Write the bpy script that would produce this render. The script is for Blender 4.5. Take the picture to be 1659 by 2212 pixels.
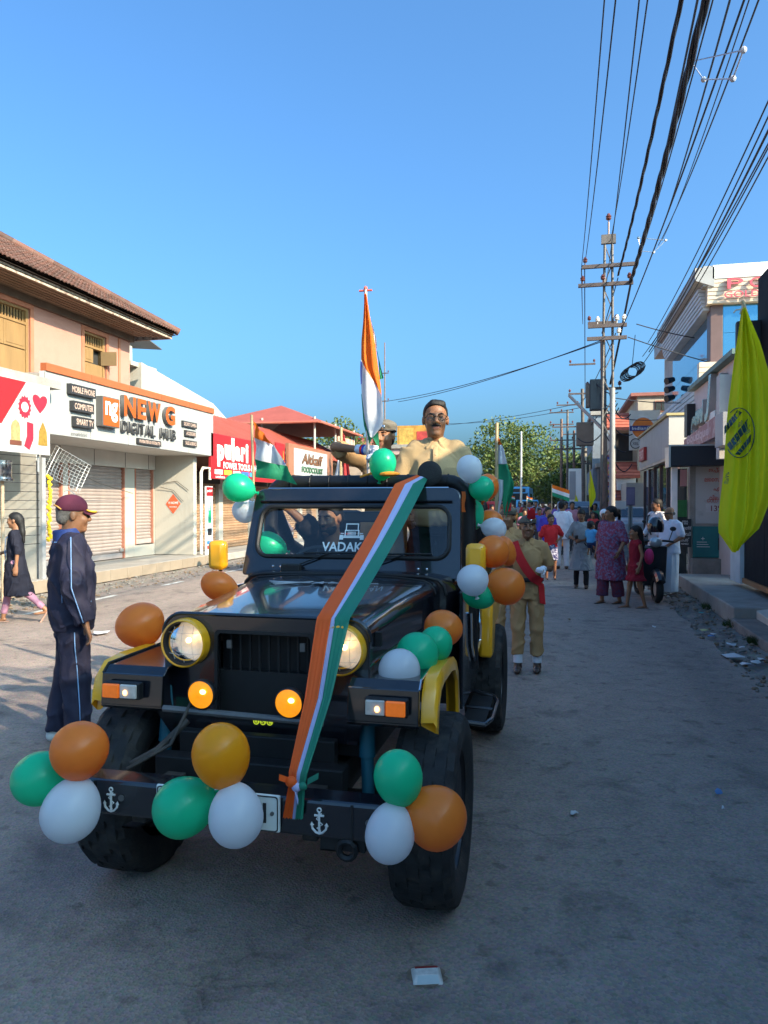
import bpy, math, random
import numpy as np
from mathutils import Vector, Matrix
R = math.radians
random.seed(7); np.random.seed(7)
scene = bpy.context.scene
for o in list(bpy.data.objects): bpy.data.objects.remove(o, do_unlink=True)
COL = scene.collection

# ------------------------------------------------------------------ camera
CAM_H = 1.65; YAW = R(13.2)
cam_d = bpy.data.cameras.new('Camera'); cam = bpy.data.objects.new('Camera', cam_d); COL.objects.link(cam)
cam_d.sensor_fit = 'VERTICAL'; cam_d.sensor_height = 24.0; cam_d.lens = 24.0 * 1850 / 2560
cam_d.clip_start = 0.05; cam_d.clip_end = 4000
cam.location = (0, 0, CAM_H); cam.rotation_euler = (R(90 - 0.68), 0, YAW)
scene.camera = cam

# ------------------------------------------------------------------ sky, sun, exposure
SUN = Vector((1.0, -0.50, 0.62)).normalized()
world = bpy.data.worlds.new('World'); scene.world = world; world.use_nodes = True
wn = world.node_tree; wn.nodes.clear()
sky = wn.nodes.new('ShaderNodeTexSky'); sky.sky_type = 'NISHITA'; sky.sun_disc = False
sky.sun_elevation = math.asin(SUN.z); sky.sun_rotation = math.atan2(SUN.x, SUN.y)
sky.altitude = 0; sky.air_density = 1.0; sky.dust_density = 6.0; sky.ozone_density = 3.0
bg = wn.nodes.new('ShaderNodeBackground'); bg.inputs['Strength'].default_value = 0.15
wo = wn.nodes.new('ShaderNodeOutputWorld')
gm = wn.nodes.new('ShaderNodeGamma'); gm.inputs['Gamma'].default_value = 1.0
tn = wn.nodes.new('ShaderNodeMix'); tn.data_type = 'RGBA'; tn.blend_type = 'MULTIPLY'; tn.inputs['Factor'].default_value = 1; tn.inputs['B'].default_value = (.345, .60, .775, 1)
wn.links.new(sky.outputs[0], gm.inputs['Color']); wn.links.new(gm.outputs[0], tn.inputs['A']); wn.links.new(tn.outputs['Result'], bg.inputs['Color']); wn.links.new(bg.outputs[0], wo.inputs['Surface'])
sl = bpy.data.lights.new('Sun', 'SUN'); sl.energy = 3.5; sl.angle = R(0.55); sl.color = (1.0, 0.84, 0.62)
so = bpy.data.objects.new('Sun', sl); COL.objects.link(so)
so.rotation_euler = SUN.to_track_quat('Z', 'Y').to_euler(); so.location = (20, -10, 20)
vs = scene.view_settings; vs.view_transform = 'Standard'; vs.look = 'None'; vs.exposure = 1.72; vs.gamma = 1.0
vs.use_curve_mapping = False
scene.render.engine = 'CYCLES'
scene.cycles.max_bounces = 8; scene.cycles.transparent_max_bounces = 12

# ------------------------------------------------------------------ helpers
def at(u, v, X=None, Y=None, Z=None):
    """point of the place seen at (u, v) of a 1659x2212 grid, on a plane X/Y/Z = const"""
    F = 1598.52; p = R(0.68); x = (u - 829.5) / F; y = -(v - 1106.) / F
    up = y * math.cos(p) - math.sin(p); fw = math.cos(p) + y * math.sin(p)
    d = Vector((x * math.cos(YAW) - fw * math.sin(YAW), x * math.sin(YAW) + fw * math.cos(YAW), up))
    t = X / d.x if X is not None else (Y / d.y if Y is not None else (Z - CAM_H) / d.z)
    return Vector((0, 0, CAM_H)) + d * t
def atP(x, y, **k): return at(x / 1.157324, y / 1.157324, **k)

class MB:
    def __init__(s): s.v = []; s.f = []; s.m = []; s.mi = 0; s.sm = None
    def add(s, vs, fs):
        b = len(s.v); s.v += [tuple(p) for p in vs]
        for f in fs: s.f.append([b + i for i in f]); s.m.append(s.mi)
        return s
    def box(s, x0, x1, y0, y1, z0, z1):
        x0, x1 = sorted((x0, x1)); y0, y1 = sorted((y0, y1)); z0, z1 = sorted((z0, z1))
        return s.add([(x0,y0,z0),(x1,y0,z0),(x1,y1,z0),(x0,y1,z0),(x0,y0,z1),(x1,y0,z1),(x1,y1,z1),(x0,y1,z1)],
              [(0,3,2,1),(4,5,6,7),(0,1,5,4),(1,2,6,5),(2,3,7,6),(3,0,4,7)])
    def obox(s, c, size, Rm):
        hx, hy, hz = [a / 2 for a in size]; c = Vector(c)
        p = [c + Rm @ Vector((sx*hx, sy*hy, sz*hz)) for sz in (-1,1) for sx, sy in ((-1,-1),(1,-1),(1,1),(-1,1))]
        return s.add(p, [(0,3,2,1),(4,5,6,7),(0,1,5,4),(1,2,6,5),(2,3,7,6),(3,0,4,7)])
    def prism(s, pts, ax, a0, a1):
        """pts: 2-D polygon; ax: axis of extrusion 'x','y','z'"""
        n = len(pts)
        def P(p, a): return (a, p[0], p[1]) if ax == 'x' else ((p[0], a, p[1]) if ax == 'y' else (p[0], p[1], a))
        vs = [P(p, a0) for p in pts] + [P(p, a1) for p in pts]
        fs = [tuple(range(n))[::-1], tuple(range(n, 2*n))] + [(i, (i+1)%n, n+(i+1)%n, n+i) for i in range(n)]
        return s.add(vs, fs)
    def hexa(s, p): return s.add(p, [(0,3,2,1),(4,5,6,7),(0,1,5,4),(1,2,6,5),(2,3,7,6),(3,0,4,7)])
    def quad(s, *p): return s.add(p, [tuple(range(len(p)))])
    def grid(s, nu, nv, fn, cu=False, cv=False):
        vs = [fn(i, j) for i in range(nu) for j in range(nv)]; fs = []
        for i in range(nu - (0 if cu else 1)):
            for j in range(nv - (0 if cv else 1)):
                a, b = i, (i+1) % nu; c, d = j, (j+1) % nv
                fs.append((a*nv+c, b*nv+c, b*nv+d, a*nv+d))
        return s.add(vs, fs)
    def tube(s, path, r, n=8, cap=True, closed=False):
        P = [Vector(p) for p in path]; m = len(P); rr = r if isinstance(r, (list, tuple)) else [r]*m
        rings = []; up = None
        for i in range(m):
            if closed: t = P[(i+1) % m] - P[i-1]
            else: t = P[min(i+1, m-1)] - P[max(i-1, 0)]
            t.normalize()
            if up is None: up = Vector((0,0,1)) if abs(t.z) < .9 else Vector((1,0,0))
            a = t.cross(up)
            if a.length < 1e-6: a = t.orthogonal()
            a.normalize(); b = a.cross(t); up = b
            rings.append([P[i] + (a*math.cos(2*math.pi*k/n) + b*math.sin(2*math.pi*k/n)) * rr[i] for k in range(n)])
        b0 = len(s.v); s.grid(m, n, lambda i, j: rings[i][j], cu=closed, cv=True)
        if cap and not closed:
            s.f.append([b0+k for k in range(n)]); s.m.append(s.mi)
            s.f.append([b0+(m-1)*n+k for k in range(n)][::-1]); s.m.append(s.mi)
        return s
    def cyl(s, p0, p1, r0, r1=None, n=12): return s.tube([p0, p1], [r0, r0 if r1 is None else r1], n)
    def lathe(s, prof, n=24, o=(0,0,0), Rm=None):
        Rm = Rm or Matrix.Identity(3); o = Vector(o)
        return s.grid(len(prof), n, lambda i, j: o + Rm @ Vector((prof[i][0]*math.cos(2*math.pi*j/n), prof[i][0]*math.sin(2*math.pi*j/n), prof[i][1])), cv=True)
    def ell(s, c, r, nu=8, nv=12, Rm=None):
        Rm = Rm or Matrix.Identity(3); c = Vector(c)
        if not isinstance(r, (tuple, list)): r = (r, r, r)
        def fn(i, j):
            a = math.pi * (i + .001) / (nu - 1 + .002); b = 2*math.pi*j/nv
            return c + Rm @ Vector((r[0]*math.sin(a)*math.cos(b), r[1]*math.sin(a)*math.sin(b), -r[2]*math.cos(a)))
        return s.grid(nu, nv, fn, cv=True)

def axis_R(z, x=None):
    """3x3 whose columns are x, y, z with z along the given axis"""
    z = Vector(z).normalized(); x = Vector(x) if x else (Vector((1,0,0)) if abs(z.x) < .9 else Vector((0,1,0)))
    y = z.cross(x).normalized(); x = y.cross(z).normalized()
    return Matrix((x, y, z)).transposed()

def world_loc(o):
    p = Vector((0,0,0))
    while o is not None: p = p + o.location; o = o.parent
    return p
def link_mesh(name, me, mats, parent=None, smooth=False, bevel=0, local=False):
    o = bpy.data.objects.new(name, me)
    for m in (mats if isinstance(mats, (list, tuple)) else [mats]): me.materials.append(m)
    if smooth:
        me.shade_smooth()
        if smooth != 'all':
            try: me.set_sharp_from_angle(angle=R(smooth if smooth is not True else 38))
            except Exception: pass
    COL.objects.link(o)
    if parent is not None:
        o.parent = parent
        if not local:
            w = world_loc(parent); me.transform(Matrix.Translation(-w))
    if bevel:
        b = o.modifiers.new('bevel', 'BEVEL'); b.width = bevel; b.segments = 2; b.limit_method = 'ANGLE'; b.angle_limit = R(40)
    return o
def part(name, mb, mats, parent=None, smooth=False, bevel=0, local=False, label=None, kind=None):
    me = bpy.data.meshes.new(name); me.from_pydata([tuple(p) for p in mb.v], [], mb.f)
    if mb.m and max(mb.m) > 0: me.polygons.foreach_set('material_index', mb.m)
    me.update()
    import bmesh
    bm = bmesh.new(); bm.from_mesh(me); bmesh.ops.recalc_face_normals(bm, faces=bm.faces); bm.to_mesh(me); bm.free()
    o = link_mesh(name, me, mats, parent, smooth, bevel, local)
    if label: o['label'] = label
    if kind: o['kind'] = kind
    return o
def tag(o, label, cat, group=None):
    o['label'] = label; o['category'] = cat
    if group: o['group'] = group
    return o
def thing(name, label, cat, loc=(0,0,0), rz=0, group=None):
    o = bpy.data.objects.new(name, None); COL.objects.link(o); o.location = loc; o.rotation_euler = (0,0,rz)
    o.empty_display_size = .2
    return tag(o, label, cat, group)
def solo(name, mb, mats, label, cat, group=None, smooth=False, bevel=0):
    """a thing that is one mesh; its origin is put at its base"""
    xs = [p[0] for p in mb.v]; ys = [p[1] for p in mb.v]; zs = [p[2] for p in mb.v]
    c = ((min(xs)+max(xs))/2, (min(ys)+max(ys))/2, min(zs))
    mb.v = [(p[0]-c[0], p[1]-c[1], p[2]-c[2]) for p in mb.v]
    o = part(name, mb, mats, None, smooth, bevel); o.location = c
    return tag(o, label, cat, group)
def struct(name, mb, mats, smooth=False, bevel=0):
    o = part(name, mb, mats, None, smooth, bevel); o['kind'] = 'structure'; return o
def dup(o, parent=None):
    c = o.copy(); COL.objects.link(c); c.parent = parent
    for ch in list(o.children): dup(ch, c)
    return c

FACE = {'L': ((0,1,0), (0,0,1)), 'R': ((0,-1,0), (0,0,1)), 'F': ((1,0,0), (0,0,1)), 'U': ((1,0,0),(0,1,0)), 'B': ((-1,0,0),(0,0,1))}
def text_mesh(body, bold=0.0, extrude=0.0, shear=0.0):
    cu = bpy.data.curves.new('txt', 'FONT'); cu.body = body; cu.size = 1; cu.offset = bold; cu.extrude = 0.5 if extrude else 0
    cu.resolution_u = 3; cu.shear = shear
    ob = bpy.data.objects.new('txt', cu); COL.objects.link(ob)
    dg = bpy.context.evaluated_depsgraph_get(); me = bpy.data.meshes.new_from_object(ob.evaluated_get(dg))
    bpy.data.objects.remove(ob, do_unlink=True); bpy.data.curves.remove(cu)
    me.materials.clear(); return me
def lettering(body, c, w, h, face, mat, parent=None, bold=.0, extrude=0.0, side=None, name='lettering', shear=0, tilt=0):
    """text fitted into a w x h box centred at c, facing: 'L' east, 'R' west, 'F' south; or a pair of axes"""
    me = text_mesh(body, bold, extrude, shear)
    n = len(me.vertices)
    if n == 0: return None
    co = np.empty(n*3, 'f'); me.vertices.foreach_get('co', co); co = co.reshape(-1, 3)
    lo = co.min(0); hi = co.max(0); ctr = (lo+hi)/2; sz = np.maximum(hi-lo, 1e-5)
    xa, ya = [Vector(a).normalized() for a in (FACE[face] if isinstance(face, str) else face)]
    if tilt:
        q = Matrix.Rotation(tilt, 3, xa.cross(ya)); xa = q @ xa; ya = q @ ya
    na = xa.cross(ya)
    q = (co-ctr)/sz; q[:,0] *= w; q[:,1] *= h; q[:,2] *= extrude
    if not extrude: q[:,2] = 0
    A = np.array([xa, ya, na])
    out = q @ A + np.array(Vector(c) + na*extrude/2)
    me.vertices.foreach_set('co', out.astype('f').ravel()); me.update()
    mats = [mat]
    o = link_mesh(name, me, mats, parent)
    if side is not None and extrude:
        me.materials.append(side); nv = np.array(na)
        for p in me.polygons:
            if abs(np.dot(np.array(p.normal), nv)) < .5: p.material_index = 1
    return o

# ------------------------------------------------------------------ materials
_M = {}
def mat(name, col=(.5,.5,.5), rough=.6, metal=0., var=.18, vs=2.5, bump=.0, bs=40., spec=.5, coat=0., emit=None, es=0.,
        trans=0., alpha=1., col2=None, streak=None, rnd=0., sss=0., trl=0., objcol=False, ior=1.45, c2lim=(.45,.65)):
    if name in _M: return _M[name]
    m = bpy.data.materials.new(name); m.use_nodes = True; nt = m.node_tree; N = nt.nodes; L = nt.links
    b = N['Principled BSDF']; out = N['Material Output']
    b.inputs['Roughness'].default_value = rough; b.inputs['Metallic'].default_value = metal
    b.inputs['Specular IOR Level'].default_value = spec; b.inputs['Coat Weight'].default_value = coat; b.inputs['Coat Roughness'].default_value = .04
    b.inputs['Transmission Weight'].default_value = trans; b.inputs['Alpha'].default_value = alpha; b.inputs['IOR'].default_value = ior
    if sss: b.inputs['Subsurface Weight'].default_value = sss; b.inputs['Subsurface Radius'].default_value = (.02,.008,.004); b.inputs['Subsurface Scale'].default_value = .5
    if emit: b.inputs['Emission Color'].default_value = (*emit, 1); b.inputs['Emission Strength'].default_value = es
    tc = N.new('ShaderNodeTexCoord'); mp = N.new('ShaderNodeMapping'); L.new(tc.outputs['Object'], mp.inputs['Vector'])
    if streak: mp.inputs['Scale'].default_value = streak
    nz = N.new('ShaderNodeTexNoise'); nz.inputs['Scale'].default_value = vs; nz.inputs['Detail'].default_value = 7; nz.inputs['Roughness'].default_value = .62
    L.new(mp.outputs[0], nz.inputs['Vector'])
    mix = N.new('ShaderNodeMix'); mix.data_type = 'RGBA'
    c = Vector(col[:3]); d = Vector(col2) if col2 else c * (1 - var)
    ramp = N.new('ShaderNodeMapRange'); ramp.inputs['From Min'].default_value = c2lim[0] if col2 else .3; ramp.inputs['From Max'].default_value = c2lim[1] if col2 else .7
    L.new(nz.outputs['Fac'], ramp.inputs['Value']); L.new(ramp.outputs[0], mix.inputs['Factor'])
    mix.inputs['A'].default_value = (*(c if col2 else c * (1 + var*.35)), 1); mix.inputs['B'].default_value = (*d, 1)
    src = mix.outputs['Result']
    if objcol:
        oi = N.new('ShaderNodeObjectInfo'); mm = N.new('ShaderNodeMix'); mm.data_type = 'RGBA'; mm.blend_type = 'MULTIPLY'; mm.inputs['Factor'].default_value = 1
        L.new(src, mm.inputs['A']); L.new(oi.outputs['Color'], mm.inputs['B']); src = mm.outputs['Result']
    if rnd:
        oi = N.new('ShaderNodeObjectInfo'); hs = N.new('ShaderNodeHueSaturation'); mr = N.new('ShaderNodeMapRange')
        mr.inputs['To Min'].default_value = 1 - rnd; mr.inputs['To Max'].default_value = 1 + rnd
        L.new(oi.outputs['Random'], mr.inputs['Value']); L.new(mr.outputs[0], hs.inputs['Value']); L.new(src, hs.inputs['Color']); src = hs.outputs['Color']
    L.new(src, b.inputs['Base Color'])
    rr = N.new('ShaderNodeMapRange'); rr.inputs['To Min'].default_value = max(.02, rough*.8); rr.inputs['To Max'].default_value = min(1, rough*1.2)
    L.new(nz.outputs['Fac'], rr.inputs['Value']); L.new(rr.outputs[0], b.inputs['Roughness'])
    if bump:
        n2 = N.new('ShaderNodeTexNoise'); n2.inputs['Scale'].default_value = bs; n2.inputs['Detail'].default_value = 4
        L.new(mp.outputs[0], n2.inputs['Vector'])
        bp = N.new('ShaderNodeBump'); bp.inputs['Strength'].default_value = bump; bp.inputs['Distance'].default_value = .02
        L.new(n2.outputs['Fac'], bp.inputs['Height']); L.new(bp.outputs[0], b.inputs['Normal'])
    if trl:
        tb = N.new('ShaderNodeBsdfTranslucent'); ms = N.new('ShaderNodeMixShader'); ms.inputs[0].default_value = trl
        L.new(src, tb.inputs['Color']); L.new(b.outputs[0], ms.inputs[1]); L.new(tb.outputs[0], ms.inputs[2]); L.new(ms.outputs[0], out.inputs['Surface'])
    _M[name] = m; return m
def tweak(m): return m.node_tree.nodes, m.node_tree.links
# ------------------------------------------------------------------ ground, road
def ground_material(name, base, dark, light, grain=220, rough=.85, bump=.5, patch=.35, spec=.3, cracks=False):
    m = bpy.data.materials.new(name); m.use_nodes = True; nt = m.node_tree; N = nt.nodes; L = nt.links; b = N['Principled BSDF']
    tc = N.new('ShaderNodeTexCoord')
    def noise(sc, det, dist=0, vec=None):
        n = N.new('ShaderNodeTexNoise'); n.inputs['Scale'].default_value = sc; n.inputs['Detail'].default_value = det; n.inputs['Distortion'].default_value = dist
        L.new(vec or tc.outputs['Object'], n.inputs['Vector']); return n
    mp = N.new('ShaderNodeMapping'); mp.inputs['Scale'].default_value = (1, .22, 1); L.new(tc.outputs['Object'], mp.inputs['Vector'])
    big = noise(.9, 5, .4, mp.outputs[0]); mid = noise(6, 6, .3); fine = noise(grain, 3)
    vor = N.new('ShaderNodeTexVoronoi'); vor.inputs['Scale'].default_value = grain*.7; L.new(tc.outputs['Object'], vor.inputs['Vector'])
    r1 = N.new('ShaderNodeValToRGB'); r1.color_ramp.elements[0].position = .28; r1.color_ramp.elements[1].position = .72
    r1.color_ramp.elements[0].color = (*dark, 1); r1.color_ramp.elements[1].color = (*light, 1); e = r1.color_ramp.elements.new(.5); e.color = (*base, 1)
    ad = N.new('ShaderNodeMath'); ad.operation = 'MULTIPLY_ADD'; ad.inputs[1].default_value = .45; L.new(mid.outputs['Fac'], ad.inputs[0])
    sc = N.new('ShaderNodeMath'); sc.operation = 'MULTIPLY'; sc.inputs[1].default_value = .55; L.new(big.outputs['Fac'], sc.inputs[0]); L.new(sc.outputs[0], ad.inputs[2])
    L.new(ad.outputs[0], r1.inputs['Fac'])
    mx = N.new('ShaderNodeMix'); mx.data_type = 'RGBA'; mx.blend_type = 'OVERLAY'; mx.inputs['Factor'].default_value = patch
    L.new(r1.outputs[0], mx.inputs['A']); L.new(vor.outputs['Color'], mx.inputs['B'])
    hs = N.new('ShaderNodeHueSaturation'); hs.inputs['Saturation'].default_value = .5
    L.new(mx.outputs['Result'], hs.inputs['Color'])
    m2 = N.new('ShaderNodeMix'); m2.data_type = 'RGBA'; m2.inputs['Factor'].default_value = .75; L.new(mx.outputs['Result'], m2.inputs['A']); L.new(hs.outputs['Color'], m2.inputs['B'])
    src = m2.outputs['Result']
    if cracks:
        def mul(fac, colr):
            nonlocal src
            x = N.new('ShaderNodeMix'); x.data_type = 'RGBA'; x.blend_type = 'MULTIPLY'; L.new(fac, x.inputs['Factor']); L.new(src, x.inputs['A']); x.inputs['B'].default_value = (*colr, 1); src = x.outputs['Result']
        def rng(o, a, c): r = N.new('ShaderNodeMapRange'); r.inputs['From Min'].default_value = a; r.inputs['From Max'].default_value = c; L.new(o, r.inputs['Value']); return r.outputs[0]
        wob = noise(1.3, 5, 1.0); vm = N.new('ShaderNodeVectorMath'); vm.operation = 'ADD'; L.new(tc.outputs['Object'], vm.inputs[0]); L.new(wob.outputs['Color'], vm.inputs[1])
        ve = N.new('ShaderNodeTexVoronoi'); ve.feature = 'DISTANCE_TO_EDGE'; ve.inputs['Scale'].default_value = .42; L.new(vm.outputs[0], ve.inputs['Vector'])
        cm = N.new('ShaderNodeMath'); cm.operation = 'MULTIPLY'; L.new(rng(ve.outputs['Distance'], .006, .001), cm.inputs[0]); L.new(rng(noise(.5, 3).outputs['Fac'], .44, .56), cm.inputs[1]); mul(cm.outputs[0], (.72,.72,.73))
        mul(rng(noise(2.6, 6, .8).outputs['Fac'], .55, .72), (.62,.62,.64))
        mul(rng(noise(9, 4, .3).outputs['Fac'], .60, .70), (.66,.65,.64))
        mt = N.new('ShaderNodeMapping'); mt.inputs['Scale'].default_value = (1.1,.035,1); L.new(tc.outputs['Object'], mt.inputs['Vector']); mul(rng(noise(1.0, 3, 0, mt.outputs[0]).outputs['Fac'], .46, .66), (.80,.80,.82))
    L.new(src, b.inputs['Base Color'])
    b.inputs['Roughness'].default_value = rough; b.inputs['Specular IOR Level'].default_value = spec
    bp = N.new('ShaderNodeBump'); bp.inputs['Strength'].default_value = bump; bp.inputs['Distance'].default_value = .006
    mm = N.new('ShaderNodeMath'); mm.operation = 'ADD'; L.new(vor.outputs['Distance'], mm.inputs[0]); L.new(fine.outputs['Fac'], mm.inputs[1])
    L.new(mm.outputs[0], bp.inputs['Height']); L.new(bp.outputs[0], b.inputs['Normal'])
    _M[name] = m; return m
asphalt = ground_material('asphalt', (.29,.198,.138), (.22,.155,.112), (.37,.25,.17), grain=120, bump=.55, patch=.24, cracks=True)
dirt = ground_material('roadside_dirt', (.23,.175,.125), (.13,.105,.085), (.33,.26,.19), grain=60, bump=1.0, patch=.3)
earth = ground_material('far_earth', (.17,.15,.12), (.10,.09,.075), (.25,.22,.17), grain=20, patch=.2)

struct('ground', MB().box(-700, 700, -300, 1500, -.5, -.03), earth)
def strip(xl, xr, y0, y1, z, jl, jr, step=.35, drop=.06):
    mb = MB(); ys = list(np.arange(y0, y1, step)) + [y1]; n = len(ys)
    rows = []
    for i, y in enumerate(ys):
        nl = (random.random()-.5)*jl + math.sin(y*.7)*jl*.5; nr = (random.random()-.5)*jr + math.sin(y*.9+2)*jr*.5 + math.sin(y*.31)*jr*.6
        rows.append([(xl+nl-.03, y, z-drop), (xl+nl, y, z), (xr+nr, y, z), (xr+nr+.035, y, z-drop)])
    return mb.grid(n, 4, lambda i, j: rows[i][j])
struct('road', strip(-8.3, 1.8, -14, 160, 0, .25, .09), asphalt)
def bumpy(x0, x1, y0, y1, nx, ny, z, amp):
    from mathutils import noise as mn
    return MB().grid(nx, ny, lambda i, j: (x0+(x1-x0)*i/(nx-1), y0+(y1-y0)*j/(ny-1), z + amp*mn.noise(Vector((i*.7+3, j*.43, 1)))))
struct('roadside', bumpy(1.55, 3.3, -14, 60, 14, 260, -.028, .03), dirt, smooth=True)
struct('left_roadside', bumpy(-10.2, -8.0, 2, 100, 10, 240, -.02, .022), dirt, smooth=True)
# painted edge line, worn, along the far lane
pw = mat('road_paint', (.62,.60,.55), .7, var=.5, vs=6, col2=(.2,.19,.17))
mb = MB()
for y in np.arange(3, 80, .8):
    if random.random() < .55: mb.quad((-7.75,y,.004),(-7.64,y,.004),(-7.64,y+.8,.004),(-7.75,y+.8,.004))
o = part('edge_line', mb, pw); o['kind'] = 'structure'
# ------------------------------------------------------------------ left side of the street
scene.cycles.use_denoising = True
pinkw = mat('pink_plaster', (.40,.20,.15), .85, var=.12, vs=1.2, bump=.25, bs=30, col2=(.36,.175,.13), c2lim=(.5,.75))
orangeband = mat('orange_trim', (.36,.095,.032), .55, var=.12)
wood_y = mat('ochre_painted_wood', (.255,.150,.058), .6, var=.18, vs=4, bump=.15, bs=25, streak=(1,1,.2))
wood_e = mat('weathered_eave_board', (0.186,0.124,0.081), .8, var=.4, vs=5, bump=.3, bs=18, streak=(1,.12,1))
wood_dk = mat('dark_timber', (.10,.065,.045), .8, var=.3, vs=4)
tile_m = mat('clay_roof_tile', (.115,.050,.034), .8, var=.35, vs=5, bump=.35, bs=25, col2=(.12,.075,.06), rnd=.35)
white_p = mat('white_plaster', (.39,.365,.315), .85, var=.14, vs=1.6, bump=.2, bs=22, col2=(.30,.27,.225), c2lim=(.56,.78), streak=(1,1,.35))
cream_p = mat('cream_plaster', (0.459,0.409,0.322), .85, var=.18, vs=.9, bump=.25, bs=20, col2=(.36,.31,.25), c2lim=(.52,.8))
acp = mat('grey_white_panel', (.315,.315,.305), .35, var=.05, vs=.8, spec=.4)
acp_s = mat('panel_soffit', (.55,.53,.49), .5, var=.08)
dark = mat('dark_recess', (.03,.028,.026), .8)
lead = mat('letter_return_grey', (.10,.095,.09), .5)
org_l = mat('orange_letter', (.40,.078,.012), .4, var=.05)
blk_l = mat('black_letter', (.03,.03,.032), .4, var=.05)
wht_l = mat('white_letter', (.66,.66,.64), .5, var=.03)
redb = mat('red_sign_board', (.31,.016,.02), .4, var=.1, vs=.7)
shut_g = mat('shutter_grey_steel', (0.310,0.260,0.239), .5, metal=.0, var=.22, vs=3, streak=(1,1,.3), spec=.5)
shut_b = mat('shutter_brown_steel', (.36,.22,.13), .55, var=.2, vs=3)
rust = mat('red_oxide_steel', (.36,.15,.10), .7, var=.25, vs=8)
concrete = mat('concrete', (.33,.30,.265), .9, var=.3, vs=2.2, bump=.4, bs=45)
redroof = mat('red_sheet_roof', (0.347,0.081,0.050), .55, var=.15, vs=1.5)
steel = mat('galvanised_steel', (.55,.55,.54), .4, metal=.7, var=.15)
tan_t = mat('beige_plinth_tile', (.27,.22,.165), .5, var=.14, vs=3)

# --- house with the clay tile roof
H = thing('tiled_house', 'pink plastered two-storey house with brown clay tile roof and ochre windows', 'house', (-14.5, 11, 0))
mb = MB()
WX = -11.0
def wall_with_holes(mb, x0, x1, y0, y1, z0, z1, holes):
    """wall slab along y with rectangular holes (y0,y1,z0,z1)"""
    ys = sorted({y0, y1, *[h[0] for h in holes], *[h[1] for h in holes]}); zs = sorted({z0, z1, *[h[2] for h in holes], *[h[3] for h in holes]})
    for a, b in zip(ys, ys[1:]):
        run = None
        for c, d in zip(zs, zs[1:]):
            inh = any(h[0] <= a and b <= h[1] and h[2] <= c and d <= h[3] for h in holes)
            if not inh: mb.box(x0, x1, a, b, c, d)
wins = [(12.30, 13.72, 4.26, 5.80), (15.58, 16.46, 4.62, 5.78), (9.2, 10.5, 4.26, 5.80)]
wall_with_holes(mb, -11.25, WX, 4.0, 17.52, 2.9, 6.02, wins)
mb.box(-18, -11.25, 4.0, 17.5, 2.9, 6.02)
part('wall', mb, pinkw, H)
mb = MB()
for (a, b, c, d) in wins:
    mb = MB().prism([(a-.1,c-.1),(a,c-.1),(a,d),(b,d),(b,c-.1),(b+.1,c-.1),(b+.1,d+.1),(a-.1,d+.1)], 'x', WX-.01, WX+.025)
    part('window_surround', mb, mat('orange_plaster_trim', (.42,.16,.09), .8), H)
part('corner_trim', MB().box(WX-.01, WX+.03, 16.98, 17.06, 4.2, 5.89), mat('orange_plaster_trim', (.42,.16,.09), .8), H)
for k, (a, b, c, d) in enumerate(wins):
    w = part('window', MB().box(-11.22, -11.18, a, b, c, d), dark, H)
    f = MB(); 
    for (y0, y1, z0, z1) in ((a, a+.07, c, d), (b-.07, b, c, d), (a+.07, b-.07, c, c+.07), (a+.07, b-.07, d-.06, d), (a+.07, b-.07, d-.36, d-.30)): f.box(-11.16, -11.03, y0, y1, z0, z1)
    part('frame', f, wood_y, w, bevel=.006)
    n = int((b-a-.14)/.085)
    for i in range(n):
        y = a+.07 + (i+.5)*(b-a-.14)/n; part('bar', MB().box(-11.10, -11.075, y-.014, y+.014, d-.30, d-.06), wood_y, w)
    mid = (a+b)/2; hz = c + (d-.36-c)*.55
    leaves = [(a+.08, mid-.006, hz+.01, d-.37), (mid+.006, b-.08, hz+.01, d-.37), (a+.08, b-.08, c+.08, hz-.01)]
    for i, (y0, y1, z0, z1) in enumerate(leaves):
        if k == 1 and i == 1:
            L = MB().hexa([(-11.07,y1-.03,z0),(-10.70,y1+.06,z0),(-10.70,y1+.09,z0),(-11.07,y1,z0),(-11.07,y1-.03,z1),(-10.70,y1+.06,z1),(-10.70,y1+.09,z1),(-11.07,y1,z1)])
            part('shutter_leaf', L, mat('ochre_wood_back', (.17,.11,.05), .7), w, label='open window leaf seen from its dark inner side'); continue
        L = MB().box(-11.09, -11.05, y0, y1, z0, z1)
        iy = .06
        L.box(-11.055, -11.04, y0+iy, y1-iy, z0+iy, z1-iy)
        part('shutter_leaf', L, wood_y, w, bevel=.004)
# eave
for i in range(8):
    x0 = WX + .02 + i*.098
    mb = MB().box(x0, x0+.094, 4, 17.5 + .02 + (i+1)*.098, 6.06+.012*i, 6.085+.012*i)
    part('soffit_plank', mb, wood_e, H)
part('cornice', MB().box(WX+.001, WX+.09, 4, 17.6, 5.9, 6.06).box(-18, WX+.001, 17.52, 17.6, 5.9, 6.06), wood_dk, H)
mb = MB().box(-10.24, -10.20, 4, 18.3, 6.10, 6.21).box(-18, -10.24, 18.26, 18.3, 6.10, 6.21)
part('fascia_board', mb, mat('peeling_fascia', (.42,.34,.26), .8, var=.5, vs=9, col2=(.14,.09,.07)), H)
ex, ey, ez, sl_ = -10.12, 18.38, 6.26, .59
mb = MB(); hy = ey - 4.4
mb.add([(ex,4,ez),(ex,ey,ez),(ex-4.4,ey-4.4,ez+4.4*sl_),(ex-4.4,4,ez+4.4*sl_),(-18.7,ey,ez)], [(0,1,2,3),(1,4,2)])
mb.add([(ex,4,ez-.05),(ex,ey,ez-.05),(ex-4.4,ey-4.4,ez+4.4*sl_-.05),(ex-4.4,4,ez+4.4*sl_-.05),(-18.7,ey,ez-.05)], [(0,1,2,3),(1,4,2)])
roof = part('roof', mb, wood_dk, H)
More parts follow.
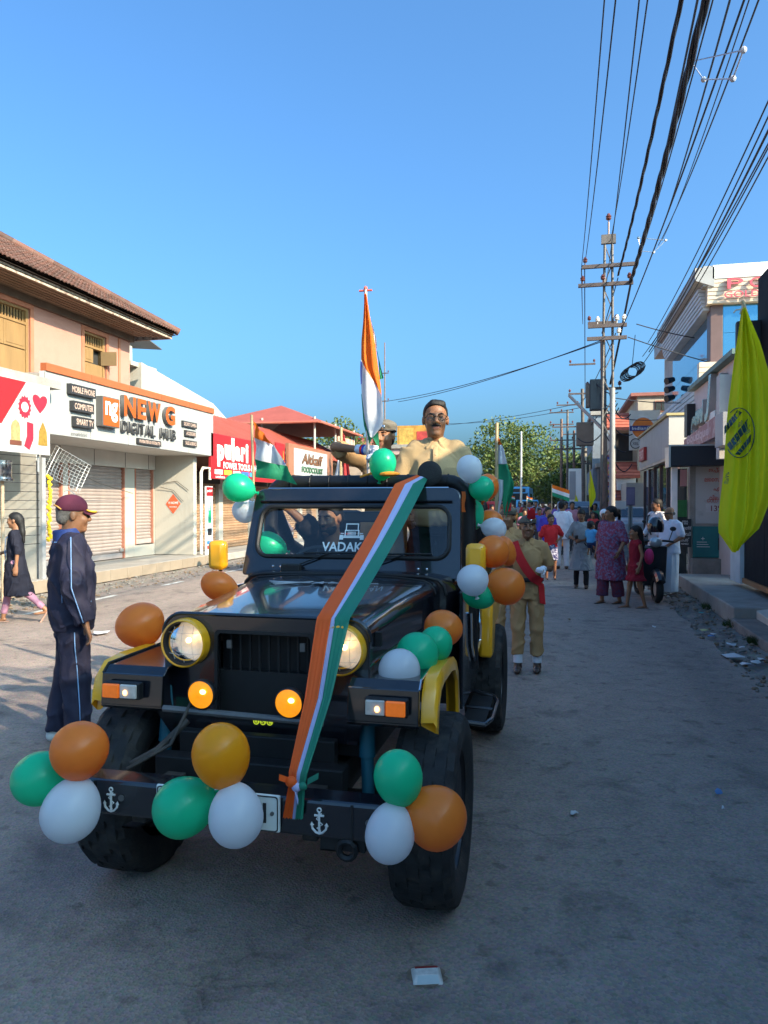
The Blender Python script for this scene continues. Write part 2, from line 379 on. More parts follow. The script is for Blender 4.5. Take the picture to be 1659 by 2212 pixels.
# tiles: the rows seen over the eave, one object each sharing a mesh
sn = math.atan(sl_); tw, tl = .235, .33
def tile_geo(mb, o, L=tl+.05, W=tw):
    prof = [(-.5, .0), (-.36, .028), (-.2, .03), (-.06, .008), (.08, .008), (.2, .03), (.36, .028), (.5, .004)]
    for z0, z1 in ((.010, .042),):
        pts = []
        for a, h in prof: pts.append((0, a*W, h + .042))
        for a, h in prof: pts.append((L, a*W, h + .008))
        def P(p): return (o[0] - p[0]*math.cos(sn) - p[2]*math.sin(sn)*-1, o[1]+p[1], o[2] + p[0]*math.sin(sn) + p[2]*math.cos(sn))
        n = len(prof)
        low = [(p[0], p[1], p[2]-.022) for p in pts[:n]]
        vs_ = [P(p) for p in pts] + [P(p) for p in low]
        mb.add(vs_, [(i, i+1, n+i+1, n+i) for i in range(n-1)] + [(i, i+1, 2*n+i+1, 2*n+i) for i in range(n-1)])
t_me = None; rest = MB(); cnt = 0
for r in range(13):
    xo = ex + .05 - r*tl*math.cos(sn); zo = ez + r*tl*math.sin(sn) - .03*math.sin(sn)
    ymax = ey - (ex - xo) - .03
    c = 0
    while True:
        y = ymax - tw*.5 - c*tw
        if y < 9.5: break
        vis = (y > 12.2 - 0) and r < 11
        if vis and cnt < 296:
            if t_me is None:
                t = MB(); tile_geo(t, (0,0,0)); o = part('roof_tile', t, tile_m, roof, local=True); t_me = o.data
            else:
                o = bpy.data.objects.new('roof_tile', t_me); COL.objects.link(o); o.parent = roof
            o.location = Vector((xo, y, zo)) + Vector((0,0,random.uniform(-.006,.008))) - world_loc(roof)
            o.rotation_euler = (random.uniform(-.02,.02), random.uniform(-.03,.03), random.uniform(-.03,.03)); cnt += 1
        else: tile_geo(rest, (xo, y, zo))
        c += 1
part('roof_tiles', rest, tile_m, roof, kind='stuff')
for i in range(16):
    t0 = i*.32; p = Vector((ex-t0+.05, ey-t0+.05, ez+t0*sl_+.05)); q = p + Vector((-.36,-.36,.36*sl_+.02))
    part('ridge_tile', MB().tube([p, q], [.105, .085], 10), tile_m, roof, smooth=True)

# --- the electronics shop with the grey fascia
S = thing('shop', 'closed shop with grey panel fascia reading NEW G DIGITAL HUB above steel shutters', 'shop', (-10, 15.5, 0))
FX = -9.3
fas = part('fascia', MB().box(FX-.12, FX-.03, 12.0, 18.92, 2.95, 4.12).box(-10.95, FX-.13, 12.0, 18.92, 2.95, 3.0).box(-10.95, FX-.13, 18.8, 18.92, 3.0, 4.1), acp_s, S)
ys = [12.0, 13.38, 14.75, 16.12, 17.5, 18.92]
for a, b in zip(ys, ys[1:]): part('panel', MB().box(FX-.029, FX, a+.006, b-.006, 2.955, 4.12), acp, fas, bevel=.003)
for a, b in zip(ys, ys[1:]): part('band', MB().box(FX-.10, FX+.035, a+.004, b-.004, 4.121, 4.27), orangeband, fas, bevel=.004)
part('roof_slab', MB().box(-10.98, FX-.13, 12.0, 18.79, 4.0, 4.1), concrete, S)
def sbox(body, y0, y1, z0, z1, col=blk_l, txt=None, bold=.02, d=.10):
    o = part('sign_box', MB().box(FX+.001, FX+d, y0, y1, z0, z1), blk_l, S, bevel=.004)
    lettering(body, (FX+d+.002, (y0+y1)/2, (z0+z1)/2), (y1-y0)*.9, (z1-z0)*.6, 'L', txt or mat('warm_white_letter', (.48,.34,.27), .5), o, bold)
sbox('MOBILE PHONE', 12.62, 13.42, 3.78, 3.98); sbox('COMPUTER', 12.70, 13.36, 3.46, 3.66); sbox('SMART TV', 12.76, 13.36, 3.16, 3.36)
sbox('SECURITY CAMERA', 17.12, 17.86, 3.60, 3.75, d=.06); sbox('ACCESSORIES', 17.25, 17.80, 3.37, 3.52, d=.06); sbox('SALES & SERVICE', 17.2, 17.86, 3.12, 3.27, d=.06)
sbox('PH:9061787610 9747061774', 15.05, 16.05, 3.0, 3.13, d=.06)
lettering('മാനേജിങ്ങിൽ', (FX+.003, 13.0, 3.02), .52, .075, 'L', blk_l, S, .0)
nb = part('logo_box', MB().box(FX+.001, FX+.16, 13.56, 14.16, 3.25, 3.87), lead, S, bevel=.005)
part('logo_face', MB().box(FX+.161, FX+.17, 13.58, 14.14, 3.27, 3.85), org_l, nb)
lettering('ng', (FX+.172, 13.86, 3.57), .44, .42, 'L', wht_l, nb, .03)
x = 14.42
for ch, w in (('N', .46), ('E', .36), ('W', .56), ('G', .46)):
    if ch == 'G': x += .16
    lettering(ch, (FX+.02, x+w/2, 3.78), w, .46, 'L', org_l, S, .04, .09, lead, name='letter'); x += w + .07
x = 14.40
for ch, w in zip('DIGITAL HUB', (.23,.06,.24,.06,.2,.23,.17,.16,.23,.22,.21)):
    if ch != ' ': lettering(ch, (FX+.02, x+w/2, 3.33), w*.9, .25, 'L', blk_l, S, .012, .045, mat('letter_return_mid', (.16,.155,.15), .5), name='letter')
    x += w + .035
# below: beam, pillars, shutters
SX = -10.8
part('beam', MB().box(SX-.1, SX+.05, 11.6, 18.35, 2.56, 2.949), acp_s, S, bevel=.005)
for y in (13.0, 14.35, 15.6, 16.9, 18.0): part('beam_joint', MB().box(SX+.051, SX+.055, y-.008, y+.008, 2.57, 2.94), blk_l, S)
part('back_wall', MB().box(SX-.4, SX-.25, 9.5, 18.4, .25, 2.95), cream_p, S)
for (a, b) in ((14.45, 14.67), (16.92, 17.38), (18.30, 18.36), (12.95, 13.15)): part('pillar', MB().box(SX-.24, SX+.02, a, b, .25, 2.555), white_p, S, bevel=.006)
part('sill_wall', MB().box(SX-.24, SX+.015, 17.385, 18.295, .25, .54), white_p, S)
def shutter(name, X, y0, y1, z0, z1, m, parent, pitch=.085):
    n = int((z1-z0)/pitch); pts = []
    for i in range(n):
        z = z0 + i*pitch
        pts += [(z, 0.0), (z+pitch*.18, .022), (z+pitch*.62, .026), (z+pitch*.86, .0)]
    pts.append((z1, 0))
    mb = MB().grid(len(pts), 2, lambda i, j: (X + pts[i][1], (y0, y1)[j], pts[i][0]))
    o = part(name, mb, m, parent, smooth=50, kind='stuff'); return o
for (a, b, z0) in ((13.17, 14.43, .25), (14.72, 16.87, .25), (17.43, 18.25, .56)):
    sh = shutter('shutter_curtain', SX-.06, a, b, z0+.14, 2.55, shut_g, S)
    part('bottom_rail', MB().box(SX-.07, SX-.02, a, b, z0+.01, z0+.139), mat('shutter_rail', (0.341,0.291,0.273), .5), S, bevel=.006)
    for y in (a-.045, b): part('guide_channel', MB().box(SX-.10, SX+.03, y, y+.045, z0, 2.555), rust, S)
part('lock', MB().box(SX-.02, SX+.02, 16.75, 16.87, .42, .50), steel, S, bevel=.01)
# side return wall, diamond sticker
part('side_wall', MB().box(SX+.02, -9.62, 18.37, 18.55, .25, 2.949), white_p, S)
dm = MB().add([(-10.22+.0, 18.36, 1.90), (-10.0, 18.36, 1.63), (-10.22, 18.36, 1.36), (-10.44, 18.36, 1.63)], [(0,1,2,3)])
st = part('sticker', dm, mat('orange_red_sticker', (.68,.10,.04), .5), S)
lettering('VI HOME', (-10.22, 18.357, 1.66), .30, .07, 'F', wht_l, st, .02)
lettering('RECHARGE', (-10.22, 18.357, 1.55), .22, .035, 'F', wht_l, st, .01)
pl = part('plinth', MB().box(SX-.4, -9.26, 9.0, 18.9, 0, .235), concrete, S, bevel=.01)
for i in range(16):
    a = 9.0 + i*.62; part('plinth_tile', MB().box(-9.258, -9.235, a+.004, a+.614, .0, .228), tan_t, pl, bevel=.003)
mb = MB().tube([(-9.52, 18.62, .25), (-9.52, 18.62, 2.5), (-9.52, 18.72, 2.62), (-9.35, 18.8, 2.62), (-9.35, 18.8, 2.3)], .045, 8)
solo('drain_pipe', mb, mat('cream_pvc', (.66,.60,.50), .5), 'cream plastic drain pipe at the end of the grey shop wall', 'pipe', smooth=True)
mb = MB()
for i in range(9): mb.tube([(-9.3, 18.75+.05*i, 2.55+.04*(i%3)), (-9.42+.02*(i%2), 18.9+.03*i, 2.45-.05*(i%4)), (-9.3, 19.1, 2.4+.03*i)], .014, 5)
solo('wire_tangle', mb, blk_l, 'tangled black service wires above the drain pipe', 'wires')
mb = MB()
for pts in ([(-9.9,12.4,2.6),(-9.8,13.6,2.3),(-10.2,15,2.1),(-10.6,17,1.9)], [(-10.6,18.3,2.1),(-10.2,18.34,2.0),(-9.9,18.34,1.7)], [(-10.5,18.34,2.2),(-10.1,18.34,2.25),(-9.75,18.34,2.0)]): mb.tube(pts, .008, 5)
solo('loose_cables', mb, blk_l, 'thin loose cables strung under the grey fascia', 'cable')

# --- next shop to the left: gift shop board, stand, wire baskets
B = thing('gift_shop_sign', 'white and red hanging sign board picturing a clock, a stocking and trophies', 'sign', (-8.8, 10.4, 2.5))
part('board', MB().box(-8.86, -8.8, 8.6, 11.48, 2.5, 3.72), mat('white_flex', (.40,.40,.395), .5, var=.04), B)
bx = -8.797
part('red_field', MB().add([(bx, 8.6, 3.71), (bx, 10.88, 3.71), (bx, 10.3, 2.95), (bx, 8.6, 2.95)], [(0,1,2,3)]), redb, B)
def disc(c, r, n=20, sy=1, star=0):
    return MB().add([(bx+.002, c[0]+r*math.cos(2*math.pi*i/n)*(1+star*(i%2)), c[1]+sy*r*math.sin(2*math.pi*i/n)*(1+star*(i%2))) for i in range(n)], [tuple(range(n))])
gold = mat('print_gold', (.30,.18,.03), .5, var=.4, vs=14); prr = mat('print_red', (.30,.02,.04), .5, var=.2, vs=10)
o = part('clock_print', disc((10.84, 3.28), .135, 28, 1.25, .22), prr, B); 
part('clock_face', MB().add([(bx+.004, 10.84+.085*math.cos(i*.314), 3.28+.085*math.sin(i*.314)) for i in range(20)], [tuple(range(20))]), wht_l, o)
part('heart_print', MB().add([(bx+.002, 11.22+.19*math.sin(t)**3*1.0, 3.40+.012*(13*math.cos(t)-5*math.cos(2*t)-2*math.cos(3*t))) for t in [i*2*math.pi/26 for i in range(26)]], [tuple(range(26))]), prr, B)
o = part('dome_print', MB().add([(bx+.002, 10.62+dy, z) for dy, z in ((-.11,2.68),(.11,2.68),(.11,2.92),(.08,3.0),(0,3.05),(-.08,3.0),(-.11,2.92))], [tuple(range(7))]), mat('print_pale_gold', (.36,.28,.12), .5, var=.4, vs=12), B)
part('dome_base', MB().add([(bx+.004, 10.62+dy, z) for dy, z in ((-.14,2.62),(.14,2.62),(.14,2.70),(-.14,2.70))], [(0,1,2,3)]), mat('print_brown', (.15,.05,.03), .5), o)
part('stocking_print', MB().add([(bx+.002, 10.95+dy, z) for dy, z in ((-.06,3.04),(.10,3.02),(.10,2.75),(.0,2.56),(-.13,2.62),(-.06,2.80))], [tuple(range(6))]), prr, B)
part('trophy_print', MB().add([(bx+.002, 11.29+dy, z) for dy, z in ((-.12,2.66),(.12,2.66),(.10,2.9),(.05,3.0),(.0,3.08),(-.05,3.0),(-.10,2.9))], [tuple(range(7))]), gold, B)
part('back_frame', MB().tube([(-8.9, 11.3, 2.2), (-8.9, 11.3, 3.7)], .02, 6).tube([(-8.9, 9.6, 2.2), (-8.9, 9.6, 3.7)], .02, 6), steel, B)
G = thing('shop', 'shaded gift shop behind the hanging red and white sign at the left edge', 'shop', (-10.3, 9.5, 0))
part('wall', MB().box(-10.6, -10.4, 6.5, 12.7, 0, 3.9), mat('grey_plaster', (.42,.39,.34), .85, var=.2, vs=1), G)
part('canopy', MB().box(-10.6, -8.95, 6.5, 12.0, 3.75, 3.9), concrete, G)
part('side_return', MB().box(-10.4, -9.5, 12.0, 12.12, 0, 3.0), mat('grey_wall_dim', (.40,.38,.34), .85), G)
part('steel_post', MB().box(-9.42, -9.34, 11.96, 12.06, 0, 2.5), mat('dull_grey_post', (.30,.30,.30), .6), G)
for i in range(11): part('wire_rail', MB().tube([(-9.4, 9.5, .9+.16*i), (-9.4, 12.0, .9+.16*i)], .006, 5), blk_l, G)
cn = thing('metal_canister', 'shiny steel canister standing on a thin rusty post', 'canister', (-9.0, 10.55, 0))
part('post', MB().cyl((-9.0,10.55,0), (-9.0,10.55,2.02), .028), mat('rusty_cream_post', (.45,.33,.22), .8, var=.4, vs=12), cn)
part('can', MB().lathe([(0,2.02),(.17,2.02),(.17,2.06),(.145,2.07),(.14,2.16),(.145,2.17),(.14,2.32),(.15,2.33),(.15,2.36),(0,2.36)], 20, (-9.0,10.55,0)), mat('polished_steel', (.6,.6,.6), .18, metal=1), cn, smooth=True)
g = MB()
for i in range(46): g.ell((-9.34+random.uniform(-.02,.02), 12.16+random.uniform(-.03,.03), .95+i*.027), random.uniform(.028,.04), 5, 7)
solo('flower_garland', g, mat('marigold_yellow', (.80,.52,.02), .7, var=.3, vs=20), 'string of yellow marigold flowers hung on the steel post', 'garland')
def basket(center, axis, w, h, nx, ny, r=.006):
    mb = MB(); Rm = axis_R(axis, (0, .6, 1)); c = Vector(center)
    P = lambda u, v, d=0: c + Rm @ Vector((u*w/2, v*h/2, d - .08*(1-u*u)*(1-v*v)))
    for i in range(nx+1): u = -1+2*i/nx; mb.tube([P(u, -1+2*k/8) for k in range(9)], r, 5)
    for j in range(ny+1): v = -1+2*j/ny; mb.tube([P(-1+2*k/8, v) for k in range(9)], r, 5)
    mb.tube([P(-1,-1),P(1,-1),P(1,1),P(-1,1)], r*1.8, 6, closed=True); return mb
solo('wire_basket', basket((-9.45, 12.85, 2.32), (1, -.5, .1), .62, .8, 9, 11, .0035), steel, 'white wire mesh rack hanging tilted in front of the first shutter', 'wire rack')
mb = MB().tube([(-9.5+.02*math.sin(a*3), 12.95+.27*math.cos(a), 1.55+.36*math.sin(a)) for a in [i*2*math.pi/40 for i in range(40)]], .012, 6, closed=True)
solo('wire_hoop', mb, steel, 'thin wire hoop hanging below the white wire rack', 'hoop')

# --- white building behind, roof clutter
Wb = thing('building', 'white flat-roofed building showing behind the grey shop fascia', 'building', (-12.5, 21, 0))
mb = MB().prism([(19.4, 0), (28, 0), (28, 4.1), (25.6, 4.55), (24.0, 5.15), (19.4, 5.75)], 'x', -16.5, -11.8)
part('wall', mb, white_p, Wb)
part('stair_head', MB().box(-15, -12.4, 18.6, 19.9, 5.2, 6.35), white_p, Wb, bevel=.02)
part('ledge', MB().box(-12.39, -11.9, 19.0, 20.4, 5.62, 5.74), white_p, Wb)
part('tilted_sheet', MB().hexa([(-12.9,19.0,6.75),(-12.0,19.3,6.72),(-12.0,20.9,6.42),(-12.9,20.6,6.45),(-12.9,19.0,6.78),(-12.0,19.3,6.75),(-12.0,20.9,6.45),(-12.9,20.6,6.48)]), mat('dark_sheet', (.10,.11,.12), .5), Wb)

# --- tool shop with the red board
T = thing('shop', 'tool shop with red pulari board, red sheet roof and brown shutters', 'shop', (-10.5, 22, 0))
bd = part('sign_board', MB().box(-9.38, -9.3, 18.78, 24.3, 2.33, 3.6), redb, T, bevel=.008)
x = 19.15
for ch, w in zip('pulari', (.42,.40,.17,.38,.28,.17)):
    dz = {'p': -.13, 'l': .10, 'i': .05}.get(ch, 0); hh = {'p': .62, 'l': .68, 'i': .58}.get(ch, .44)
    lettering(ch, (-9.297, x+w/2, 3.12+dz), w, hh, 'L', wht_l, bd, .06, .012, name='letter'); x += w + .06
lettering('POWER TOOLS & HAND TOOLS', (-9.297, 21.5, 2.74), 3.9, .20, 'L', wht_l, bd, .03)
for i, (c, w, t) in enumerate((((.75,.75,.7), .5, 'Tools'), ((.8,.6,.05), .5, 'BOSS'), ((.75,.75,.7), .5, 'Polo'), ((.04,.15,.55), .5, 'WORK'), ((.05,.30,.65), .35, 'b'), ((.8,.8,.8), .55, 'INGCO'))):
    y = 19.0 + i*.6; o = part('brand_tile', MB().box(-9.299, -9.292, y, y+w, 2.47, 2.60), mat('brand%d' % i, c, .5), bd)
    if i in (1, 3, 4): pass
lettering('excellence', (-9.297, 19.35, 2.40), .6, .08, 'L', wht_l, bd, .01)
mb = MB(); 
for i in range(60):
    y0 = 18.95 + i*.26; mb.hexa([(-9.5,y0,3.52),(-9.5,y0+.13,3.52),(-11.6,y0+.13,4.66),(-11.6,y0,4.66),(-9.5,y0,3.56),(-9.5,y0+.13,3.56),(-11.6,y0+.13,4.70),(-11.6,y0,4.70)])
    mb.hexa([(-9.5,y0+.13,3.50),(-9.5,y0+.26,3.50),(-11.6,y0+.26,4.64),(-11.6,y0+.13,4.64),(-9.5,y0+.13,3.53),(-9.5,y0+.26,3.53),(-11.6,y0+.26,4.67),(-11.6,y0+.13,4.67)])
part('roof', mb, redroof, T)
part('wall', MB().box(-15, -10.5, 18.93, 34.6, 0, 3.5), mat('tan_plaster', (0.310,0.223,0.155), .85, var=.15), T)
part('plinth', MB().box(-10.5, -9.3, 18.93, 34.6, 0, .2), concrete, T, bevel=.01)
yy = 19.3
for k in range(6):
    shutter('shutter_curtain', -10.47, yy, yy+2.1, .22, 2.25, shut_b, T)
    part('shutter_box', MB().box(-10.49, -10.30, yy-.03, yy+2.13, 2.251, 2.6), dark, T)
    part('pillar', MB().box(-10.499, -10.36, yy+2.15, yy+2.45, .2, 2.9), white_p, T); yy += 2.5
bn = thing('standee', 'tall narrow white banner with a green pressure washer against the drain pipe', 'banner', (-9.42, 18.95, .2))
part('panel', MB().box(-9.46, -9.42, 18.72, 19.12, .22, 2.12), mat('banner_white', (.80,.80,.78), .5), bn)
part('header', MB().box(-9.419, -9.414, 18.73, 19.11, 1.85, 2.1), redb, bn)
lettering('pulari', (-9.412, 18.92, 1.99), .3, .1, 'L', wht_l, bn, .04)
tg = mat('tool_green', (.02,.30,.14), .5)
part('washer_print', MB().box(-9.419, -9.414, 18.84, 19.02, 1.1, 1.45).box(-9.419,-9.414,18.86,18.90,1.45,1.72).box(-9.419,-9.414,18.96,19.0,1.45,1.72), tg, bn)
part('motor_print', MB().box(-9.419, -9.414, 18.80, 19.05, .75, .95), blk_l, bn)
for i, c in enumerate(((.7,.05,.05),(.8,.55,.05),(.05,.2,.6),(.05,.4,.6))): part('tile_print', MB().box(-9.419, -9.414, 18.76+.17*(i%2), 18.91+.17*(i%2), .38+.13*(i//2), .48+.13*(i//2)), mat('brandx%d' % i, c, .5), bn)
pp = thing('poster_board', 'yellow and red poster board beside the food court sign', 'poster', (-9.45, 24.6, 2.3))
part('panel', MB().box(-9.5, -9.45, 24.0, 24.85, 2.3, 3.75), redb, pp); part('print', MB().box(-9.449, -9.445, 24.25, 24.7, 2.6, 3.5), mat('print_yellow', (.80,.55,.03), .5, var=.5, vs=8), pp)
F_ = thing('food_court_sign', 'white FOOD COURT sign in a wide brown frame', 'sign', (-9.3, 27.3, 2.6))
part('frame', MB().box(-9.45, -9.32, 24.9, 30.2, 2.55, 3.8), mat('brown_panel', (.27,.12,.07), .6, var=.15), F_, bevel=.01)
part('board', MB().box(-9.318, -9.29, 25.4, 29.3, 2.68, 3.66), mat('board_white', (.40,.40,.395), .45, var=.03), F_)
lettering('Altkaff', (-9.288, 27.4, 3.33), 2.5, .40, 'L', mat('brown_letter', (.16,.07,.03), .5), F_, .02, .03, lead, shear=.2)
lettering('FOODCOURT', (-9.288, 27.4, 2.92), 2.5, .22, 'L', mat('green_letter', (.03,.14,.06), .5), F_, .02, .03, lead)
# pavilion
Pv = thing('pavilion', 'open rooftop pavilion with red hipped sheet roof on thin posts', 'pavilion', (-12, 32.3, 3.6))
e = [(-14.5,28.6,5.0),(-9.4,28.6,5.0),(-9.4,35.2,5.0),(-14.5,35.2,5.0)]; rg = [(-12,31.1,6.0),(-12,32.7,6.0)]
mb = MB().add(e+rg, [(0,1,4),(1,2,5,4),(2,3,5),(3,0,4,5)]); mb.add([(p[0],p[1],p[2]-.06) for p in e+rg], [(0,1,4),(1,2,5,4),(2,3,5),(3,0,4,5)])
part('roof', mb, redroof, Pv)
part('gutter', MB().tube([(-9.36,28.6,4.95),(-9.36,35.2,4.95)], .05, 6).tube([(-9.4,28.56,4.95),(-14.5,28.56,4.95)], .05, 6), mat('rust_gutter', (.45,.14,.09), .6), Pv)
for (x, y) in ((-9.7,28.9),(-9.7,31.8),(-9.7,34.9),(-14.2,28.9),(-14.2,34.9),(-12,28.9)): part('post', MB().cyl((x,y,3.6),(x,y,5.2), .05, n=8), white_p, Pv)
part('floor_slab', MB().box(-14.5, -9.75, 28.6, 35.2, 3.45, 3.62), concrete, Pv)
part('hoarding', MB().box(-9.72, -9.66, 32.2, 34.7, 3.63, 4.7), mat('hoarding_print', (.70,.55,.42), .6, var=.4, vs=1.5, col2=(.55,.12,.10)), Pv)
# ------------------------------------------------------------------ right side of the street
black_p = mat('black_panel', (.014,.014,.016), .7, var=.1, spec=.15)
black_s = mat('black_sign', (.022,.023,.030), .45, var=.1)
white_a = mat('white_panel', (.78,.77,.72), .4, var=.05)
beige_a = mat('beige_panel', (.66,.53,.40), .4, var=.06)
grey_a = mat('grey_panel', (.34,.34,.345), .45, var=.08)
glass_b = mat('blue_mirror_glass', (.10,.30,.46), .05, metal=.75, var=.03)
glass_d = mat('shop_glass', (.05,.06,.06), .04, spec=.8, var=.05)
brown_c = mat('brown_column', (.14,.085,.08), .5)
pinkb = mat('pink_white_wall', (.60,.50,.47), .7, var=.12)
redl = mat('red_channel_letter', (.62,.10,.13), .4)
chrome = mat('chrome_letter', (.62,.68,.66), .2, metal=.9)
maroon = mat('maroon_board', (.30,.10,.11), .5, var=.4, vs=6, col2=(.5,.36,.34))

# --- black shop at the right edge, running back past the camera
K = thing('shop', 'tall black-panelled shop front at the right edge with a grey step', 'shop', (3.6, 0, 0))
bw = part('wall', MB().box(3.05, 9.5, 7.5, 13.25, .42, 3.9), dark, K)
y = 13.24; i = 0
while y > 7.6:
    a = y - 1.22; part('panel', MB().box(3.0, 3.048, a+.006, y-.006, .42, 3.3), black_p, bw, bevel=.004); y = a
ft = part('fascia', MB().box(3.04, 9.5, 7.8, 12.3, 3.3, 5.05), dark, K)
y = 12.3
while y > 8.0:
    a = y - 1.5; part('panel', MB().box(2.96, 3.038, a+.006, y-.006, 3.31, 5.06), black_p, ft, bevel=.004); y = a
part('end_panel', MB().box(3.04, 6, 12.301, 12.33, 3.3, 5.05), black_p, ft)
part('corner_board', MB().box(2.94, 3.2, 13.26, 13.95, .32, 2.2), mat('plain_white_board', (.66,.66,.65), .6), K)
part('wood_skirting', MB().box(2.97, 3.04, 6, 13.24, .34, .418), mat('orange_wood', (.40,.17,.06), .5, vs=9, streak=(1,.2,1)), K)
part('projecting_sign', MB().box(2.62, 2.98, 12.1, 12.22, 3.8, 4.4), black_s, K, bevel=.03, label='small black sign box sticking out from the fascia')
part('base', MB().box(2.98, 3.4, 6, 10.9, .0, .335), mat('base_tile_brown', (.24,.20,.16), .6, var=.3, vs=4), K)
solo('platform', MB().box(2.34, 3.4, 10.9, 15.9, -.03, .23), concrete, 'grey concrete shop platform in front of the black wall', 'platform', bevel=.02)
solo('entrance_slab', MB().hexa([(2.62,8.9,-.03),(3.0,8.9,-.03),(3.0,10.88,-.03),(2.62,10.88,-.03),(2.62,8.9,.10),(3.0,8.9,.16),(3.0,10.88,.26),(2.62,10.88,.20)]), mat('pale_slab', (.50,.46,.40), .8, var=.2), 'pale sloping concrete slab beside the grey platform', 'slab', bevel=.01)
solo('low_step', MB().hexa([(2.28,2,-.03),(2.98,2,-.03),(2.98,10.88,-.03),(2.28,10.88,-.03),(2.30,2,.08),(2.98,2,.09),(2.98,10.88,.09),(2.30,10.88,.085)]), mat('worn_step', (.24,.20,.17), .9, var=.4, vs=3, bump=.5), 'worn low concrete step along the gutter at the right edge', 'step', bevel=.015)

N_ = thing('shop', 'plain single-storey shop row continuing behind the viewer on the right', 'shop', (5, -4, 0))
part('wall', MB().box(3.1, 9.5, -14, 7.7, 0, 3.0), mat('plain_shop_wall', (.40,.36,.31), .8, var=.15), N_)
part('fascia', MB().box(2.98, 9.5, -14, 7.7, 3.0, 4.28), mat('plain_shop_fascia', (.34,.32,.30), .6, var=.1), N_)
for k in range(6): shutter('shutter_curtain', 3.08, -13+3.4*k, -10.2+3.4*k, .2, 2.9, shut_g, N_)
# --- poster wall and dark sign
Q = thing('poster_wall', 'grimy wall with a pale Malayalam poster above a teal poster', 'wall', (3.3, 16.9, 0))
part('wall', MB().box(2.74, 5.5, 16.85, 17.05, 0, 2.62), concrete, Q)
po = part('poster', MB().box(2.86, 4.2, 16.83, 16.846, 1.22, 2.5), mat('dirty_white_poster', (.46,.44,.42), .7, var=.5, vs=2.2, col2=(.22,.21,.20), c2lim=(.55,.85)), Q)
redk = mat('faded_red_ink', (.50,.08,.06), .7)
for i, (t, x, w, h) in enumerate((('ഇപ്പോൾ', 3.36, .5, .13), ('ലൈസൻസുള്ള', 3.36, .66, .13), ('എല്ലാ', 3.42, .42, .13), ('വിലക്കുറവ്', 3.40, .54, .13))): lettering(t, (x, 16.826, 2.34-i*.195), w, h, 'F', redk, po, .02)
pb = part('offer_box', MB().box(3.06, 3.62, 16.822, 16.828, 1.46, 1.64), mat('offer_white', (.55,.53,.52), .7), po)
lettering('13%', (3.28, 16.818, 1.54), .24, .12, 'F', mat('maroon_ink', (.22,.03,.04), .7), pb, .01)
lettering('GOLD RATE', (3.30, 16.826, 1.70), .44, .07, 'F', redk, po, .01)
tp = part('poster', MB().box(2.80, 4.2, 16.81, 16.83, .50, 1.16), mat('teal_poster', (.02,.17,.17), .5, var=.2), Q)
mt = part('meter_print', MB().box(3.30, 3.52, 16.80, 16.808, .66, .92), blk_l, tp, bevel=.02)
part('screen_print', MB().box(3.34, 3.48, 16.796, 16.799, .78, .88), mat('screen_blue', (.25,.45,.60), .4), mt)
lettering('+', (3.0, 16.806, .90), .07, .07, 'F', wht_l, tp)
for i in range(3): part('line_print', MB().box(2.88, 3.14-.03*i, 16.805, 16.808, .72+.05*i, .732+.05*i), wht_l, tp)
part('base', MB().box(2.76, 4.3, 16.6, 16.849, 0, .48), mat('rough_block', (.28,.25,.22), .9, var=.3, vs=5, bump=.5), Q)
D = thing('shop', 'narrow shop with a black sign box over glass with green and pink sheets', 'shop', (3.2, 17.6, 0))
part('sign_box', MB().box(2.28, 4.4, 16.3, 16.8, 2.42, 2.83), black_s, D, bevel=.012)
part('sign_frame', MB().box(2.24, 2.277, 16.28, 16.82, 2.40, 2.85).box(2.24, 4.4, 16.29, 16.82, 2.831, 2.86), steel, D)
part('white_post', MB().box(2.32, 2.44, 16.45, 16.57, .05, 2.41), mat('white_post', (.80,.74,.70), .5), D, bevel=.01)
gp = part('glass_panel', MB().box(2.46, 2.74, 17.2, 17.24, .1, 2.4), glass_d, D)  # green, pink and red sheets sit just in front of this glass
part('green_sheet', MB().box(2.47, 2.74, 17.17, 17.195, 1.35, 1.72), mat('sheet_green', (.05,.22,.06), .5, var=.4, vs=6), gp)
part('pink_sheet', MB().box(2.60, 2.74, 17.17, 17.195, 2.02, 2.38), mat('sheet_pink', (.66,.32,.30), .5), gp)
part('red_sheet', MB().box(2.45, 2.50, 17.17, 17.19, 1.30, 1.55), mat('sheet_red', (.55,.18,.13), .5), gp)
dk = part('dark_board', MB().box(2.45, 2.76, 16.74, 16.78, .72, 1.32), blk_l, D)
for t, z, w in (('ഞാ', 1.24, .12), ('സ്യൂട്ട്', 1.12, .26), ('ഷെഡി', 1.00, .24), ('പ്പത്', .88, .18), ('46462', .79, .15)): lettering(t, (2.63, 16.737, z), w, .085 if t != '46462' else .04, 'F', wht_l, dk, .015)
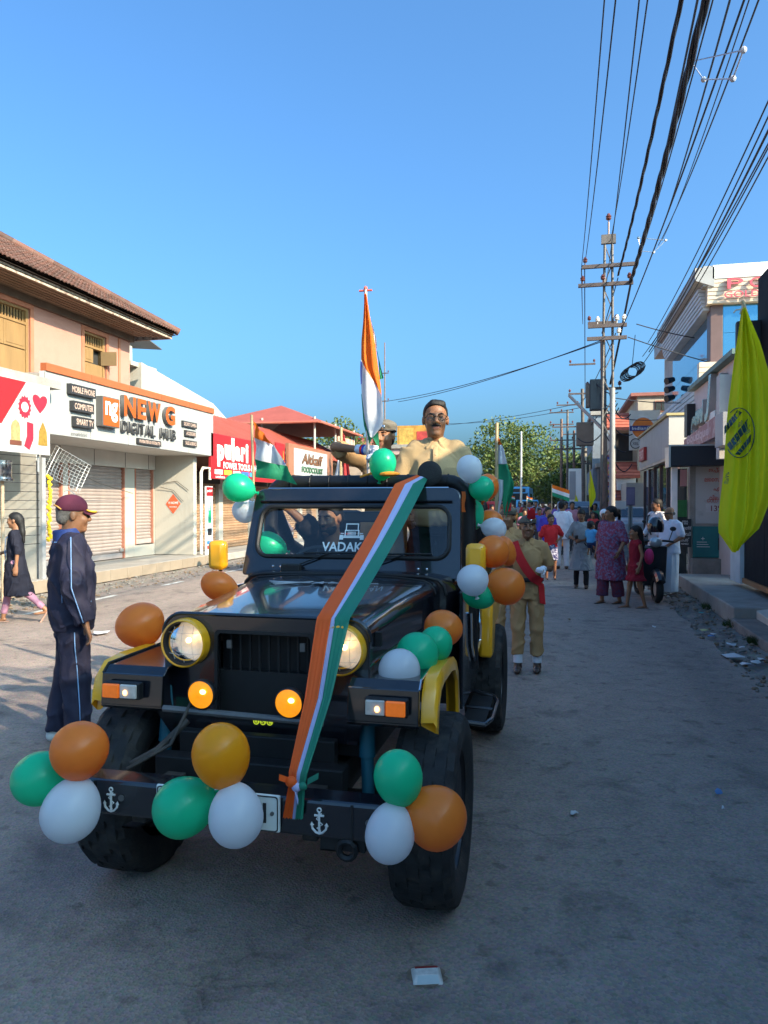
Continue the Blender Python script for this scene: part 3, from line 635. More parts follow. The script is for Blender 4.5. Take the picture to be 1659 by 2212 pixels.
# --- building with chrome lettering
V = thing('building', 'pale pink shop building with chrome script letters and a maroon board', 'building', (4.5, 17.4, 0))
part('facade', MB().box(3.3, 3.5, 15.0, 19.7, 2.9, 4.42), pinkb, V)
part('side', MB().box(3.5, 8, 15.0, 19.7, 0, 4.40).box(3.32, 3.5, 15.4, 19.7, 0, 2.9), pinkb, V)
part('roof_edge', MB().box(3.15, 3.6, 14.9, 19.75, 4.43, 4.53), mat('green_tin', (.16,.24,.20), .6, var=.3, vs=6), V)
part('roof_tin', MB().hexa([(3.4,16.8,4.7),(6,16.8,5.2),(6,18.6,5.2),(3.4,18.6,4.7),(3.4,16.8,4.75),(6,16.8,5.25),(6,18.6,5.25),(3.4,18.6,4.75)]), mat('brown_tin', (.14,.07,.06), .6), V)
for t, y, z, w, h in (('J', 17.25, 3.92, .7, .95), ('ewel', 18.25, 3.72, 1.0, .5), ('c', 19.05, 3.45, .6, .55), ('A', 16.1, 4.0, .5, .5)): lettering(t, (3.298, y, z), w, h, 'R', chrome, V, .04, .14, mat('letter_side', (.42,.38,.35), .5), shear=.25)
part('small_plate', MB().box(3.2, 3.297, 16.7, 17.7, 3.28, 3.6), white_a, V)
part('maroon_board', MB().hexa([(3.05,15.6,2.98),(3.12,15.6,2.98),(3.12,19.6,2.92),(3.05,19.6,2.92),(3.05,15.6,3.40),(3.12,15.6,3.40),(3.12,19.6,3.22),(3.05,19.6,3.22)]), maroon, V)
lettering('Boutique', (3.047, 17.8, 3.14), 2.6, .26, 'R', mat('faded_pink_letter', (.62,.45,.45), .6), V, .03)
part('pillar_board', MB().box(3.0, 3.28, 15.2, 15.5, 2.5, 4.1), mat('pale_grey_board', (.52,.49,.46), .6), V)
part('grey_box', MB().box(2.9, 3.2, 14.4, 15.1, 2.7, 3.3), grey_a, V)
part('meter_box', MB().box(3.1, 3.29, 19.5, 19.9, 3.3, 4.1), blk_l, V)
# --- grey bulkhead shop
Y_ = thing('shop', 'shop with a plain grey bulkhead above full-height glass', 'shop', (4, 25.5, 0))
gb = part('bulkhead', MB().box(3.05, 8, 21.85, 29.4, 3.0, 4.08), grey_a, Y_)
for k in range(5):
    a = 21.85 + k*1.51; part('panel', MB().box(3.0, 3.048, a+.006, a+1.504, 2.95, 4.08), grey_a, gb, bevel=.004)
part('end_panel', MB().box(3.0, 8, 21.81, 21.848, 2.9, 4.08), mat('warm_grey_panel', (.50,.46,.41), .5, var=.06), gb)
part('roof_lip', MB().box(2.93, 8.05, 21.76, 29.45, 4.082, 4.15), mat('ochre_lip', (.46,.36,.16), .6), Y_)
part('wood_trim', MB().box(3.0, 3.1, 21.85, 29.4, 2.86, 2.945), mat('trim_cream', (.60,.50,.36), .6), Y_)
for k in range(5): part('glass_pane', MB().box(3.2, 3.23, 21.9+k*1.5, 23.36+k*1.5, .25, 2.85), glass_d, Y_)
for k in range(6): part('mullion', MB().box(3.15, 3.28, 21.83+k*1.5-.03, 21.83+k*1.5+.05, .2, 2.86), brown_c, Y_)
part('end_glass', MB().box(3.3, 7, 21.86, 21.9, .25, 2.85), glass_d, Y_)
part('interior_wall', MB().box(5, 5.2, 22, 29.3, 0, 2.9), mat('interior', (.35,.33,.25), .8), Y_)
part('base', MB().box(3.0, 8, 21.8, 29.4, 0, .22), concrete, Y_)
rs = part('red_sign', MB().box(2.9, 2.995, 27.0, 28.6, 3.15, 3.6), mat('red_sign_dk', (.45,.04,.04), .5), Y_)
lettering('FIRST', (2.897, 27.8, 3.37), 1.2, .3, 'R', mat('pale_red_letter', (.75,.45,.42), .5), rs, .03)
# --- big jewellery building
J_ = thing('building', 'tall jewellery building with blue mirror glass and red POO GOLD letters', 'building', (7, 27, 0))
part('core', MB().box(4.75, 12, 24.6, 36, 0, 8.3), mat('bldg_core', (.45,.40,.35), .7), J_)
tb = part('top_band', MB().box(4.3, 12.3, 24.2, 36, 8.25, 8.85), mat('band_grey', (.40,.39,.37), .6), J_)
for k in range(6): part('panel', MB().box(4.55+1.3*k, 4.55+1.3*k+1.29, 24.15, 24.195, 8.44, 8.85), white_a, tb, bevel=.004)
part('soffit', MB().hexa([(4.05,24.15,8.42),(4.6,24.15,8.2),(4.6,33,8.2),(4.05,33,8.42),(4.05,24.15,8.80),(4.6,24.15,8.80),(4.6,33,8.80),(4.05,33,8.80)]), mat('louvre_grey', (.36,.35,.34), .6), J_)
for k in range(6):
    part('sign_strip', MB().box(4.42, 12, 24.25-.015*k, 24.58, 7.72+.12*k, 7.83+.12*k), beige_a, J_, bevel=.003)
    part('side_strip', MB().box(4.36-.03*k, 4.74, 24.6, 33, 7.60+.115*k, 7.70+.115*k), mat('strip_white', (.60,.60,.60), .5), J_)
x = 4.95
for ch in 'POO': lettering(ch, (x+.22, 24.14, 8.25), .44, .30, 'F', redl, J_, .0, .06, mat('letter_pink_side', (.62,.25,.25), .4), name='letter'); x += .62
lettering('GOLD & DI', (5.75, 24.14, 7.93), 1.75, .19, 'F', redl, J_, .0, .05, mat('letter_pink_side', (.62,.25,.25), .4))
for k in range(7):
    for r in range(2): part('mirror_pane', MB().box(4.92+.98*k, 4.92+.98*k+.97, 24.5, 24.52, 6.02+.85*r, 6.86+.85*r), glass_b, J_)
for k in range(8):
    for r in range(2): part('mirror_pane', MB().box(4.66, 4.68, 25.05+.98*k, 26.02+.98*k, 5.2+1.2*r, 6.39+1.2*r), glass_b, J_)
part('column', MB().box(4.55, 4.9, 24.45, 25.0, 5.9, 7.72), brown_c, J_, bevel=.01)
for k in range(6):
    part('lower_strip', MB().box(4.2, 12, 24.3-.01*k, 24.58, 5.0+.16*k, 5.15+.16*k), beige_a, J_, bevel=.003)
    part('lower_side_strip', MB().box(4.2, 4.74, 24.6, 34, 4.45+.16*k, 4.58+.16*k), mat('strip_white', (.6,.6,.6), .5), J_)
for k in range(3): part('spotlight', MB().cyl((4.5, 31.5, 5.9+.35*k), (4.2, 31.3, 5.8+.35*k), .10, .14, 8), blk_l, J_)
# --- cream building with round orange logo
C_ = thing('building', 'sunlit cream building with red tile ledges and a round orange fuel logo', 'building', (6, 40, 0))
part('wall', MB().box(3.9, 12, 39, 50, 0, 7.0), cream_p, C_)
part('roof_slab', MB().box(3.55, 12.4, 38.86, 50, 7.0, 7.16), mat('maroon_slab', (.34,.13,.10), .7), C_)
o = part('window', MB().box(4.7, 5.6, 38.96, 38.99, 6.2, 6.75), rust, C_)
for k in range(3): part('pane', MB().box(4.74+.28*k, 4.98+.28*k, 38.94, 38.955, 6.25, 6.7), glass_d, o)
part('side_wing', MB().box(2.7, 3.89, 39.5, 48, 0, 5.4), cream_p, C_)
for k, z in enumerate((5.4, 3.0, 1.9)):
    led = part('tile_ledge', MB().hexa([(2.2,38.7,z-.1),(4.0,38.7,z-.1),(4.0,39.6,z+.75),(2.2,39.6,z+.75),(2.2,38.7,z),(4.0,38.7,z),(4.0,39.6,z+.85),(2.2,39.6,z+.85)]), mat('red_tile', (.50,.13,.08), .6, var=.3, vs=6), C_)
    for i in range(5): part('tile_row', MB().box(2.2, 4.0, 38.7+.18*i, 38.73+.18*i, z+.01+.17*i, z+.05+.17*i), mat('red_tile_dk', (.36,.09,.06), .6), led)
part('painted_shade', MB().box(2.9, 3.7, 39.45, 39.49, 3.8, 5.2), dark, C_)  # dark panel on solid wall; shade of an opening put in its colour
lb = part('logo_board', MB().box(3.35, 4.75, 37.4, 37.5, 4.2, 6.1), mat('logo_cream', (.66,.62,.54), .6), C_)
cy = Matrix.Rotation(math.pi/2, 3, 'X')
part('logo_disc', MB().lathe([(0,.02),(.50,.02),(.50,0)], 32, (3.97, 37.39, 5.24), cy), mat('logo_orange', (.75,.20,.03), .5), lb)
part('logo_ring', MB().lathe([(.50,.01),(.55,.03),(.57,0)], 32, (3.97, 37.39, 5.24), cy), wht_l, lb)
part('logo_band', MB().box(3.36, 4.58, 37.34, 37.36, 5.12, 5.36), mat('logo_navy', (.03,.05,.20), .5), lb)
lettering('IndianOil', (3.97, 37.335, 5.24), 1.0, .15, 'F', wht_l, lb, .01)
rt = part('round_plate', MB().lathe([(0,.02),(.22,.02),(.22,0)], 24, (3.62, 37.2, 4.5), cy), mat('plate_pale', (.55,.53,.48), .6), C_)
part('plate_ring', MB().lathe([(.21,.03),(.25,.03),(.25,0)], 24, (3.62, 37.2, 4.5), cy), blk_l, rt)
lettering('XEL', (3.62, 37.17, 4.5), .28, .13, 'F', blk_l, rt, .01)
part('air_conditioner', MB().box(2.9, 3.8, 38.9, 39.4, 2.3, 2.9), white_a, C_, bevel=.03)
part('low_wing', MB().box(3.1, 3.9, 36, 39.4, 0, 2.6), cream_p, C_)
# ------------------------------------------------------------------ poles and wires
pole_m = mat('weathered_steel_pole', (.15,.13,.115), .7, metal=.2, var=.3, vs=6)
rail_m = mat('rusty_rail', (.20,.13,.10), .8, var=.3, vs=5)
arm_m = mat('dark_crossarm', (.10,.075,.07), .7, var=.3, vs=8)
ins_m = mat('brown_porcelain', (.14,.045,.035), .25, var=.1)
insw_m = mat('white_porcelain', (.7,.66,.6), .25, var=.1)
wire_m = mat('black_cable', (.014,.016,.026), .6)
alu_m = mat('bare_conductor', (.06,.065,.08), .5, metal=.3)
def insulator(mb, p, s=1.0):
    mb.lathe([(.01,0),(.015,.10*s),(.05*s,.10*s),(.075*s,.13*s),(.055*s,.16*s),(.08*s,.185*s),(.05*s,.22*s),(.035*s,.26*s),(0,.27*s)], 10, p)
# big lattice pole
PX, PY = 1.52, 24.4
lp = thing('utility_pole', 'tall steel lattice utility pole carrying four crossarms', 'pole', (PX, PY, 0))
tz = 10.1
for sx in (-1, 1): part('rail', MB().cyl((PX+sx*.20-.0, PY, 0), (PX+sx*.11+.02, PY, tz), .045, n=6), pole_m, lp)
for k in range(13):
    z = .8 + k*.7; s = 1 if k % 2 else -1; w = .20 - .09*z/tz
    part('brace', MB().cyl((PX-s*w, PY, z), (PX+s*w, PY, z+.66), .018, n=5), pole_m, lp)
part('pole_cap', MB().box(PX-.2, PX+.24, PY-.06, PY+.06, tz-.28, tz), pole_m, lp)
mb = MB().cyl((PX+.02,PY,tz),(PX+.02,PY,tz+.4), .03, n=6); insulator(mb, (PX+.02,PY,tz+.35), 1.2); part('top_insulator', mb, ins_m, lp, smooth=True)
for (u0, v0, u1, v1, m, ins) in ((1257, 578, 1376, 569, ins_m, (.06,)), (1249, 618, 1368, 610, ins_m, (.08, .45, .93)), (1270, 707, 1354, 700, insw_m, (.25, .75, .93)), (1268, 733, 1354, 728, insw_m, (.8,))):
    a = at(u0, v0, Y=PY-.1); b = at(u1, v1, Y=PY-.1); am = part('crossarm', MB().obox((a+b)/2, ((b-a).length, .10, .11), axis_R((0,0,1), b-a)), arm_m, lp)
    for f in ins:
        p = a.lerp(b, f); mb = MB(); insulator(mb, p + Vector((0,0,.05)), 1.0); part('insulator', mb, m, am, smooth=True)
# wooden/rail poles beyond
def plain_pole(label, u, vt, Y, r0, r1, m, lean=(0,0), arms=()):
    p = at(u, vt, Y=Y); o = thing('utility_pole', label, 'pole', (p.x+lean[0], Y, 0), group='poles along the right kerb')
    part('shaft', MB().cyl((p.x+lean[0], Y+lean[1], -.02), p, r0, r1, n=10), m, o, smooth=True)
    for (z, w, n) in arms:
        f = z/p.z; cx = p.x + lean[0]*(1-f)
        a = part('crossarm', MB().box(cx-w/2, cx+w/2, Y-.08, Y-.01, z, z+.09), arm_m, o)
        for i in range(n):
            mb = MB(); insulator(mb, (cx - w*.45 + w*.9*i/max(1,n-1), Y-.05, z+.07), .9); part('insulator', mb, ins_m, a, smooth=True)
    return o
plain_pole('brown steel pole just left of the big lattice pole, wrapped in cables', 1302, 735, 27, .12, .09, rail_m, (.12,0), ((7.9,1.0,2),(5.6,1.2,2)))
plain_pole('smooth pale concrete pole standing right of the lattice pole', 1323, 838, 22.5, .10, .075, mat('pale_concrete_pole', (.30,.29,.27), .8), (.0,0))
plain_pole('grey pole with slanting strut farther down the right kerb', 1258, 840, 42, .11, .09, pole_m, (.1,0), ((9.2,1.4,2),(7.6,1.5,2)))
plain_pole('thin dark rail pole in the far cluster of poles, nearest the road', 1213, 905, 58, .12, .10, rail_m, (0,0), ((8.5,1.8,3),(7.6,1.8,3),(6.4,1.8,3)))
plain_pole('thin pale pole in the far cluster beside the dark rail pole', 1226, 885, 56, .10, .08, pole_m, (0,0), ((8.8,1.6,3),(7.2,2.2,3),(5.6,2.0,3)))
plain_pole('short dark pole behind the far cluster of poles', 1240, 930, 62, .12, .10, rail_m, (0,0), ((7.2,2,3),(6.0,1.8,3),(4.8,2.0,3)))
plain_pole('slender light pole standing before the far tree', 1126, 932, 52, .085, .06, mat('pale_pole', (.58,.57,.54), .6), (.0,0))
plain_pole('thin street light mast far behind the flag', 831, 740, 70, .10, .05, rail_m, (0,0), ((14.2,.8,2),(11.5,.8,2)))
# slanting strut, ladder frame with white boards
solo('strut', MB().cyl(at(1230, 855, Y=30), at(1300, 925, Y=27), .06, n=6), mat('tan_strut', (.42,.33,.26), .7), 'slanting tan strut leaning against the brown pole', 'strut')
tr = thing('transformer', 'grey pole transformer with fins wrapped in wires', 'transformer', at(1275, 860, Y=27.5))
c = at(1290, 855, Y=26.7)
part('tank', MB().box(c.x-.25, c.x+.3, 26.5, 26.95, c.z-.5, c.z+.55), mat('transformer_dark', (.05,.06,.07), .6), tr, bevel=.02)
for i in range(7): part('fin', MB().box(c.x-.38, c.x-.26, 26.5+.06*i, 26.53+.06*i, c.z-.4, c.z+.4), arm_m, tr)
c = at(1262, 935, Y=30); part('lower_box', MB().box(c.x-.3, c.x+.35, 29.8, 30.3, c.z-.5, c.z+.4), mat('transformer_brown', (.22,.16,.12), .7), tr, bevel=.02)
# wires: along the street from behind the camera to the pole
def sagwire(mb, pts, r, n=6, wob=0, twist=False):
    P = [Vector(p) for p in pts]; out = []
    for a, b in zip(P, P[1:]):
        m = max(6, int((b-a).length/.5))
        for i in range(m):
            t = i/m; s = (b-a).length*.012*4*t*(1-t)
            out.append(a.lerp(b, t) - Vector((0,0,s)))
    out.append(P[-1])
    if not twist: mb.tube(out, r, n, cap=False); return
    for ph in (0, 2.1, 4.2):
        path = []
        for i, p in enumerate(out):
            a = i*.9 + ph; path.append(p + Vector((math.cos(a), 0, math.sin(a)))*r)
        mb.tube(path, r*.85, 5, cap=False)
def street_wire(label, u0, v0, X, u1, v1, Y1, r, m=wire_m, twist=False, Y_back=None):
    a = at(u0, v0, X=X); b = at(u1, v1, Y=Y1); d = (a-b)
    back = b + d * ((b.y + 12)/(b.y - a.y)); back.z = a.z + (back.z-a.z)*.25 + .1
    mb = MB(); sagwire(mb, [back, a, b], r, 6, twist=twist)
    o = solo('overhead_wire', mb, m, label, 'wire', group='overhead wires along the right side', smooth=True); return o
top = [ # top-of-frame u, X there, end (u,v) at pole
 (1308, .55, 1256, 578, .010, 'leftmost thin overhead wire running up to the top of the photo'), (1333, .62, 1263, 572, .010, 'second thin overhead wire from the left'),
 (1384, .9, 1309, 618, .010, 'third thin overhead wire from the left'), (1403, 1.0, 1319, 520, .010, 'fourth thin overhead wire, ending on the top insulator'),
 (1513, 1.75, 1388, 530, .018, 'taut wire just right of the left twisted bundle'), (1548, 1.95, 1372, 585, .012, 'thin wire between the two twisted bundles'),
 (1585, 2.15, 1420, 520, .016, 'wire just right of the thick twisted bundle'), (1618, 2.3, 1345, 705, .016, 'wire crossing the spreader frame on its right part'),
 (1628, 2.35, 1430, 520, .010, 'thin wire hugging the right part of the spreader frame'), (1650, 2.5, 1422, 530, .014, 'rightmost wire reaching the top edge of the photo')]
for i, (u0, X, u1, v1, r, lab) in enumerate(top): street_wire(lab, u0, -30, X, u1, v1, PY + (3 if u1 > 1380 else 0), r)
street_wire('left twisted black cable bundle', 1478, -30, 1.5, 1335, 595, PY, .020, twist=True)
street_wire('thick twisted black cable bundle in the middle of the wires', 1532, -30, 1.75, 1362, 610, PY, .034, twist=True)
for k, (u0, v0, u1, v1, lab) in enumerate(((1700, 130, 1400, 740, 'upper wire of the sloping group at the right edge'), (1700, 165, 1408, 745, 'second wire of the sloping group at the right edge'), (1700, 200, 1402, 760, 'third wire of the sloping group at the right edge'),
      (1700, 235, 1388, 770, 'fourth wire of the sloping group at the right edge'), (1700, 262, 1420, 748, 'lowest wire of the sloping bundle at the right edge'), (1720, 205, 1386, 790, 'steeper single wire crossing the sloping bundle'))):
    street_wire(lab, u0, v0, 2.6+.06*k, u1, v1, 26, .012 if k != 2 else .018)
# continuation beyond the pole
def far_wire(label, p, q, Yp, Yq, r=.02, n=6):
    a = at(*p, Y=Yp); b = at(*q, Y=Yq); mb = MB(); sagwire(mb, [a, b], r); solo('far_wire', mb, wire_m, label, 'wire', group='wires beyond the lattice pole', smooth=True)
for i, (p, q, yp, yq, lab) in enumerate((((1335,600),(1300,720),PY,27,'twisted cable running down from the lattice pole'), ((1362,615),(1318,830),PY,27,'thick cable falling along the lattice pole'),
      ((1330,720),(1256,870),PY,42,'cable curving from the lattice pole to the grey pole'), ((1256,580),(1259,700),PY,42,'thin wire continuing left of the lattice pole'), ((1263,575),(1264,860),PY,42,'second thin wire continuing left of the lattice pole'),
      ((1300,735),(860,868),27,44,'long wire sagging across the sky to the left behind the khaki shirt'), ((1300,738),(840,866),27,44,'second long wire sagging across the sky to the left'),
      ((1256,870),(900,922),42,60,'low wire running left behind the tree'), ((1256,880),(960,915),42,60,'second low wire running left behind the tree'),
      ((1290,900),(1215,960),27,58,'cable dropping from the brown pole to the far cluster'), ((1375,700),(1500,730),PY,26,'wire running right from the lattice pole to the jewellery building'),
      ((1356,728),(1560,790),PY,25,'second wire running right to the jewellery building'), ((1330,860),(1480,870),24,28,'lowest wire running right to the cream building'), ((1310,900),(1440,905),24,30,'black cable reaching the grey bulkhead shop')), ):
    far_wire(lab, p, q, yp, yq, .016 if i not in (1,) else .035)
# drooping cable loops around the poles
_us = sorted(random.uniform(1275, 1335) for _ in range(9)); _ord = ('leftmost', 'second', 'third', 'fourth', 'fifth', 'sixth', 'seventh', 'eighth', 'rightmost')
for k in range(9):
    u = _us[k]; v = random.uniform(830, 1000); a = at(u, v, Y=26); b = at(u + random.choice((-1,1))*random.uniform(15, 60), v + random.uniform(-20, 60), Y=26.5)
    m_ = a.lerp(b, .5) - Vector((0,0,random.uniform(.3,.9))); mb = MB()
    mb.tube([a.lerp(m_, t).lerp(m_.lerp(b, t), t) for t in [i/12 for i in range(13)]], .02, 5)
    solo('cable_loop', mb, wire_m, _ord[k] + ' loose black cable loop drooping around the poles, counted from the left', 'cable', group='drooping cable loops', smooth=True)
def spreader(label, pts, Y, m):
    P = [at(u, v, X=Y) if isinstance(Y, float) and Y < 5 else at(u, v, Y=Y) for u, v in pts]; mb = MB()
    for a, b in zip(P, P[1:]): mb.tube([a, b], .009, 6)
    for p in P: mb.ell(p, .04, 6, 8)
    solo('wire_spreader', mb, m, label, 'wire spreader')
spreader('large pale wire spreader frame high in the wires', [(1493,133),(1606,108),(1583,170),(1520,172),(1493,133)], 2.05, mat('spreader_grey', (.45,.45,.5), .5))
spreader('smaller white wire spreader frame near the lattice pole top', [(1379,514),(1438,519),(1412,545),(1384,542),(1379,514)], 23, steel)
lc = thing('cable_coil', 'tangled dark fibre cable coil hanging in mid air', 'cable coil', at(1365, 810, Y=26))
c = at(1365, 808, Y=26); mb = MB()
for k in range(9): mb.tube([c + Vector((.28*math.cos(a)+.03*k-.1, random.uniform(-.05,.05), .24*math.sin(a+.4)+.02*k)) for a in [i*2*math.pi/12 for i in range(12)]], .016, 5, closed=True)
part('coil', mb, wire_m, lc, kind='stuff')
part('hanger', MB().tube([c+Vector((0,0,.2)), c+Vector((.1,0,1.3))], .012, 5), wire_m, lc)
# ------------------------------------------------------------------ the open four-wheel-drive
XC = -1.2
paint = mat('black_car_paint', (.007,.008,.013), .2, var=.1, vs=5, spec=.6, coat=.85, col2=(.026,.023,.021), c2lim=(.46,.85))
yel = mat('yellow_car_paint', (.95,.43,.012), .3, var=.08, vs=5, coat=.7)
matt = mat('matt_black_metal', (.012,.012,.013), .55, var=.3, vs=8)
grime = mat('dusty_black_metal', (.03,.027,.024), .7, var=.5, vs=10, col2=(.075,.062,.05))
rubber = mat('tyre_rubber', (.016,.016,.017), .75, var=.4, vs=9, bump=.2, bs=90, col2=(.055,.046,.038), c2lim=(.48,.72))
padm = mat('roll_bar_padding', (.013,.013,.015), .45, var=.3, vs=6, bump=.3, bs=14)
seatm = mat('black_seat_vinyl', (.016,.016,.018), .5, bump=.2, bs=60)
chromem = mat('chrome', (.75,.75,.76), .12, metal=1, var=.05)
pipe_g = mat('grey_pipe', (.16,.155,.15), .5, metal=.4, var=.3, vs=12)
teal = mat('teal_shock', (.01,.10,.14), .5)
def glass_thin(name, tint=(.90,.94,.95), refl=1.0):
    m = bpy.data.materials.new(name); m.use_nodes = True; nt = m.node_tree; N = nt.nodes; L = nt.links; N.clear()
    o = N.new('ShaderNodeOutputMaterial'); t = N.new('ShaderNodeBsdfTransparent'); g = N.new('ShaderNodeBsdfGlossy'); f = N.new('ShaderNodeFresnel'); mx = N.new('ShaderNodeMixShader')
    t.inputs[0].default_value = (*tint, 1); g.inputs['Roughness'].default_value = .02; f.inputs['IOR'].default_value = 1.5
    ml = N.new('ShaderNodeMath'); ml.operation = 'MULTIPLY'; ml.inputs[1].default_value = refl; L.new(f.outputs[0], ml.inputs[0])
    L.new(ml.outputs[0], mx.inputs[0]); L.new(t.outputs[0], mx.inputs[1]); L.new(g.outputs[0], mx.inputs[2]); L.new(mx.outputs[0], o.inputs[0]); _M[name] = m; return m
ws_glass = glass_thin('windscreen_glass', (.86,.91,.92), 1.6)
lens_c = glass_thin('lamp_lens_clear', (.95,.95,.95), 2.0)
JP = thing('jeep', 'black open-top jeep with yellow flares decorated with balloons and tricolour ribbon', 'jeep', (XC, 4.2, 0))

def rrect(w0, w1, z0, z1, r, n=6, rb=None):
    """rounded rectangle outline, half width w0 at the bottom and w1 at the top"""
    rb = r if rb is None else rb; pts = []
    for (cx, cz, a0, rr) in ((w0-rb, z0+rb, -90, rb), (w1-r, z1-r, 0, r), (-(w1-r), z1-r, 90, r), (-(w0-rb), z0+rb, 180, rb)):
        for i in range(n+1): a = R(a0 + 90*i/n); pts.append((cx + rr*math.cos(a), cz + rr*math.sin(a)))
    return pts
def ring_plate(outer, inner, fmap, th):
    """plate with a hole; fmap(a, h, d) -> point"""
    n = len(outer); mb = MB()
    L = [[fmap(*p, 0) for p in outer], [fmap(*p, 0) for p in inner], [fmap(*p, th) for p in inner], [fmap(*p, th) for p in outer]]
    mb.grid(4, n, lambda i, j: L[i][j], cu=True, cv=True); return mb
# chassis
for s in (-1, 1):
    part('chassis_rail', MB().box(XC+s*.30-.04, XC+s*.30+.04, 2.54, 5.95, .46, .56), grime, JP)
    sp = MB()
    for k in range(4):
        L = .52 - k*.1
        sp.grid(9, 4, lambda i, j, k=k, L=L: (XC+s*.40+(-.03,.03,.03,-.03)[j], 3.05+(-1+2*i/8)*L, .40-.012*k - .05*(1-((-1+2*i/8)*L/.52)**2) + (0,0,.009,.009)[j]), cv=True)
    part('leaf_spring', sp, grime, JP)
    part('shock_absorber', MB().cyl((XC+s*.47, 2.86, .34), (XC+s*.45, 2.90, .62), .026, n=10).cyl((XC+s*.45, 2.90, .62), (XC+s*.44, 2.93, .86), .034, n=12), teal, JP, smooth=True)
    part('frame_horn', MB().box(XC+s*.34-.03, XC+s*.34+.03, 2.5, 2.9, .44, .52), grime, JP, bevel=.008)
part('front_axle', MB().cyl((XC-.62,3.05,.385),(XC+.62,3.05,.385), .04, n=12).ell((XC+.16,3.03,.385), (.13,.15,.14), 8, 12), grime, JP, smooth=True)
part('rear_axle', MB().cyl((XC-.62,5.42,.385),(XC+.62,5.42,.385), .045, n=12), grime, JP, smooth=True)
part('tie_rod', MB().cyl((XC-.5,2.9,.33),(XC+.5,2.9,.35), .014, n=8), grime, JP)
part('crossmember', MB().box(XC-.40, XC+.40, 2.72, 2.80, .52, .62).box(XC-.34, XC+.34, 2.81, 2.86, .40, .70), matt, JP, bevel=.006)
part('cross_pipe', MB().cyl((XC-.36,2.72,.815),(XC+.32,2.72,.80), .014, n=8), pipe_g, JP)
part('steering_damper', MB().tube([(XC-.42,2.58,.63),(XC-.33,2.62,.68),(XC-.24,2.70,.78)], .014, 8), grime, JP)
part('bracket', MB().tube([(XC-.42,2.55,.62),(XC-.28,2.63,.70),(XC-.22,2.78,.92)], .008, 6), grime, JP)
part('underbody', MB().box(XC-.29, XC+.29, 2.95, 5.9, .35, .60), matt, JP)
part('inner_arch', MB().box(XC-.455, XC+.455, 2.95, 4.05, .60, .93), matt, JP)
# bumper
bp = part('front_bumper', MB().box(XC-.66, XC+.66, 2.42, 2.535, .495, .625), paint, JP, bevel=.012)
for x in (-.47, .52): part('bumper_joint', MB().box(XC+x-.004, XC+x+.004, 2.416, 2.42, .50, .62), matt, bp)
for x in (-.36, .58, .60): part('bolt', MB().cyl((XC+x, 2.415, .565), (XC+x, 2.42, .565), .012, n=10), pipe_g, bp)
part('tow_hook', MB().tube([(XC+.50+.03*math.cos(a), 2.43, .46+.03*math.sin(a)) for a in [i*.52 for i in range(12)]], .012, 6, closed=True).box(XC+.40, XC+.56, 2.44, 2.5, .45, .494), matt, bp)
part('reflector', MB().box(XC+.655-.02, XC+.70, 2.414, 2.419, .50, .55), mat('cream_reflector', (.70,.62,.40), .4), bp)
def anchor(cx, cz, y):
    mb = MB(); P = lambda x, z: (cx+x, y, cz+z)
    mb.tube([P(0,.030), P(0,-.038)], .0042, 6); mb.tube([P(-.017,.018), P(.017,.018)], .004, 6)
    mb.tube([(cx+.007*math.cos(a), y, cz+.037+.007*math.sin(a)) for a in [i*.628 for i in range(10)]], .0028, 6, closed=True)
    mb.tube([P(-.027,-.012), P(-.024,-.028), P(-.012,-.040), P(0,-.044), P(.012,-.040), P(.024,-.028), P(.027,-.012)], .0042, 6)
    for s in (-1, 1): mb.add([P(s*.034,-.018), P(s*.027,-.004), P(s*.018,-.016)], [(0,1,2)])
    mb.tube([P(.008,.026), P(-.010,.006), P(.012,-.012), P(-.008,-.026), P(.006,-.036)], .0022, 5); return mb
for x in (-.40, .405): part('anchor_emblem', anchor(XC+x, .558, 2.414), wht_l, bp)
npl = part('number_plate', MB().box(XC-.21, XC+.265, 2.402, 2.416, .505, .635), mat('plate_white', (.72,.76,.72), .4, var=.04), JP, bevel=.006)
part('plate_border', ring_plate(rrect(.232,.232,.508,.632,.012), rrect(.228,.228,.512,.628,.010), lambda a, h, d: (XC+.0275+a, 2.401-d, h), .001), blk_l, npl)
lettering('11', (XC+.19, 2.400, .572), .052, .07, 'F', blk_l, npl, .03)
part('screw', MB().cyl((XC+.238,2.396,.572),(XC+.238,2.402,.572), .007, n=10), pipe_g, npl)
# grille
GY = 2.90
outer = rrect(.455, .462, .66, 1.172, .085, 8, .03); inner = rrect(.215, .215, .74, 1.105, .02, 8)
gr = part('grille_panel', ring_plate(outer, inner, lambda a, h, d: (XC+a, GY+d, h), .05), paint, JP, smooth=30, bevel=.006)
part('grille_lip', MB().tube([(XC+a, GY+.005, h) for a, h in rrect(.457,.464,.66,1.175,.088,8,.03)][9:27], .009, 8), paint, gr, smooth=True)
part('radiator', MB().box(XC-.23, XC+.23, GY+.10, GY+.12, .70, 1.12), matt, JP)
part('opening_frame', ring_plate(rrect(.222,.222,.735,1.112,.022,8), rrect(.208,.208,.749,1.098,.018,8), lambda a, h, d: (XC+a, GY-.004+d, h), .012), matt, gr)
for k in range(9): part('grille_bar', MB().cyl((XC-.175+.044*k, GY+.065, .74), (XC-.175+.044*k, GY+.065, 1.105), .007, n=8), matt, gr)
for s in (-1, 1): part('bracket_tab', MB().box(XC+s*.165-.011, XC+s*.165+.011, GY+.02, GY+.03, 1.03, 1.065), pipe_g, gr)
em = mat('lime_emblem', (.62,.70,.02), .4, emit=(.8,.95,.05), es=.15)
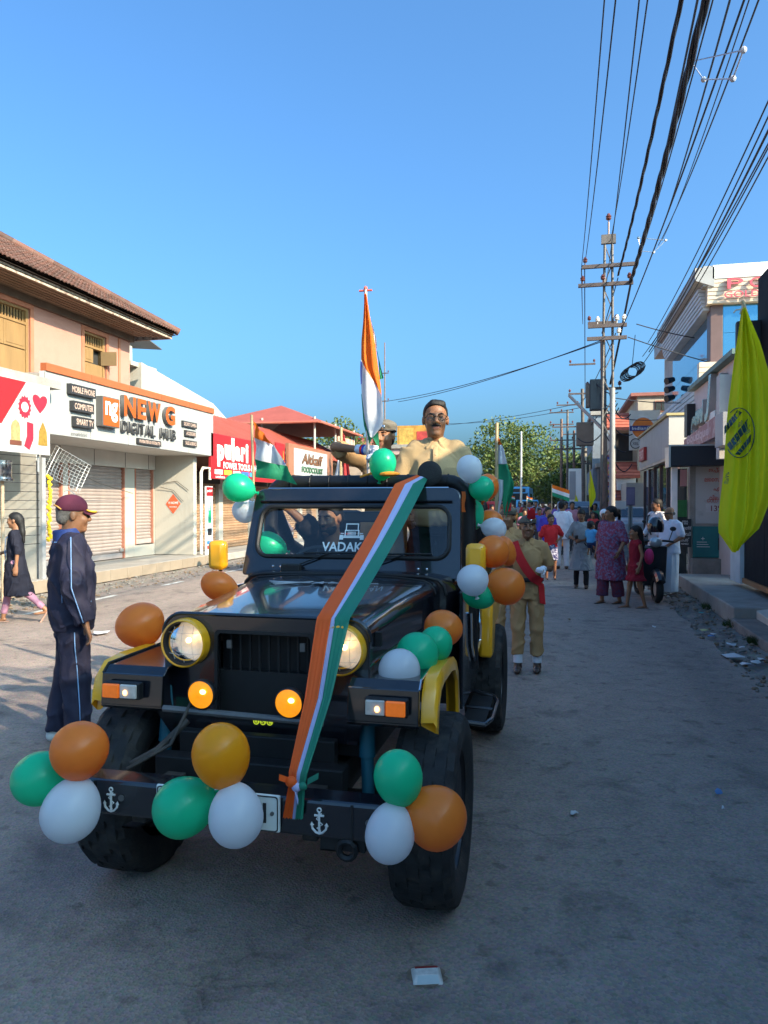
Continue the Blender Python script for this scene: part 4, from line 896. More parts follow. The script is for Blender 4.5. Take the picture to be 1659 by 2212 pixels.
for k in range(3):
    part('emblem_disc', MB().lathe([(0,.004),(.0135,.004),(.0135,0)], 16, (XC-.028+.030*k, GY-.008, .735), Matrix.Rotation(math.pi/2, 3, 'X')), em, gr)
    lettering('USC'[k], (XC-.028+.030*k, GY-.0135, .735), .014, .016, 'F', matt, gr, .02)
RX = Matrix.Rotation(math.pi/2, 3, 'X')
lens_m = mat('headlamp_glass', (.80,.78,.74), .12, metal=.55, var=.35, vs=22, spec=.8, col2=(.62,.55,.45))
bulb = mat('warm_bulb', (1,.8,.5), .4, emit=(1.0,.62,.22), es=3.5)
for s in (-1, 1):
    hx = XC + s*.345; hz = 1.055
    h = part('headlight', MB().lathe([(.100,-.02),(.104,.035),(.094,.045),(.088,.030)], 36, (hx, GY, hz), RX), matt, JP, smooth=True)
    part('bezel', MB().lathe([(.098,.0),(.105,.004),(.1045,.036),(.101,.052),(.0955,.055),(.095,.036)], 40, (hx, GY, hz), RX), yel, h, smooth=True)
    part('reflector', MB().lathe([(.004,.004),(.03,.006),(.06,.014),(.088,.030)], 32, (hx, GY, hz), RX), mat('lamp_reflector', (.80,.74,.64), .38, metal=.35, var=.35, vs=16, emit=(1.0,.78,.52), es=.12), h, smooth=True)
    part('bulb', MB().ell((hx+.018, GY-.030, hz+.012), .012, 8, 10), bulb, h, smooth=True)
    part('lens', MB().lathe([(0,.062),(.03,.059),(.06,.049),(.088,.030)], 32, (hx, GY, hz), RX), lens_c, h, smooth=True)
    rb = MB()
    for q in (-.045, 0, .045):
        w = math.sqrt(.086**2-q*q)*.96
        rb.tube([(hx+q, GY-.062+(q*q+t*t*w*w)*3.9-.001, hz+t*w) for t in (-1,-.5,0,.5,1)], .0009, 4)
        if abs(q) > 0: rb.tube([(hx+t*w, GY-.062+(q*q+t*t*w*w)*3.9-.001, hz+q) for t in (-1,-.5,0,.5,1)], .0009, 4)
    part('lens_ribs', rb, mat('lens_rib', (.55,.52,.48), .2, spec=.8), h, kind='stuff')
    fx = XC + s*.186; fz = .885 - .012*(s+1)/2
    f = part('fog_lamp', MB().lathe([(0,-.05),(.035,-.045),(.058,-.01),(.060,.015),(.055,.022)], 28, (fx, 2.72, fz), RX), matt, JP, smooth=True)
    part('amber_lens', MB().lathe([(0,.026),(.03,.024),(.055,.018)], 28, (fx, 2.72, fz), RX), mat('amber_lens', (.85,.32,.01), .25, var=.3, vs=30, emit=(1.0,.30,.008), es=.28, spec=.7), f, smooth=True)
    part('filament_glow', MB().ell((fx+.014, 2.692, fz+.014), (.013,.005,.010), 8, 10), mat('amber_glow', (1,.8,.3), .4, emit=(1.0,.62,.16), es=3.0), f, smooth=True)
    part('stalk', MB().cyl((fx+.005,2.74,fz-.06),(fx+.005,2.735,.80), .01, n=8), pipe_g, f)
# fenders
prof = [(2.775,.795),(2.79,.925),(2.83,.957),(3.40,.965),(3.56,.87),(3.68,.66)]
def shell(prof, x0, x1, th=.014):
    n = len(prof); mb = MB(); inn = [(p[0]+(.016 if p[0] < 2.8 else (0 if p[0] < 3.5 else -.012)), p[1]-th) for p in prof]
    rows = [[(x0,*p) for p in prof], [(x1,*p) for p in prof], [(x1,*p) for p in inn], [(x0,*p) for p in inn]]
    mb.grid(4, n, lambda i, j: rows[i][j], cu=True)
    for e in (0, n-1): mb.quad(*[rows[k][e] for k in range(4)])
    return mb
amber = mat('amber_indicator', (.72,.13,.01), .25, var=.2, vs=25, spec=.7, emit=(.9,.2,.02), es=.12); clearl = mat('clear_indicator', (.62,.56,.50), .2, var=.3, vs=25, spec=.8)
for s in (-1, 1):
    xa, xb = sorted((XC+s*.40, XC+s*.685))
    fd = part('front_fender', shell(prof, xa, xb), paint, JP, smooth=25, bevel=.004)
    part('front_plate', MB().add([(xa,2.772,.80),(xb,2.772,.80),(xb,2.786,.93),(xa,2.786,.93),(xa,2.79,.80),(xb,2.79,.80),(xb,2.80,.93),(xa,2.80,.93)], [(0,1,2,3),(4,7,6,5),(0,4,5,1),(1,5,6,2),(2,6,7,3),(3,7,4,0)]), paint, fd, bevel=.004)
    part('inner_web', MB().add([(XC+s*.46,2.80,.80),(XC+s*.40,2.90,.62),(XC+s*.44,2.90,.95),(XC+s*.46,2.80,.94)], [(0,1,2,3)]), paint, fd)
    part('trim_strip', MB().tube([(XC+s*.685, p[0]+.002, p[1]+.004) for p in prof[1:5]], .005, 6), chromem if s > 0 else matt, fd)
    # yellow arch flare: outer lip that follows the wheel
    fl = [(2.805,.80),(2.812,.85),(2.83,.91),(2.88,.955),(3.0,.968),(3.22,.965),(3.36,.945),(3.44,.88),(3.47,.76),(3.49,.56)]
    ax0, ax1, ax2 = XC+s*.688, XC+s*.738, XC+s*.752
    rows = [[(ax0, y, z) for y, z in fl], [(ax1, y, z+.004) for y, z in fl], [(ax2, y, z-.016) for y, z in fl], [(ax2, y+(.04 if k < 4 else (-.03 if k > 5 else 0)), z-.05) for k, (y, z) in enumerate(fl)], [(ax1, y+(.045 if k < 4 else (-.035 if k > 5 else 0)), z-.05) for k, (y, z) in enumerate(fl)], [(ax0, y+.012, z-.014) for y, z in fl]]
    part('fender_flare', MB().grid(6, len(fl), lambda i, j: rows[i][j], cu=True), yel, fd, smooth=45)
    ix = XC + s*.565
    ind = part('indicator_lamp', MB().box(ix-.085, ix+.085, 2.735, 2.771, .835, .905), matt, JP, bevel=.006)
    ia, ib = (ix-.078, ix-.002) if s < 0 else (ix+.002, ix+.078)
    part('amber_lens', MB().box(ia, ib, 2.718, 2.734, .842, .900), amber, ind, bevel=.005)
    ia, ib = (ix+.002, ix+.078) if s < 0 else (ix-.078, ix-.002)
    part('clear_lens', MB().box(ia, ib, 2.720, 2.734, .842, .900), clearl, ind, bevel=.005)
    part('bulb', MB().ell((ix - s*.03, 2.717, .868), (.010,.004,.012), 6, 8), mat('small_warm_bulb', (1,.7,.4), .4, emit=(1.0,.5,.15), es=1.6), ind)
# bonnet
secs = [(2.905,.452,1.170),(3.1,.462,1.186),(3.4,.482,1.204),(3.7,.512,1.220),(3.95,.545,1.232),(4.06,.565,1.236)]
def hood_pt(i, j):
    y, w, zt = secs[i]; prof = [(-1,.93,0),(-1,zt-.085,0),(-.985,zt-.055,0),(-.945,zt-.028,0),(-.88,zt-.012,0),(-.6,zt+.002,0),(-.25,zt+.010,0),(0,zt+.013,0),(.25,zt+.010,0),(.6,zt+.002,0),(.88,zt-.012,0),(.945,zt-.028,0),(.985,zt-.055,0),(1,zt-.085,0),(1,.93,0)]
    return (XC + w*prof[j][0], y, prof[j][1])
hd = part('bonnet', MB().grid(len(secs), 15, hood_pt), paint, JP, smooth=True)
for s in (-1, 1):
    part('side_moulding', MB().tube([(XC+s*(w+.004), y, .985+.02*i/5) for i, (y, w, z) in enumerate(secs)], .006, 6), chromem, hd)
    part('bonnet_catch', MB().box(XC+s*.47-.012, XC+s*.47+.012, 3.0, 3.03, 1.05, 1.11), matt, hd)
part('bonnet_bead', MB().tube([(XC+w_*1.01, 4.0, z_+.004) for w_, z_ in [(hood_pt(4,j)[0]-XC, hood_pt(4,j)[2]) for j in range(1,14)]], .006, 6), matt, hd)
stk_ = MB()
cx, cy_, cz = XC+.0, 3.66, 1.238
stk_.add([(cx+r*math.cos(a), cy_+r*1.2*math.sin(a), cz) for k in range(10) for a, r in [(k*math.pi/5+math.pi/2, .06 if k % 2 == 0 else .022)]], [tuple(range(10))])
for s in (-1, 1):
    for k in range(4): stk_.tube([(cx+s*.05, cy_-.02+.02*k, cz), (cx+s*(.30-.03*k), cy_+.05-.05*k, cz-.004)], .003, 4)
part('star_decal', stk_, mat('grey_decal', (.33,.34,.36), .4), hd, kind='stuff')
# cowl and tub
cw = [(4.06,.600,1.240),(4.14,.640,1.250),(4.24,.662,1.252)]
def cowl_pt(i, j):
    y, w, zt = cw[i]; pr = [(-1,.56),(-1,zt-.10),(-.98,zt-.05),(-.93,zt-.018),(-.8,zt-.002),(-.4,zt+.006),(0,zt+.008),(.4,zt+.006),(.8,zt-.002),(.93,zt-.018),(.98,zt-.05),(1,zt-.10),(1,.56)]
    return (XC+w*pr[j][0], y, pr[j][1])
mb = MB().grid(3, 13, cowl_pt); mb.f.append([len(mb.v)-39+k for k in range(13)]); mb.m.append(0)
cwl = part('cowl', mb, paint, JP, smooth=30)
part('cowl_bead', MB().tube([cowl_pt(0, j) for j in range(1, 12)], .010, 6), matt, cwl, smooth=True)
for s in (-1, 1):
    x0, x1 = sorted((XC+s*.665, XC+s*.690))
    part('body_side', MB().prism([(4.10,.50),(5.98,.50),(5.98,1.10),(5.05,1.10),(4.95,.72),(4.55,.66),(4.40,.80),(4.36,1.16),(4.10,1.16)], 'x', x0, x1), paint, JP, bevel=.008)
    part('door_tube', MB().tube([(XC+s*.70, y, z) for y, z in ((4.38,1.0),(4.42,.80),(4.58,.68),(4.92,.74),(5.02,1.0))], .012, 6), chromem, JP, smooth=True)
    rf = [(4.93,.62),(4.95,.85),(4.99,1.02),(5.06,1.08),(5.80,1.08),(5.90,1.0)]
    part('rear_fender', MB().prism(rf + [(5.90,.92),(5.72,.92),(5.62,.80),(5.22,.80),(5.08,.62)], 'x', *sorted((XC+s*.691, XC+s*.78))), yel, JP, smooth=40, bevel=.02)
    part('side_step', MB().tube([(XC+s*.66,4.15,.42),(XC+s*.80,4.18,.40),(XC+s*.83,4.30,.40),(XC+s*.83,4.70,.40),(XC+s*.80,4.82,.40),(XC+s*.66,4.85,.42)], .014, 8).tube([(XC+s*.66,4.5,.41),(XC+s*.83,4.5,.40)], .011, 8), mat('satin_black_tube', (.03,.03,.035), .22, spec=.8), JP, smooth=True)
    part('step_plate', MB().box(*sorted((XC+s*.67, XC+s*.80)), 4.2, 4.8, .395, .402), matt, JP)
part('floor', MB().box(XC-.66, XC+.66, 4.24, 5.95, .60, .63), matt, JP)
part('rear_panel', MB().box(XC-.66, XC+.66, 5.95, 5.98, .50, 1.1), paint, JP)
part('dashboard', MB().box(XC-.63, XC+.63, 4.25, 4.33, 1.0, 1.22), matt, JP, bevel=.02)
# windscreen
wsm = lambda a, h, d: (XC+a, 4.185 + .34*h + d, 1.245+h)
fo = rrect(.668, .648, -.03, .495, .065, 8, .02); fi = rrect(.585, .580, .092, .378, .07, 8)
wf = part('windscreen_frame', ring_plate(fo, fi, wsm, .035), paint, JP, smooth=35, bevel=.008)
part('rubber_seal', MB().tube([wsm(a, h, -.004) for a, h in rrect(.592,.587,.086,.384,.075,8)], .013, 8, closed=True), matt, wf, smooth=True)
part('visor_lip', MB().hexa([wsm(-.60,.405,-.004), wsm(.60,.405,-.004), wsm(.60,.405,.0), wsm(-.60,.405,.0), wsm(-.60,.418,-.022), wsm(.60,.418,-.022), wsm(.60,.425,.0), wsm(-.60,.425,.0)]), paint, wf)
part('top_edge_trim', MB().tube([wsm(-.57,.497,.015), wsm(.57,.497,.015)], .006, 6), chromem, wf)
gl = MB(); pts = rrect(.588,.583,.09,.382,.068,8); gl.add([wsm(a, h, .015) for a, h in pts], [tuple(range(len(pts)))])
wg = part('windscreen_glass', gl, ws_glass, JP)
for a in (-.47, -.42, .42, .47): part('bolt', MB().ell(wsm(a, .025, -.004), .0085, 6, 8), chromem, wf)
wax = ((1,0,0), Vector((0,.34,1)).normalized())
stw = mat('sticker_white', (.66,.72,.74), .5, var=.05)
lettering('VADAKKAN', wsm(.02, .145, .012), .40, .058, wax, stw, wg, .02)
jl = MB(); J0 = lambda x, z: wsm(.0+x, .205+z, .012)
def jq(x0, x1, z0, z1): jl.add([J0(x0,z0),J0(x1,z0),J0(x1,z1),J0(x0,z1)], [(0,1,2,3)])
for q in ((-.04,.04,.072,.078),(-.04,-.034,.040,.072),(.034,.04,.040,.072),(-.045,.045,.034,.040),(-.05,.05,.0,.006),(-.045,-.038,.006,.034),(.038,.045,.006,.034),(-.062,.062,-.008,-.001),(-.075,-.052,-.018,.010),(.052,.075,-.018,.010),(-.07,-.05,.016,.021),(.05,.07,.016,.021)): jq(*q)
for k in range(7): jq(-.026+.0075*k, -.022+.0075*k, .008, .030)
part('jeep_decal', jl, stw, wg, kind='stuff')
lettering('JEEP', J0(0, .036), .05, .006, wax, matt, wg)
def wiper(a0, a1, ap):
    mb = MB().tube([wsm(a0,.108,-.018), wsm(a1,.112,-.018)], .006, 6); o = part('wiper', mb, matt, wf)
    part('wiper_arm', MB().tube([wsm(ap,.005,-.02), wsm((a0+a1)/2,.112,-.026)], .005, 6).ell(wsm(ap,.003,-.02), .012, 6, 8), matt, o)
wiper(-.28, .05, -.39); wiper(.19, .50, .05)
part('wiper_motor', MB().box(XC-.40, XC-.28, 4.13, 4.17, 1.24, 1.29), matt, wf, bevel=.008)
part('rear_view_mirror', MB().box(XC-.07, XC+.17, 4.335, 4.35, 1.535, 1.60), mat('mirror_back', (.012,.013,.018), .3), JP, bevel=.012)
# mirrors
for s in (-1, 1):
    mx = XC + s*.765
    m = part('door_mirror', MB().box(mx-.055, mx+.055, 4.02, 4.10, 1.255, 1.43), yel, JP, bevel=.028, smooth=40)
    part('mirror_lower_shell', MB().box(mx-.04, mx+.045, 4.03, 4.09, 1.10, 1.245), yel, m, bevel=.02)
    part('mirror_stay', MB().tube([(XC+s*.665,4.2,1.12),(mx-s*.02,4.12,1.16),(mx,4.07,1.27)], .010, 6), matt, m)
part('mirror_band', MB().cyl((XC-.62,3.35,.97),(XC-.62,3.35,1.06), .022, n=10), matt, JP)
# wheels
def tyre_mesh():
    mb = MB(); n = 144; R0 = .385; W = .128
    rows = [(-W*.80,.235,0),(-W*.98,.29,0),(-W,.335,0),(-W*.93,.365,1),(-W*.72,R0-.004,2),(-W*.70,R0-.002,3),(-W*.36,R0,3),(-W*.33,R0,4),(0,R0+.001,4),(W*.03,R0+.001,5),(W*.34,R0,5),(W*.37,R0,6),(W*.70,R0-.002,6),(W*.72,R0-.004,2),(W*.93,.365,1),(W,.335,0),(W*.98,.29,0),(W*.80,.235,0)]
    def fn(i, j):
        x, r, k = rows[i]
        if k >= 2:
            ph = {2:0, 3:1, 4:3, 5:5, 6:6}[k]
            if ((j + ph*2 + int(abs(x)*40)) % 8) < 2: r -= .011
        if k == 1 and (j % 8) < 3: r -= .008
        a = 2*math.pi*j/n; return (x, r*math.cos(a), r*math.sin(a))
    mb.grid(len(rows), n, fn, cv=True); return mb
for (sx, y) in ((-1,3.05),(1,3.05),(-1,5.42),(1,5.42)):
    c = Vector((XC+(sx*.70 if not (sx < 0 and y < 4) else -.645), y, .385))
    t = tyre_mesh(); t.v = [tuple(Vector(p)+c) for p in t.v]
    w = part('wheel', MB().cyl(c-Vector((.09,0,0)), c+Vector((.09,0,0)), .20, n=24), matt, JP)
    part('tyre', t, rubber, w, smooth=30)
    part('rim', MB().lathe([(.245,.10),(.235,.075),(.20,.06),(.12,.05),(.07,.065),(0,.07)], 28, c, axis_R((sx,0,0))), mat('dark_alloy', (.05,.05,.055), .35, metal=.7), w, smooth=40)
# cage
def hoop(y, w, z, r, zb):
    c = .13; p = [(XC-w-.02, y, zb), (XC-w, y, z-c)]
    for i in range(1, 6): a = math.pi - math.pi/2*i/6; p.append((XC-w+c+c*math.cos(a), y, z-c+c*math.sin(a)))
    p2 = [(2*XC-q[0], q[1], q[2]) for q in p][::-1]
    return MB().tube(p + [(XC-w+c, y, z), (XC, y, z), (XC+w-c, y, z)] + p2, r, 14)
rc = part('roll_cage', hoop(4.62, .655, 1.785, .047, .62), padm, JP, smooth=True)
part('rear_hoop', hoop(5.72, .64, 1.72, .042, .62), padm, rc, smooth=True)
for s in (-1, 1):
    part('side_rail', MB().tube([(XC+s*.655,4.64,1.66),(XC+s*.67,5.0,1.36),(XC+s*.665,5.72,1.15)], .046, 12), padm, rc, smooth=True)
for k in range(9):
    x = XC-.5+.125*k; part('padding_tie', MB().tube([(x+.004*k, 4.62+.05*math.cos(a), 1.785+.05*math.sin(a)) for a in [i*.628 for i in range(10)]], .004, 5, closed=True), matt, rc)
sp = part('spot_lamp', MB().lathe([(0,-.06),(.05,-.05),(.07,-.01),(.074,.01)], 24, (XC+.43, 4.53, 1.835), RX), matt, JP, smooth=True)
part('lamp_cover', MB().lathe([(.075,-.002),(.077,.012),(.06,.02),(.035,.018),(.012,.022),(0,.022)], 28, (XC+.43, 4.53, 1.835), RX), mat('black_cover', (.02,.02,.02), .6, bump=.2, bs=80), sp, smooth=True)
# seats, steering wheel
for sx in (-.32, .34):
    st = part('seat', MB().box(XC+sx-.24, XC+sx+.24, 4.75, 5.2, .63, .92), seatm, JP, bevel=.05)
    part('backrest', MB().hexa([(XC+sx-.23,5.08,.9),(XC+sx+.23,5.08,.9),(XC+sx+.23,5.2,.9),(XC+sx-.23,5.2,.9),(XC+sx-.21,5.22,1.40),(XC+sx+.21,5.22,1.40),(XC+sx+.21,5.32,1.40),(XC+sx-.21,5.32,1.40)]), seatm, st, bevel=.05)
    part('headrest', MB().box(XC+sx-.12, XC+sx+.12, 5.22, 5.32, 1.43, 1.60), seatm, st, bevel=.04)
q = Matrix.Rotation(R(-32), 3, 'X')
sw = MB().tube([Vector((XC-.32, 4.52, 1.20)) + q @ Vector((.19*math.cos(a), .0, .19*math.sin(a))) for a in [i*2*math.pi/28 for i in range(28)]], .015, 8, closed=True)
for a in (90, 210, 330): sw.tube([Vector((XC-.32,4.52,1.20)), Vector((XC-.32,4.52,1.20)) + q @ Vector((.19*math.cos(R(a)),0,.19*math.sin(R(a))))], .010, 6)
part('steering_wheel', sw, seatm, JP, smooth=True)
# ------------------------------------------------------------------ balloons, ribbon, flags
def latex(name, c): return mat(name, c, .30, var=.06, vs=3, spec=.5, coat=.15, trl=.45)
BAL = {'orange': latex('orange_balloon', (1.0,.30,.045)), 'green': latex('green_balloon', (.02,.70,.37)), 'white': latex('white_balloon', (.84,.86,.90)), 'amber': latex('amber_balloon', (1.0,.44,.012))}
bprof = []
for i in range(19):
    t = i/18*math.pi; r = math.sin(t); z = math.cos(t)
    if z < 0: r *= 1 - .10*(-z)**2; z *= 1.22
    bprof.append((max(r, .001), -z))      # tail at +z
def balloon(u, v, ru, rv, Y, col, tail, label):
    """tail: screen direction (du, dv) towards the knot"""
    c = at(u, v, Y=Y); depth = -c.x*math.sin(YAW) + c.y*math.cos(YAW); sc = depth/1598.52*.985
    d = Vector((tail[0]*math.cos(YAW), tail[0]*math.sin(YAW)+.25, -tail[1])).normalized()
    long_ = max(ru, rv); short = min(ru, rv)
    if tail[0]**2 > tail[1]**2: a, b = ru*sc/1.1, rv*sc
    else: a, b = rv*sc/1.1, ru*sc
    Rm = axis_R(d); mb = MB()
    mb.grid(len(bprof), 28, lambda i, j: Rm @ Vector((bprof[i][0]*b*math.cos(2*math.pi*j/28), bprof[i][0]*b*math.sin(2*math.pi*j/28), bprof[i][1]*a)), cv=True)
    t = thing('balloon', label, 'balloon', c, group='tricolour party balloons')
    part('skin', mb, BAL[col], t, smooth='all', local=True)
    kn = MB().lathe([(.012,0),(.006,.012),(.013,.022),(.004,.026)], 10, Rm @ Vector((0,0,a*1.19)), Rm)
    part('knot', kn, BAL[col], t, smooth=True, local=True)
B_ = balloon
B_(172,1618,62,65,2.33,'orange',(-.2,1),'orange balloon at the left end of the bumper')
B_(86,1682,66,58,2.36,'green',(1,-.1),'green balloon pointing left at the left end of the bumper')
B_(152,1755,63,70,2.30,'white',(.2,-1),'white balloon hanging at the left end of the bumper')
B_(477,1628,63,75,2.29,'amber',(.1,1),'bright orange balloon standing above the number plate')
B_(393,1745,70,65,2.31,'green',(1,-.4),'green balloon covering the left part of the number plate')
B_(510,1767,60,69,2.27,'white',(-.2,-1),'white balloon hanging before the number plate')
B_(860,1677,54,65,2.34,'green',(.1,1),'green balloon standing at the right end of the bumper')
B_(945,1768,70,69,2.38,'orange',(-1,-.5),'orange balloon in front of the right front tyre')
B_(842,1805,55,65,2.30,'white',(.1,-1),'white balloon hanging at the right end of the bumper')
B_(302,1347,53,49,3.30,'orange',(.3,1),'orange balloon behind the left headlight on the fender')
B_(472,1266,44,32,3.75,'orange',(.6,.4),'orange balloon below the left yellow mirror')
B_(958,1355,43,41,3.36,'orange',(-.3,1),'orange balloon at the rear of the right fender row')
B_(941,1389,37,41,3.22,'green',(.1,1),'smaller green balloon in the right fender row')
B_(901,1412,47,52,3.10,'green',(.1,1),'larger green balloon in the right fender row')
B_(862,1445,46,48,2.93,'white',(.5,1),'white balloon at the front of the right fender row')
B_(1021,1251,35,35,3.86,'white',(.2,1),'white balloon below the right yellow mirror')
B_(1034,1288,36,30,3.98,'green',(.2,-1),'green balloon half hidden under the white one by the right mirror')
B_(1095,1267,44,41,4.0,'orange',(-1,-.2),'big orange balloon right of the right mirror')
B_(1066,1191,38,36,4.15,'orange',(-1,.3),'orange balloon behind the top of the right mirror')
B_(1093,1190,23,34,4.55,'orange',(-1,.3),'orange balloon peeking out behind another above the right mirror')
B_(1014,1011,28,32,4.50,'white',(.3,1),'white balloon at the top right of the roll cage')
B_(1040,1054,28,28,4.55,'green',(.1,.3),'green balloon on the right post of the roll cage')
B_(1052,1051,26,31,4.75,'orange',(-.3,1),'orange balloon hidden behind the green one on the roll cage')
B_(1026,1112,22,33,4.72,'green',(-1,0),'green balloon half behind the right roll cage post')
B_(1061,1124,27,25,4.78,'orange',(-.5,1),'orange balloon behind the white one on the right post')
B_(1069,1142,28,24,4.62,'white',(-1,-.2),'white balloon low on the right roll cage post')
B_(827,1000,30,36,4.52,'green',(-.25,1),'green balloon on top of the windscreen before the cadet')
B_(513,1053,36,32,4.25,'green',(1,.3),'green balloon at the top left corner of the windscreen')
B_(526,1105,27,26,4.40,'white',(1,-1),'white balloon half behind the left side of the windscreen')
B_(577,1180,40,33,4.52,'green',(1,.3),'green balloon seen through the left of the windscreen')

# ribbon
rib = [mat('orange_ribbon', (.95,.13,.012), .55, trl=.25, var=.06), mat('lilac_white_ribbon', (.56,.58,.86), .55, trl=.25, var=.05), mat('green_ribbon', (.02,.24,.15), .55, trl=.25, var=.08)]
K_ = 1/1.157324
stations = [  # four edges across, in photo pixels, and the Y of the plane they hang in
 ([(1050,1184),(1060,1186),(1066,1190),(1070,1196)], 4.55), ([(988,1209),(1013,1210),(1033,1209),(1062,1212)], 4.335),
 ([(793,1543),(829,1545),(838,1545),(876,1545)], 2.875), ([(790,1556),(826,1557),(836,1558),(872,1558)], 2.862),
 ([(762,1745),(795,1745),(806,1745),(828,1745)], 2.66), ([(722,1930),(742,1930),(752,1932),(768,1934)], 2.42), ([(722,1958),(740,1960),(748,1962),(762,1964)], 2.405),
 ([(707,2045),(731,2046),(739,2046),(757,2047)], 2.40)]
RB = thing('ribbon', 'orange, white and green ribbon stretched from the windscreen over the bonnet to the bumper', 'ribbon', (XC+.2, 2.4, .5))
def ribbon_strip(k, name):
    rows = []
    segs = [12, 26, 2, 10, 12, 3, 6]
    for si in range(len(stations)-1):
        (A, Ya), (B2, Yb) = stations[si], stations[si+1]
        pa = [at(x*K_, y*K_, Y=Ya) for x, y in (A[k], A[k+1])]; pb = [at(x*K_, y*K_, Y=Yb) for x, y in (B2[k], B2[k+1])]
        for q in range(segs[si] + (1 if si == len(stations)-2 else 0)):
            t = q/segs[si]; a = pa[0].lerp(pb[0], t); b = pa[1].lerp(pb[1], t); row = []
            wid = (b-a).length
            for c in range(9):
                f = c/8; p = a.lerp(b, f); amp = .006 if si in (3, 4) else (.009 if si >= 5 else .0022)
                row.append(p + Vector((0, 0, -.018*math.sin(math.pi*t) if si == 1 else 0)) + Vector((0, amp*math.sin(f*math.pi*(6 if si >= 3 else 3) + k) - .002*k, 0)))
            rows.append(row)
    return part(name, MB().grid(len(rows), 9, lambda i, j: rows[i][j]), rib[k], RB, smooth='all')
for k, nm in enumerate(('orange_strip', 'white_strip', 'green_strip')): ribbon_strip(k, nm)
for k, (x, y, r) in enumerate(((728,1955,.022), (741,1968,.018), (757,1966,.016))):
    c = at(x*K_, y*K_, Y=2.385); o = part('ribbon_knot', MB().ell(c, (r, r*.7, r*.9), 8, 10), rib[k], RB, smooth=True)
for k, (x, y, dx, dy) in enumerate(((722,1952,-.03,.015), (735,1965,.02,-.05), (768,1955,.045,.03))):
    c = at(x*K_, y*K_, Y=2.385); part('loose_end', MB().grid(5, 3, lambda i, j: c + Vector((dx*i/4, -.004*i, dy*i/4)) + Vector((0,.002*j,.010*(j-1)))), rib[k], RB)
tie = MB()
a = at(905*K_*1.0+0, 1010, Y=4.5)
ot = mat('orange_tie', (.85,.16,.02), .6)
for (u, v, Y, lab) in ((1003, 1062, 4.60, 'orange ribbon end hanging from the roll cage corner'), (875, 1178, 4.2, None)):
    if lab:
        p = at(u, v, Y=Y); solo('ribbon_end', MB().grid(8, 3, lambda i, j: p + Vector((.012*(j-1)+.004*math.sin(i), -.05, -.018*i))), ot, lab, 'ribbon')
p0 = at(893, 1474, Y=2.92); p1 = at(930, 1487, Y=2.90)
solo('ribbon_end', MB().grid(7, 3, lambda i, j: p0.lerp(p1, i/6) + Vector((0, .004*(j-1), .008*(j-1) + .004*math.sin(i*2)))), ot, 'short orange ribbon tying the white balloon to the right fender', 'ribbon')
p = at(830, 1026, Y=4.5)
mb = MB().tube([p + Vector((-.16,.02,-.01)), p + Vector((-.08,0,.012)), p + Vector((0,-.02,.022))], .007, 6)
solo('folded_flag', mb.ell(p + Vector((.04,-.03,.005)), (.07,.03,.016), 6, 10), mat('saffron_cloth', (.85,.33,.03), .7), 'small folded saffron flag lying on the roll bar padding', 'flag')

# flags
def cloth(name, c, trl=.35): return mat(name, c, .75, var=.06, vs=4, trl=trl, bump=.1, bs=60)
saf, whc, grc, bluec = cloth('saffron_flag_cloth', (.86,.17,.01)), cloth('white_flag_cloth', (.74,.74,.76)), cloth('green_flag_cloth', (.02,.27,.13)), cloth('navy_flag_print', (.03,.05,.25), .1)
bamboo = mat('bamboo_pole', (.48,.36,.20), .6, var=.2, vs=8); metalp = mat('flag_pole_metal', (.55,.5,.48), .35, metal=.6)
def patch(cols, Yf, n=14, m=10, amp=.02, fq=3, ph=0):
    """cloth surface from photo-pixel columns: list of polylines (top to bottom), lofted, with folds in depth"""
    C = [[at(x*K_, y*K_, Y=Yf) for x, y in c] for c in cols]
    def samp(poly, t):
        k = t*(len(poly)-1); i = min(int(k), len(poly)-2); return poly[i].lerp(poly[i+1], k-i)
    def fn(i, j):
        t = i/(n-1); s = j/(m-1)*(len(C)-1); a = min(int(s), len(C)-2)
        p = samp(C[a], t).lerp(samp(C[a+1], t), s-a)
        return p + Vector((0, amp*math.sin(fq*math.pi*j/(m-1)+ph + 2*t) + amp*.5*math.sin(5*t+3*j/(m-1)), 0))
    return MB().grid(n, m, fn)
# big drooping flag held by the cadet
YF = 4.86
FL = thing('flag', 'large drooping tricolour flag on a pole held up by the cadet', 'flag', at(955*K_, 1120*K_, Y=YF))
p0 = at(914*K_, 722*K_, Y=YF+.03); p1 = at(921*K_, 1190*K_, Y=YF+.03)
part('pole', MB().cyl(p1, p0, .012, n=10), metalp, FL, smooth=True)
part('finial', MB().ell(p0, (.014,.014,.02), 6, 8).tube([p0-Vector((.045,0,.012)), p0-Vector((-.045,0,.012))], .007, 6), mat('red_finial', (.7,.12,.08), .5), FL)
part('saffron_band', patch([[(911,734),(907,800),(902,850),(902,900),(905,915)], [(914,734),(916,800),(915,880),(920,925),(940,960),(948,980)], [(916,734),(926,800),(938,860),(945,920),(951,970),(953,1006)]], YF, 18, 14, .012, 4), saf, FL, smooth='all')
part('white_band', patch([[(902,898),(900,930),(903,985),(912,1050),(925,1092)], [(912,918),(917,960),(922,1010),(926,1060),(929,1094)], [(935,955),(940,990),(943,1030),(940,1065),(932,1093)], [(953,985),(958,1010),(960,1050),(955,1066),(934,1091)]], YF-.015, 18, 16, .010, 3, 1), whc, FL, smooth='all')
part('white_edge', patch([[(925,790),(930,820),(934,850)], [(927,800),(941,845),(943,878)]], YF+.03, 8, 5, .005), whc, FL, smooth='all')
part('green_band', patch([[(941,875),(946,900),(949,950)], [(943,878),(953,920),(959,945)]], YF+.035, 8, 5, .006), grc, FL, smooth='all')
